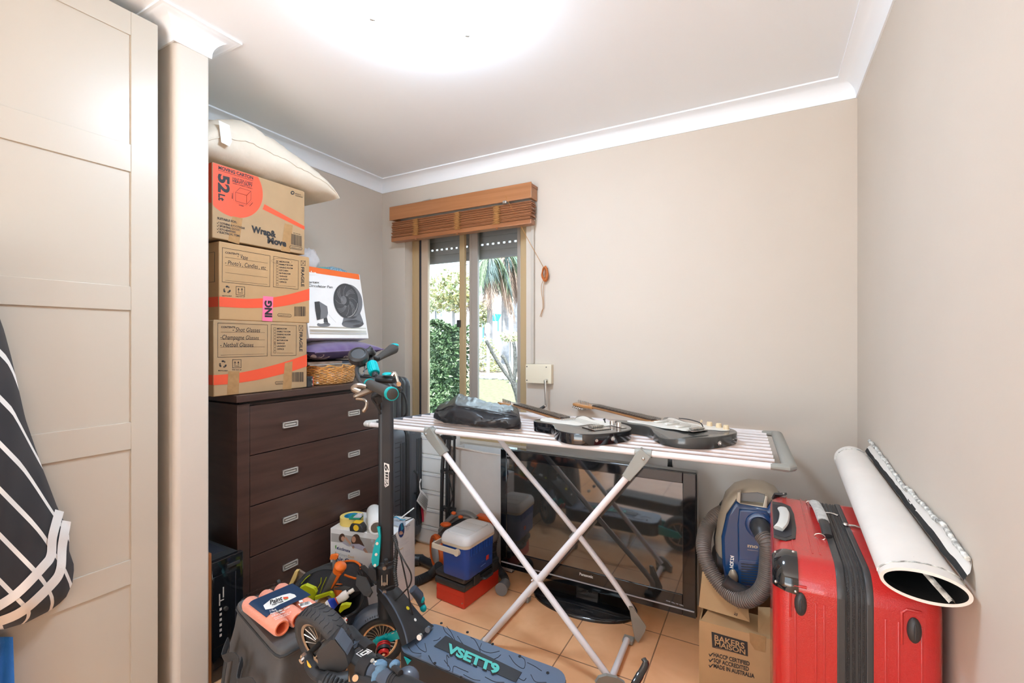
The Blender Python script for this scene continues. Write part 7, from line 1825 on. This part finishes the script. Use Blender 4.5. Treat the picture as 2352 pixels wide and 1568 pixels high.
def fen(i, j):
    a = A0_ + (A1_ - A0_) * i; s_ = (j - .5) * 2; lat = .043 * math.copysign(abs(s_) ** .8, s_); r_ = .126 - .020 * abs(s_) ** 3 + (.008 if abs(s_) < .55 else 0) * math.sin(math.pi * min(1, i * 1.4)); return WP(a, r_, lat)
m.grid(fen, 24, 14); m.grid(lambda i, j: WP(A0_ + (A1_ - A0_) * (1 - i), .119 - .018 * abs((j - .5) * 2) ** 3, .038 * (j - .5) * 2), 24, 14); fnd = m.build('front_fender', M_fend, sc1, smooth=60)
m = MB()
for i in range(11):
    a = math.radians(62 + 4.6 * i); m.tube([WP(a, .1115, .0432), WP(a + .02, .1175 + .0002 * i, .0425)], .0013, 5)
m.build('fender_slots', M_gasket, fnd)
# swing arm and red damper on the near side
aS = PD(868, 1472, 1.80); aE = PD(937, 1447, 1.775)
dA_ = (aE - aS).normalized(); vA = n_.cross(dA_).normalized()
m = MB(); m.prism([(-.014, -.010), (0, -.016), (.05, -.015), ((aE - aS).length, -.018), ((aE - aS).length, .020), (.05, .014), (0, .014), (-.014, .010)], frame(aS - n_ * .006, dA_, vA), .014, .002); sw = m.build('swing_arm', M_teal, sc1)
for k in range(3):
    m = MB(); m.prism([(.070 + .021 * k, -.0165), (.082 + .021 * k, -.0165), (.084 + .021 * k, .0175), (.072 + .021 * k, .0175)], frame(aS + n_ * .0082, dA_, vA), .001); m.build('white_bar', mat('pale_pink_decal', (.66, .52, .46), .5) if k == 0 else MATS['pale_pink_decal'], sw)
for x in (.004, .046): m = MB(); m.cyl(aS + dA_ * x + vA * .014, aS + dA_ * x + vA * .014 + n_ * .012, .006, n=12); m.build('lug', M_teal, sw)
dc = PD(881, 1491, 1.765)
m = MB(); m.lathe([(0, -.02), (.023, -.02), (.024, .0), (.024, .006)], dc, n_ - up * .5, 24); m.build('damper_body', M_black, sc1)
for z0 in (-.020, -.012): m = MB(); m.lathe([(.0235, z0), (.026, z0 + .001), (.026, z0 + .005), (.0235, z0 + .006)], dc, n_ - up * .5, 24); m.build('red_ring', M_redan, sc1)
m = MB(); m.lathe([(.012, .006), (.020, .008), (.020, .016), (.013, .018), (.012, .010)], dc, n_ - up * .5, 24); m.build('red_ring', M_redan, sc1); m = MB(); m.lathe([(0, .016), (.006, .016), (.006, .020), (0, .020)], dc, n_ - up * .5, 14); m.build('axle_nut', M_gold2, sc1)
q = PD(925, 1438, 1.80); m = MB(); m.ell(q, (.009, .006, .010), 10, 8); m.build('pivot_bolt', M_black, sc1)
for q in ((968, 1376), (972, 1396)): MB().ell(PD(q[0], q[1], 1.93), (.016, .012, .016), 12, 8).build('teal_pivot', M_teal, sc1)
m = MB(); m.tube([PD(948, 1352, 1.92), PD(962, 1368, 1.93), PD(970, 1392, 1.94)], [.018, .020, .012], 12); m.build('far_swing_cover', M_fend, sc1)
# deck
DZ = .168; dx0, dx1, dy0, dy1 = -1.195, -.575, 1.290, 1.482
Fd = frame(((dx0 + dx1) / 2, (dy0 + dy1) / 2, 0), (1, 0, 0), (0, 1, 0))
m = MB(); m.prism(rrect(dx1 - dx0, dy1 - dy0, .060, 6), Fd @ Matrix.Translation((0, 0, .085)), DZ - .085 - .006, .004); dk = m.build('deck_body', M_blackmatte, sc1, smooth=40)
m = MB(); m.prism(rrect(dx1 - dx0 - .004, dy1 - dy0 - .004, .058, 6), Fd @ Matrix.Translation((0, 0, DZ - .006)), .006, .0015); dm = m.build('deck_mat', M_deck, sc1, smooth=40)
def z8(x, y): return (650 + x / 3.6185, 1300 + y / 3.6185)
fD = lambda x, y: PZ(x, y, DZ + .0006); fD2 = lambda x, y: PZ(x, y, DZ + .0026); fD3 = lambda x, y: PZ(x, y, DZ + .0034)
m = MB(); pn = [fD2(*z8(*p)) for p in [(1352, 575), (1985, 880), (1935, 962), (1255, 662)]]; m.sheet(pn[::-1] if (pn[1] - pn[0]).cross(pn[3] - pn[0]).z < 0 else pn, .002); pnl = m.build('logo_panel', M_deckp, dm, smooth=0)
m = MB(); m.text('VSETT9', fD2 if False else (lambda x, y: PZ(x, y, DZ + .0032)), z8(1355, 715), z8(1800, 912), (16 / 3.6, -74 / 3.6), 0, .085, .12); m.text('VSETT9', lambda x, y: PZ(x, y, DZ + .0038), z8(1362, 708), z8(1796, 902), (16 / 3.6, -68 / 3.6), 1, .05, .12); m.build('logo', [M_ink, M_tealp], pnl, smooth=0)
GR = [[(1330, 500), (1350, 545), (1400, 590), (1440, 640), (1395, 545), (1360, 500)], [(1450, 580), (1500, 650), (1560, 690), (1640, 720), (1600, 620), (1560, 590)], [(1650, 640), (1640, 690), (1720, 720), (1800, 705)], [(1730, 780), (1780, 760), (1810, 735)], [(1880, 740), (1930, 810), (2000, 850), (2010, 780), (1960, 740)],
      [(1210, 740), (1260, 820), (1360, 870), (1390, 850), (1340, 780)], [(1100, 640), (1140, 690), (1190, 710), (1180, 640)], [(1040, 670), (1080, 715), (1150, 725)], [(1410, 880), (1420, 830), (1470, 850), (1540, 880)], [(1500, 900), (1580, 940), (1640, 950)], [(1680, 920), (1760, 960), (1840, 965)], [(2060, 900), (2100, 960), (2190, 965)], [(1960, 930), (2000, 950), (2020, 930)], [(1250, 620), (1290, 610), (1310, 590)], [(1380, 760), (1360, 740), (1370, 830)], [(2030, 800), (2090, 830), (2150, 870)]]
m = MB()
for g_ in GR: m.tube([PZ(*z8(*p), DZ + .0003) for p in (V((a.x, a.y, 0)) for a in smooth_path([V((x, y, 0)) for x, y in g_], 4)) for p in [(p.x, p.y)]], .0012, 5)
m.build('mat_grooves', M_gasket, dm)
for q in ((1316, 475), (1533, 550), (1742, 648), (1968, 750), (2200, 888), (1262, 808), (1478, 928)):
    p = PZ(*z8(*q), DZ); m = MB(); m.lathe([(0, 0), (.0055, 0), (.0055, .0022), (.003, .0022), (.003, .0008), (0, .0008)], p, n=14); m.build('screw', M_blackmatte, dm)
m = MB(); pts = [PY(*z8(*p), dy0 + .004) for p in [(1032, 742), (1090, 775), (1062, 808)]]; m.sheet(pts, .003); m.v = [p + V((-.006, -.008, 0)) for p in m.v]; m.build('teal_reflector', MATS['teal_anodised'], dk, smooth=0)
# rear wheel and stand (below the picture edge)
wheel(sc1, (-.455, 1.386, .1035), (0, 1, 0), .1035, .062, M_gold2, 8)
for y in (1.335, 1.437): m = MB(); m.prism([(-.60, .09), (-.60, .15), (-.46, .125), (-.44, .10), (-.46, .085)], frame((0, y, 0), (1, 0, 0), (0, 0, 1)), .010, .002); m.build('rear_arm', M_teal, sc1)
m = MB(); m.tube([(-.80, 1.300, .09), (-.79, 1.23, .006)], .008, 8); m.build('kickstand', M_blackmatte, sc1)
# handlebar
hb = SP(0, 0, 1.095)
c0_ = PD(858, 872, 1.80)
m = MB(); m.tube([hb, hb.lerp(c0_, .6) + V((0, 0, .012)), c0_], [.030, .028, .024], 14); m.build('bar_clamp', M_blackmatte, sc1)
gi, go = PD(848, 882, 1.70), PD(902, 905, 1.50); dg = (go - gi).normalized()
m = MB(); m.tube([c0_, gi.lerp(c0_, .4), gi], .0125, 12); m.build('bar', M_blackmatte, sc1)
m = MB(); m.tube([gi, gi + dg * .008], [.021, .021], 20); m.build('grip_ring', M_teal, sc1)
m = MB(); m.tube([gi + dg * .009, gi.lerp(go, .3), gi.lerp(go, .6), go - dg * .020], [.0185, .0175, .0190, .0195], 20); m.build('rubber_grip', mat('brown_black_grip', (.050, .045, .040), .75, bump=.3, bscale=400), sc1)
m = MB(); m.tube([go - dg * .019, go - dg * .004], .0225, 24, cap=False); m.lathe([(.0225, 0), (.019, .001)], go - dg * .004, dg, 24); er = m.build('grip_ring', M_teal, sc1)
m = MB(); m.lathe([(0, .0), (.0185, 0), (.0185, .0035), (.016, .005), (0, .005)], go - dg * .006, dg, 24); m.build('end_plug', MATS['brown_black_grip'], er)
f0, f1 = PD(863, 866, 1.81), PD(852, 828, 1.88); df = (f1 - f0).normalized()
m = MB(); m.tube([f0, f1, f1 + df * .03], .012, 12); m.build('bar', M_blackmatte, sc1)
k0 = f0.lerp(f1, .22); k1 = f0.lerp(f1, .80); m = MB(); m.tube([k0, k1], [.0195, .0205], 24); cs = m.build('threaded_collar', M_teal, sc1)
m = MB(); e_ = df.orthogonal().normalized(); g_ = df.cross(e_)
for k in range(18):
    a = 2 * math.pi * k / 18; o_ = (e_ * math.cos(a) + g_ * math.sin(a)) * .0205; m.tube([k0 + o_ + df * .004, k1 + o_ - df * .004], .0012, 5)
m.build('collar_ribs', M_teal, cs)
t0_ = f1 + df * .03; gfi, gfo = PD(866, 824, 1.95), PD(906, 799, 2.10)
m = MB(); m.tube([PD(832, 826, 1.88), t0_, gfi], [.011, .013, .012], 12); m.build('bar', M_blackmatte, sc1)
dgf = (gfo - gfi).normalized(); m = MB(); m.tube([gfi, gfi.lerp(gfo, .2), gfi.lerp(gfo, .6), gfi.lerp(gfo, .9), gfo], [.0145, .0155, .0215, .0265, .0205], 18, flat=.85); m.build('rubber_grip', MATS['brown_black_grip'], sc1, smooth=60)
m = MB(); m.ell(gfo + V((0, 0, .012)), (.020, .020, .010), 16, 8); m.build('grip_cap', M_teal, sc1)
dp = PD(823, 815, 1.84); axd_ = V((.45, -.55, .70)).normalized()
m = MB(); m.lathe([(0, -.026), (.034, -.026), (.039, -.020), (.039, .004), (.034, .010), (.028, .012), (.026, .008), (0, .008)], dp, axd_, 32); m.build('throttle_display', M_black, sc1)
m = MB(); m.tube([PD(838, 812, 1.86), PD(850, 806, 1.88), PD(858, 812, 1.90)], [.016, .017, .012], 12); m.tube([PD(846, 804, 1.87), PD(853, 800, 1.88)], [.008, .012], 10); m.build('switch_pod', M_blackmatte, sc1)
# brake levers, bell, cables
lv_ = smooth_path([PD(870, 887, 1.69), PD(850, 896, 1.67), PD(825, 906, 1.655), PD(812, 911, 1.65)], 4)
m = MB(); m.tube(lv_, [.008 + .008 * math.sin(math.pi * i / (len(lv_) - 1)) ** .7 for i in range(len(lv_))], 10, flat=.7); bl_ = m.build('brake_housing', mat('bronze_grey_metal', (.30, .24, .19), .35, metal=.9), sc1)
m = MB(); m.tube(smooth_path([PD(818, 915, 1.65), PD(834, 917, 1.65), PD(842, 924, 1.64), PD(841, 935, 1.64), PD(836, 943, 1.64)], 5), [.006] * 14 + [.0075] * 7, 10); m.ell(PD(836, 943, 1.64), (.0085, .0085, .0085), 12, 8); m.build('brake_lever', MATS['bronze_grey_metal'], sc1)
m = MB(); m.tube(smooth_path([PD(828, 901, 1.66), PD(812, 893, 1.665), PD(822, 886, 1.67), PD(840, 889, 1.68)], 6), .011, 10); m.build('cable_guide', MATS['bronze_grey_metal'], sc1)
lw = smooth_path([PD(838, 836, 1.86), PD(822, 842, 1.83), PD(820, 858, 1.79), PD(828, 878, 1.75), PD(845, 893, 1.72)], 8); m = MB(); m.tube(lw, [.0085 if i % 2 else .0068 for i in range(len(lw))], 10); m.build('spiral_wrap', M_black, sc1)
for P in ([(835, 833, 1.86), (838, 850, 1.84), (832, 862, 1.82), (824, 855, 1.82)], [(846, 830, 1.88), (845, 843, 1.86), (834, 853, 1.84)]): MB().tube(smooth_path([PD(*p) for p in P], 6), .0022, 6).build('cable', M_black, sc1)
c = PD(890, 868, 1.72)
m = MB(); m.tube([PD(868, 870, 1.74), PD(885, 872, 1.725), PD(905, 874, 1.71)], [.016, .018, .013], 12, flat=.75); m.build('bell_bracket', M_blackmatte, sc1)
m = MB(); m.lathe([(.0195, 0), (.0195, .004), (.012, .009), (0, .010)], c + V((0, 0, .012)), up, 24); m.build('bell_dome', M_teal, sc1)
m = MB(); m.tube(smooth_path([PD(902, 862, 1.71), PD(907, 856, 1.71), PD(912, 870, 1.705), PD(915, 884, 1.70)], 5), [.0055] * 16, 8); m.tube([PD(901, 862, 1.71), PD(906, 856, 1.71)], .008, 8); m.build('brake_lever', M_steel, sc1)
MB().cyl(PD(915, 881, 1.69), PD(916, 882, 1.675), .0085, n=14).build('pivot_bolt', M_gold2, sc1)
m = MB(); m.tube([PD(905, 885, 1.71), PD(915, 892, 1.70), PD(922, 896, 1.70)], [.012, .013, .008], 10); m.build('brake_housing', M_blackmatte, sc1)
for P in ([(868, 905, 1.74), (855, 915, 1.76), (868, 935, 1.78), (874, 950, 1.80)], [(880, 900, 1.74), (872, 920, 1.78), (873, 940, 1.81)]): MB().tube(smooth_path([PD(*p) for p in P], 6), .005, 8).build('cable', M_black, sc1)
m = MB(); m.tube([PD(864, 905, 1.76), PD(872, 922, 1.78)], [.02, .014], 10); m.build('lamp_bracket', M_black, sc1)
cw = smooth_path([PD(904, 1228, 1.80), PD(910, 1250, 1.79), PD(909, 1285, 1.79), PD(907, 1315, 1.79), PD(911, 1346, 1.78)], 12); m = MB(); m.tube(cw, [.0085 if i % 2 else .0068 for i in range(len(cw))], 10); m.build('spiral_wrap', M_black, sc1)
for P in ([(905, 1236, 1.79), (918, 1270, 1.77), (932, 1330, 1.77), (944, 1395, 1.78), (953, 1425, 1.80)], [(906, 1248, 1.79), (930, 1290, 1.76), (944, 1318, 1.76), (942, 1342, 1.77), (925, 1362, 1.78), (908, 1378, 1.79)], [(912, 1345, 1.785), (900, 1346, 1.79), (886, 1352, 1.80)]): MB().tube(smooth_path([PD(*p) for p in P], 8), .003, 8).build('cable', M_black, sc1)

# ================================================================ THE FOLDED SCOOTER IN FRONT
sc2 = thing('folded_scooter', 'folded black electric scooter with a raised front wheel at the bottom edge', 'scooter', (-.85, .98, 0))
P1, P2_ = PD(700, 1510, 1.345), PD(787, 1429, 1.460); a2 = (P2_ - P1).normalized(); wc2 = P1.lerp(P2_, .5)
W2 = .107
wheel(sc2, wc2, a2, W2, .066, MATS['brushed_steel'], 14)
m = MB(); m.cyl(P1 + a2 * .01, P2_ - a2 * .01, .008, n=12); m.build('axle', M_blackmatte, sc2)
for p, s_ in ((P1, -1), (P2_, 1)):
    m = MB(); m.cyl(p - a2 * .006, p + a2 * .006, .0135, n=6); m.cyl(p + a2 * s_ * .006, p + a2 * s_ * .014, .008, n=10); m.build('axle_nut', M_chrome, sc2)
hd = PD(838, 1512, 1.30)       # steering head
w1 = PD(745, 1545, 1.27)
m = MB(); m.tube(smooth_path([P1 + a2 * .012, PD(712, 1528, 1.31), PD(732, 1552, 1.28), PD(765, 1562, 1.27), PD(800, 1556, 1.28)], 6), [.013] * 6 + [.016] * 8 + [.022] * 5 + [.020] * 6, 10, flat=.75); m.build('fork_arm', M_blackmatte, sc2)
m = MB(); m.tube(smooth_path([P2_ - a2 * .012, PD(800, 1445, 1.44), PD(825, 1470, 1.40), PD(850, 1490, 1.36)], 6), [.012] * 6 + [.017] * 7 + [.021] * 6, 10, flat=.7); m.build('fork_arm', M_blackmatte, sc2)
m = MB(); m.sheet([PD(706, 1516, 1.308), PD(716, 1530, 1.296), PD(722, 1540, 1.288), PD(717, 1540, 1.288), PD(708, 1528, 1.300)], .004); m.build('amber_reflector', mat('amber_plastic', (.75, .36, .02), .3), sc2)
MG = [(745, 1470), (778, 1441), (785, 1441), (808, 1470), (816, 1498), (768, 1538), (755, 1528)]
m = MB(); m.sheet([PD(x, y, 1.345) for x, y in MG], .055); m.build('mudguard', M_black, sc2, smooth=0)
m = MB(); m.sheet([PD(x, y, 1.342) for x, y in [(784, 1440), (790, 1445), (812, 1478), (808, 1470)]], .05); m.build('mudguard_lip', M_fend, sc2, smooth=0)
# spring damper
s0, s1 = PD(748, 1562, 1.27), PD(800, 1590, 1.24); ds_ = (s1 - s0); L2 = ds_.length; ds_.normalize(); e2 = ds_.orthogonal().normalized(); g2 = ds_.cross(e2)
m = MB(); m.tube([s0 + ds_ * (L2 * i / 96) + (e2 * math.cos(i * 2 * math.pi / 14) + g2 * math.sin(i * 2 * math.pi / 14)) * .017 for i in range(97)], .0042, 6); m.build('spring', M_blackmatte, sc2); m = MB(); m.tube([s0 - ds_ * .01, s1], .009, 10); m.build('damper_rod', M_chrome, sc2)
# head block with its square mark
HB = [(788, 1507), (830, 1478), (838, 1482), (870, 1512), (868, 1530), (836, 1550), (838, 1580), (806, 1580), (798, 1545)]
Fh = frame(PD(826, 1508, 1.32), PD(868, 1512, 1.32) - PD(806, 1506, 1.32), (0, .3, 1))
b0 = [PD(790, 1508, 1.330), PD(832, 1477, 1.375), PD(868, 1503, 1.335), PD(824, 1532, 1.290)]
dn = V((.02, .01, -.095))
m = MB(); m.add(b0 + [p + dn for p in b0], [(0, 3, 2, 1), (4, 5, 6, 7), (0, 1, 5, 4), (1, 2, 6, 5), (2, 3, 7, 6), (3, 0, 4, 7)])
hbk = m.build('head_block', M_black, sc2, smooth=0)
bv_ = hbk.modifiers.new('rounding', 'BEVEL'); bv_.width = .005; bv_.segments = 3
nb = (b0[3] - b0[0]).cross(b0[1] - b0[0]).normalized(); nb = nb if nb.z > 0 else -nb
fB = lambda x, y: PN(x, y, b0[0] + nb * .0012, nb)
def z2(x, y): return (660 + x / 5.88, 1330 + y / 5.88)
m = MB(); m.line(fB, [z2(932, 1005), z2(1050, 930), z2(1142, 970), z2(1015, 1055)], .0022, 0, True); m.line(fB, [z2(990, 1005), z2(1060, 962), z2(1100, 978), z2(1022, 1025)], .0042, 0, True); m.build('square_mark', M_white, hbk, smooth=0)
m = MB(); m.sheet([PD(787, 1509, 1.335), PD(831, 1477, 1.38), PD(827, 1470, 1.38), PD(785, 1500, 1.335)], .02); m.build('rear_cover', M_fend, sc2, smooth=0)
# stem lying along the floor side of the picture
q0, q1 = PD(846, 1536, 1.27), PD(960, 1592, 1.14); dq = (q1 - q0).normalized(); q2 = q0 + dq * .80
m = MB(); m.tube([q0 - dq * .02, q0 + dq * .03], [.030, .034], 20); m.build('stem_socket', M_blackmatte, sc2)
m = MB(); m.tube([q0 + dq * .03, q0 + dq * .115], .028, 24); m.build('stem_sleeve', M_fend, sc2)
m = MB(); m.tube([q0 + dq * .115, q2], .0255, 24); m.build('stem', M_blackmatte, sc2)
for s_ in (.118, .130): m = MB(); m.tube([q0 + dq * s_, q0 + dq * (s_ + .005)], .0268, 24); m.build('stem_ring', M_black, sc2)
for q in ((857, 1520), (864, 1525), (881, 1535), (889, 1538)): p = PD(q[0], q[1], 1.228); MB().cyl(p, p + V((.0, -.003, .006)), .0055, n=12).build('bolt', M_chrome, sc2)
M_rag = mat('blue_rag', (.11, .21, .32), .8, var=.2, vscale=60, bump=.4, bscale=90)
m = MB(); m.tube(smooth_path([PD(866, 1520, 1.235), PD(878, 1524, 1.22), PD(872, 1540, 1.215), PD(864, 1556, 1.21), PD(862, 1580, 1.20)], 5), [.012, .013, .014, .012] * 5 + [.013], 10, flat=.4); m.build('tied_rag', M_rag, sc2, smooth=70)
m = MB(); m.tube(smooth_path([PD(898, 1528, 1.21), PD(906, 1520, 1.21), PD(914, 1523, 1.21), PD(910, 1532, 1.205)], 5), .009, 8, flat=.6); m.build('tied_rag', M_rag, sc2, smooth=70)
m = MB(); m.tube(smooth_path([PD(868, 1505, 1.30), PD(886, 1518, 1.25), PD(905, 1530, 1.21), PD(920, 1546, 1.18)], 6), [.006] * 8 + [.010] * 6 + [.008] * 5, 10); m.build('brake_hose', M_blackmatte, sc2)
m = MB(); m.ell(PD(938, 1556, 1.20), (.030, .026, .026), 20, 12); m.build('bell', M_fend, sc2)
MB().cyl(PD(817, 1556, 1.24), PD(816, 1557, 1.225), .008, n=12).build('bolt', M_gold2, sc2)
m = MB(); m.tube([PD(815, 1560, 1.25), PD(850, 1566, 1.22), PD(885, 1590, 1.18)], [.014, .016, .015], 12); m.build('lower_link', M_blackmatte, sc2)
# deck, rear wheel and handlebar, all below or beyond the picture edge
m = MB(); Fq = frame((-.78, .93, .0), (1, .12, 0), (-.12, 1, 0)); m.prism(rrect(.56, .16, .04, 5), Fq @ Matrix.Translation((0, 0, .075)), .075, .005); m.build('deck', M_blackmatte, sc2)
m = MB(); m.tube([hd + V((.01, 0, -.08)), PD(838, 1600, 1.28), V((-.98, .94, .12))], [.03, .03, .028], 12); m.build('down_tube', M_blackmatte, sc2)
wheel(sc2, (-.42, .975, .107), (-.12, 1, 0), .107, .06, MATS['brushed_steel'], 8)
for s_ in (-1, 1): m = MB(); m.tube([(-.55, .958 + s_ * .045, .11), (-.42, .975 + s_ * .045, .107)], .011, 8); m.build('rear_arm', M_blackmatte, sc2)
m = MB(); m.tube([q2 + V((0, -.20, 0)), q2 + V((0, .20, .0))], .012, 12); m.build('handlebar', M_blackmatte, sc2)
L0, L1, L2_ = PD(1478, 1512, 1.12), PD(1478, 1535, 1.10), PD(1458, 1572, 1.08)
m = MB(); m.tube(smooth_path([L0, PD(1483, 1525, 1.11), PD(1470, 1550, 1.10), PD(1455, 1580, 1.08), PD(1440, 1640, 1.06), q2 + V((0, .14, .012))], 6), [.0065] * 4 + [.0085] * 8 + [.0095] * 19, 10, flat=.7); m.build('brake_lever', M_gloss, sc2, smooth=60)
for s_ in (-1, 1): m = MB(); m.tube([q2 + V((0, s_ * .09, 0)), q2 + V((0, s_ * .21, 0))], .017, 14); m.build('rubber_grip', M_rubber, sc2)

for o in BUILT:
    if '_base' in o: del o['_base']
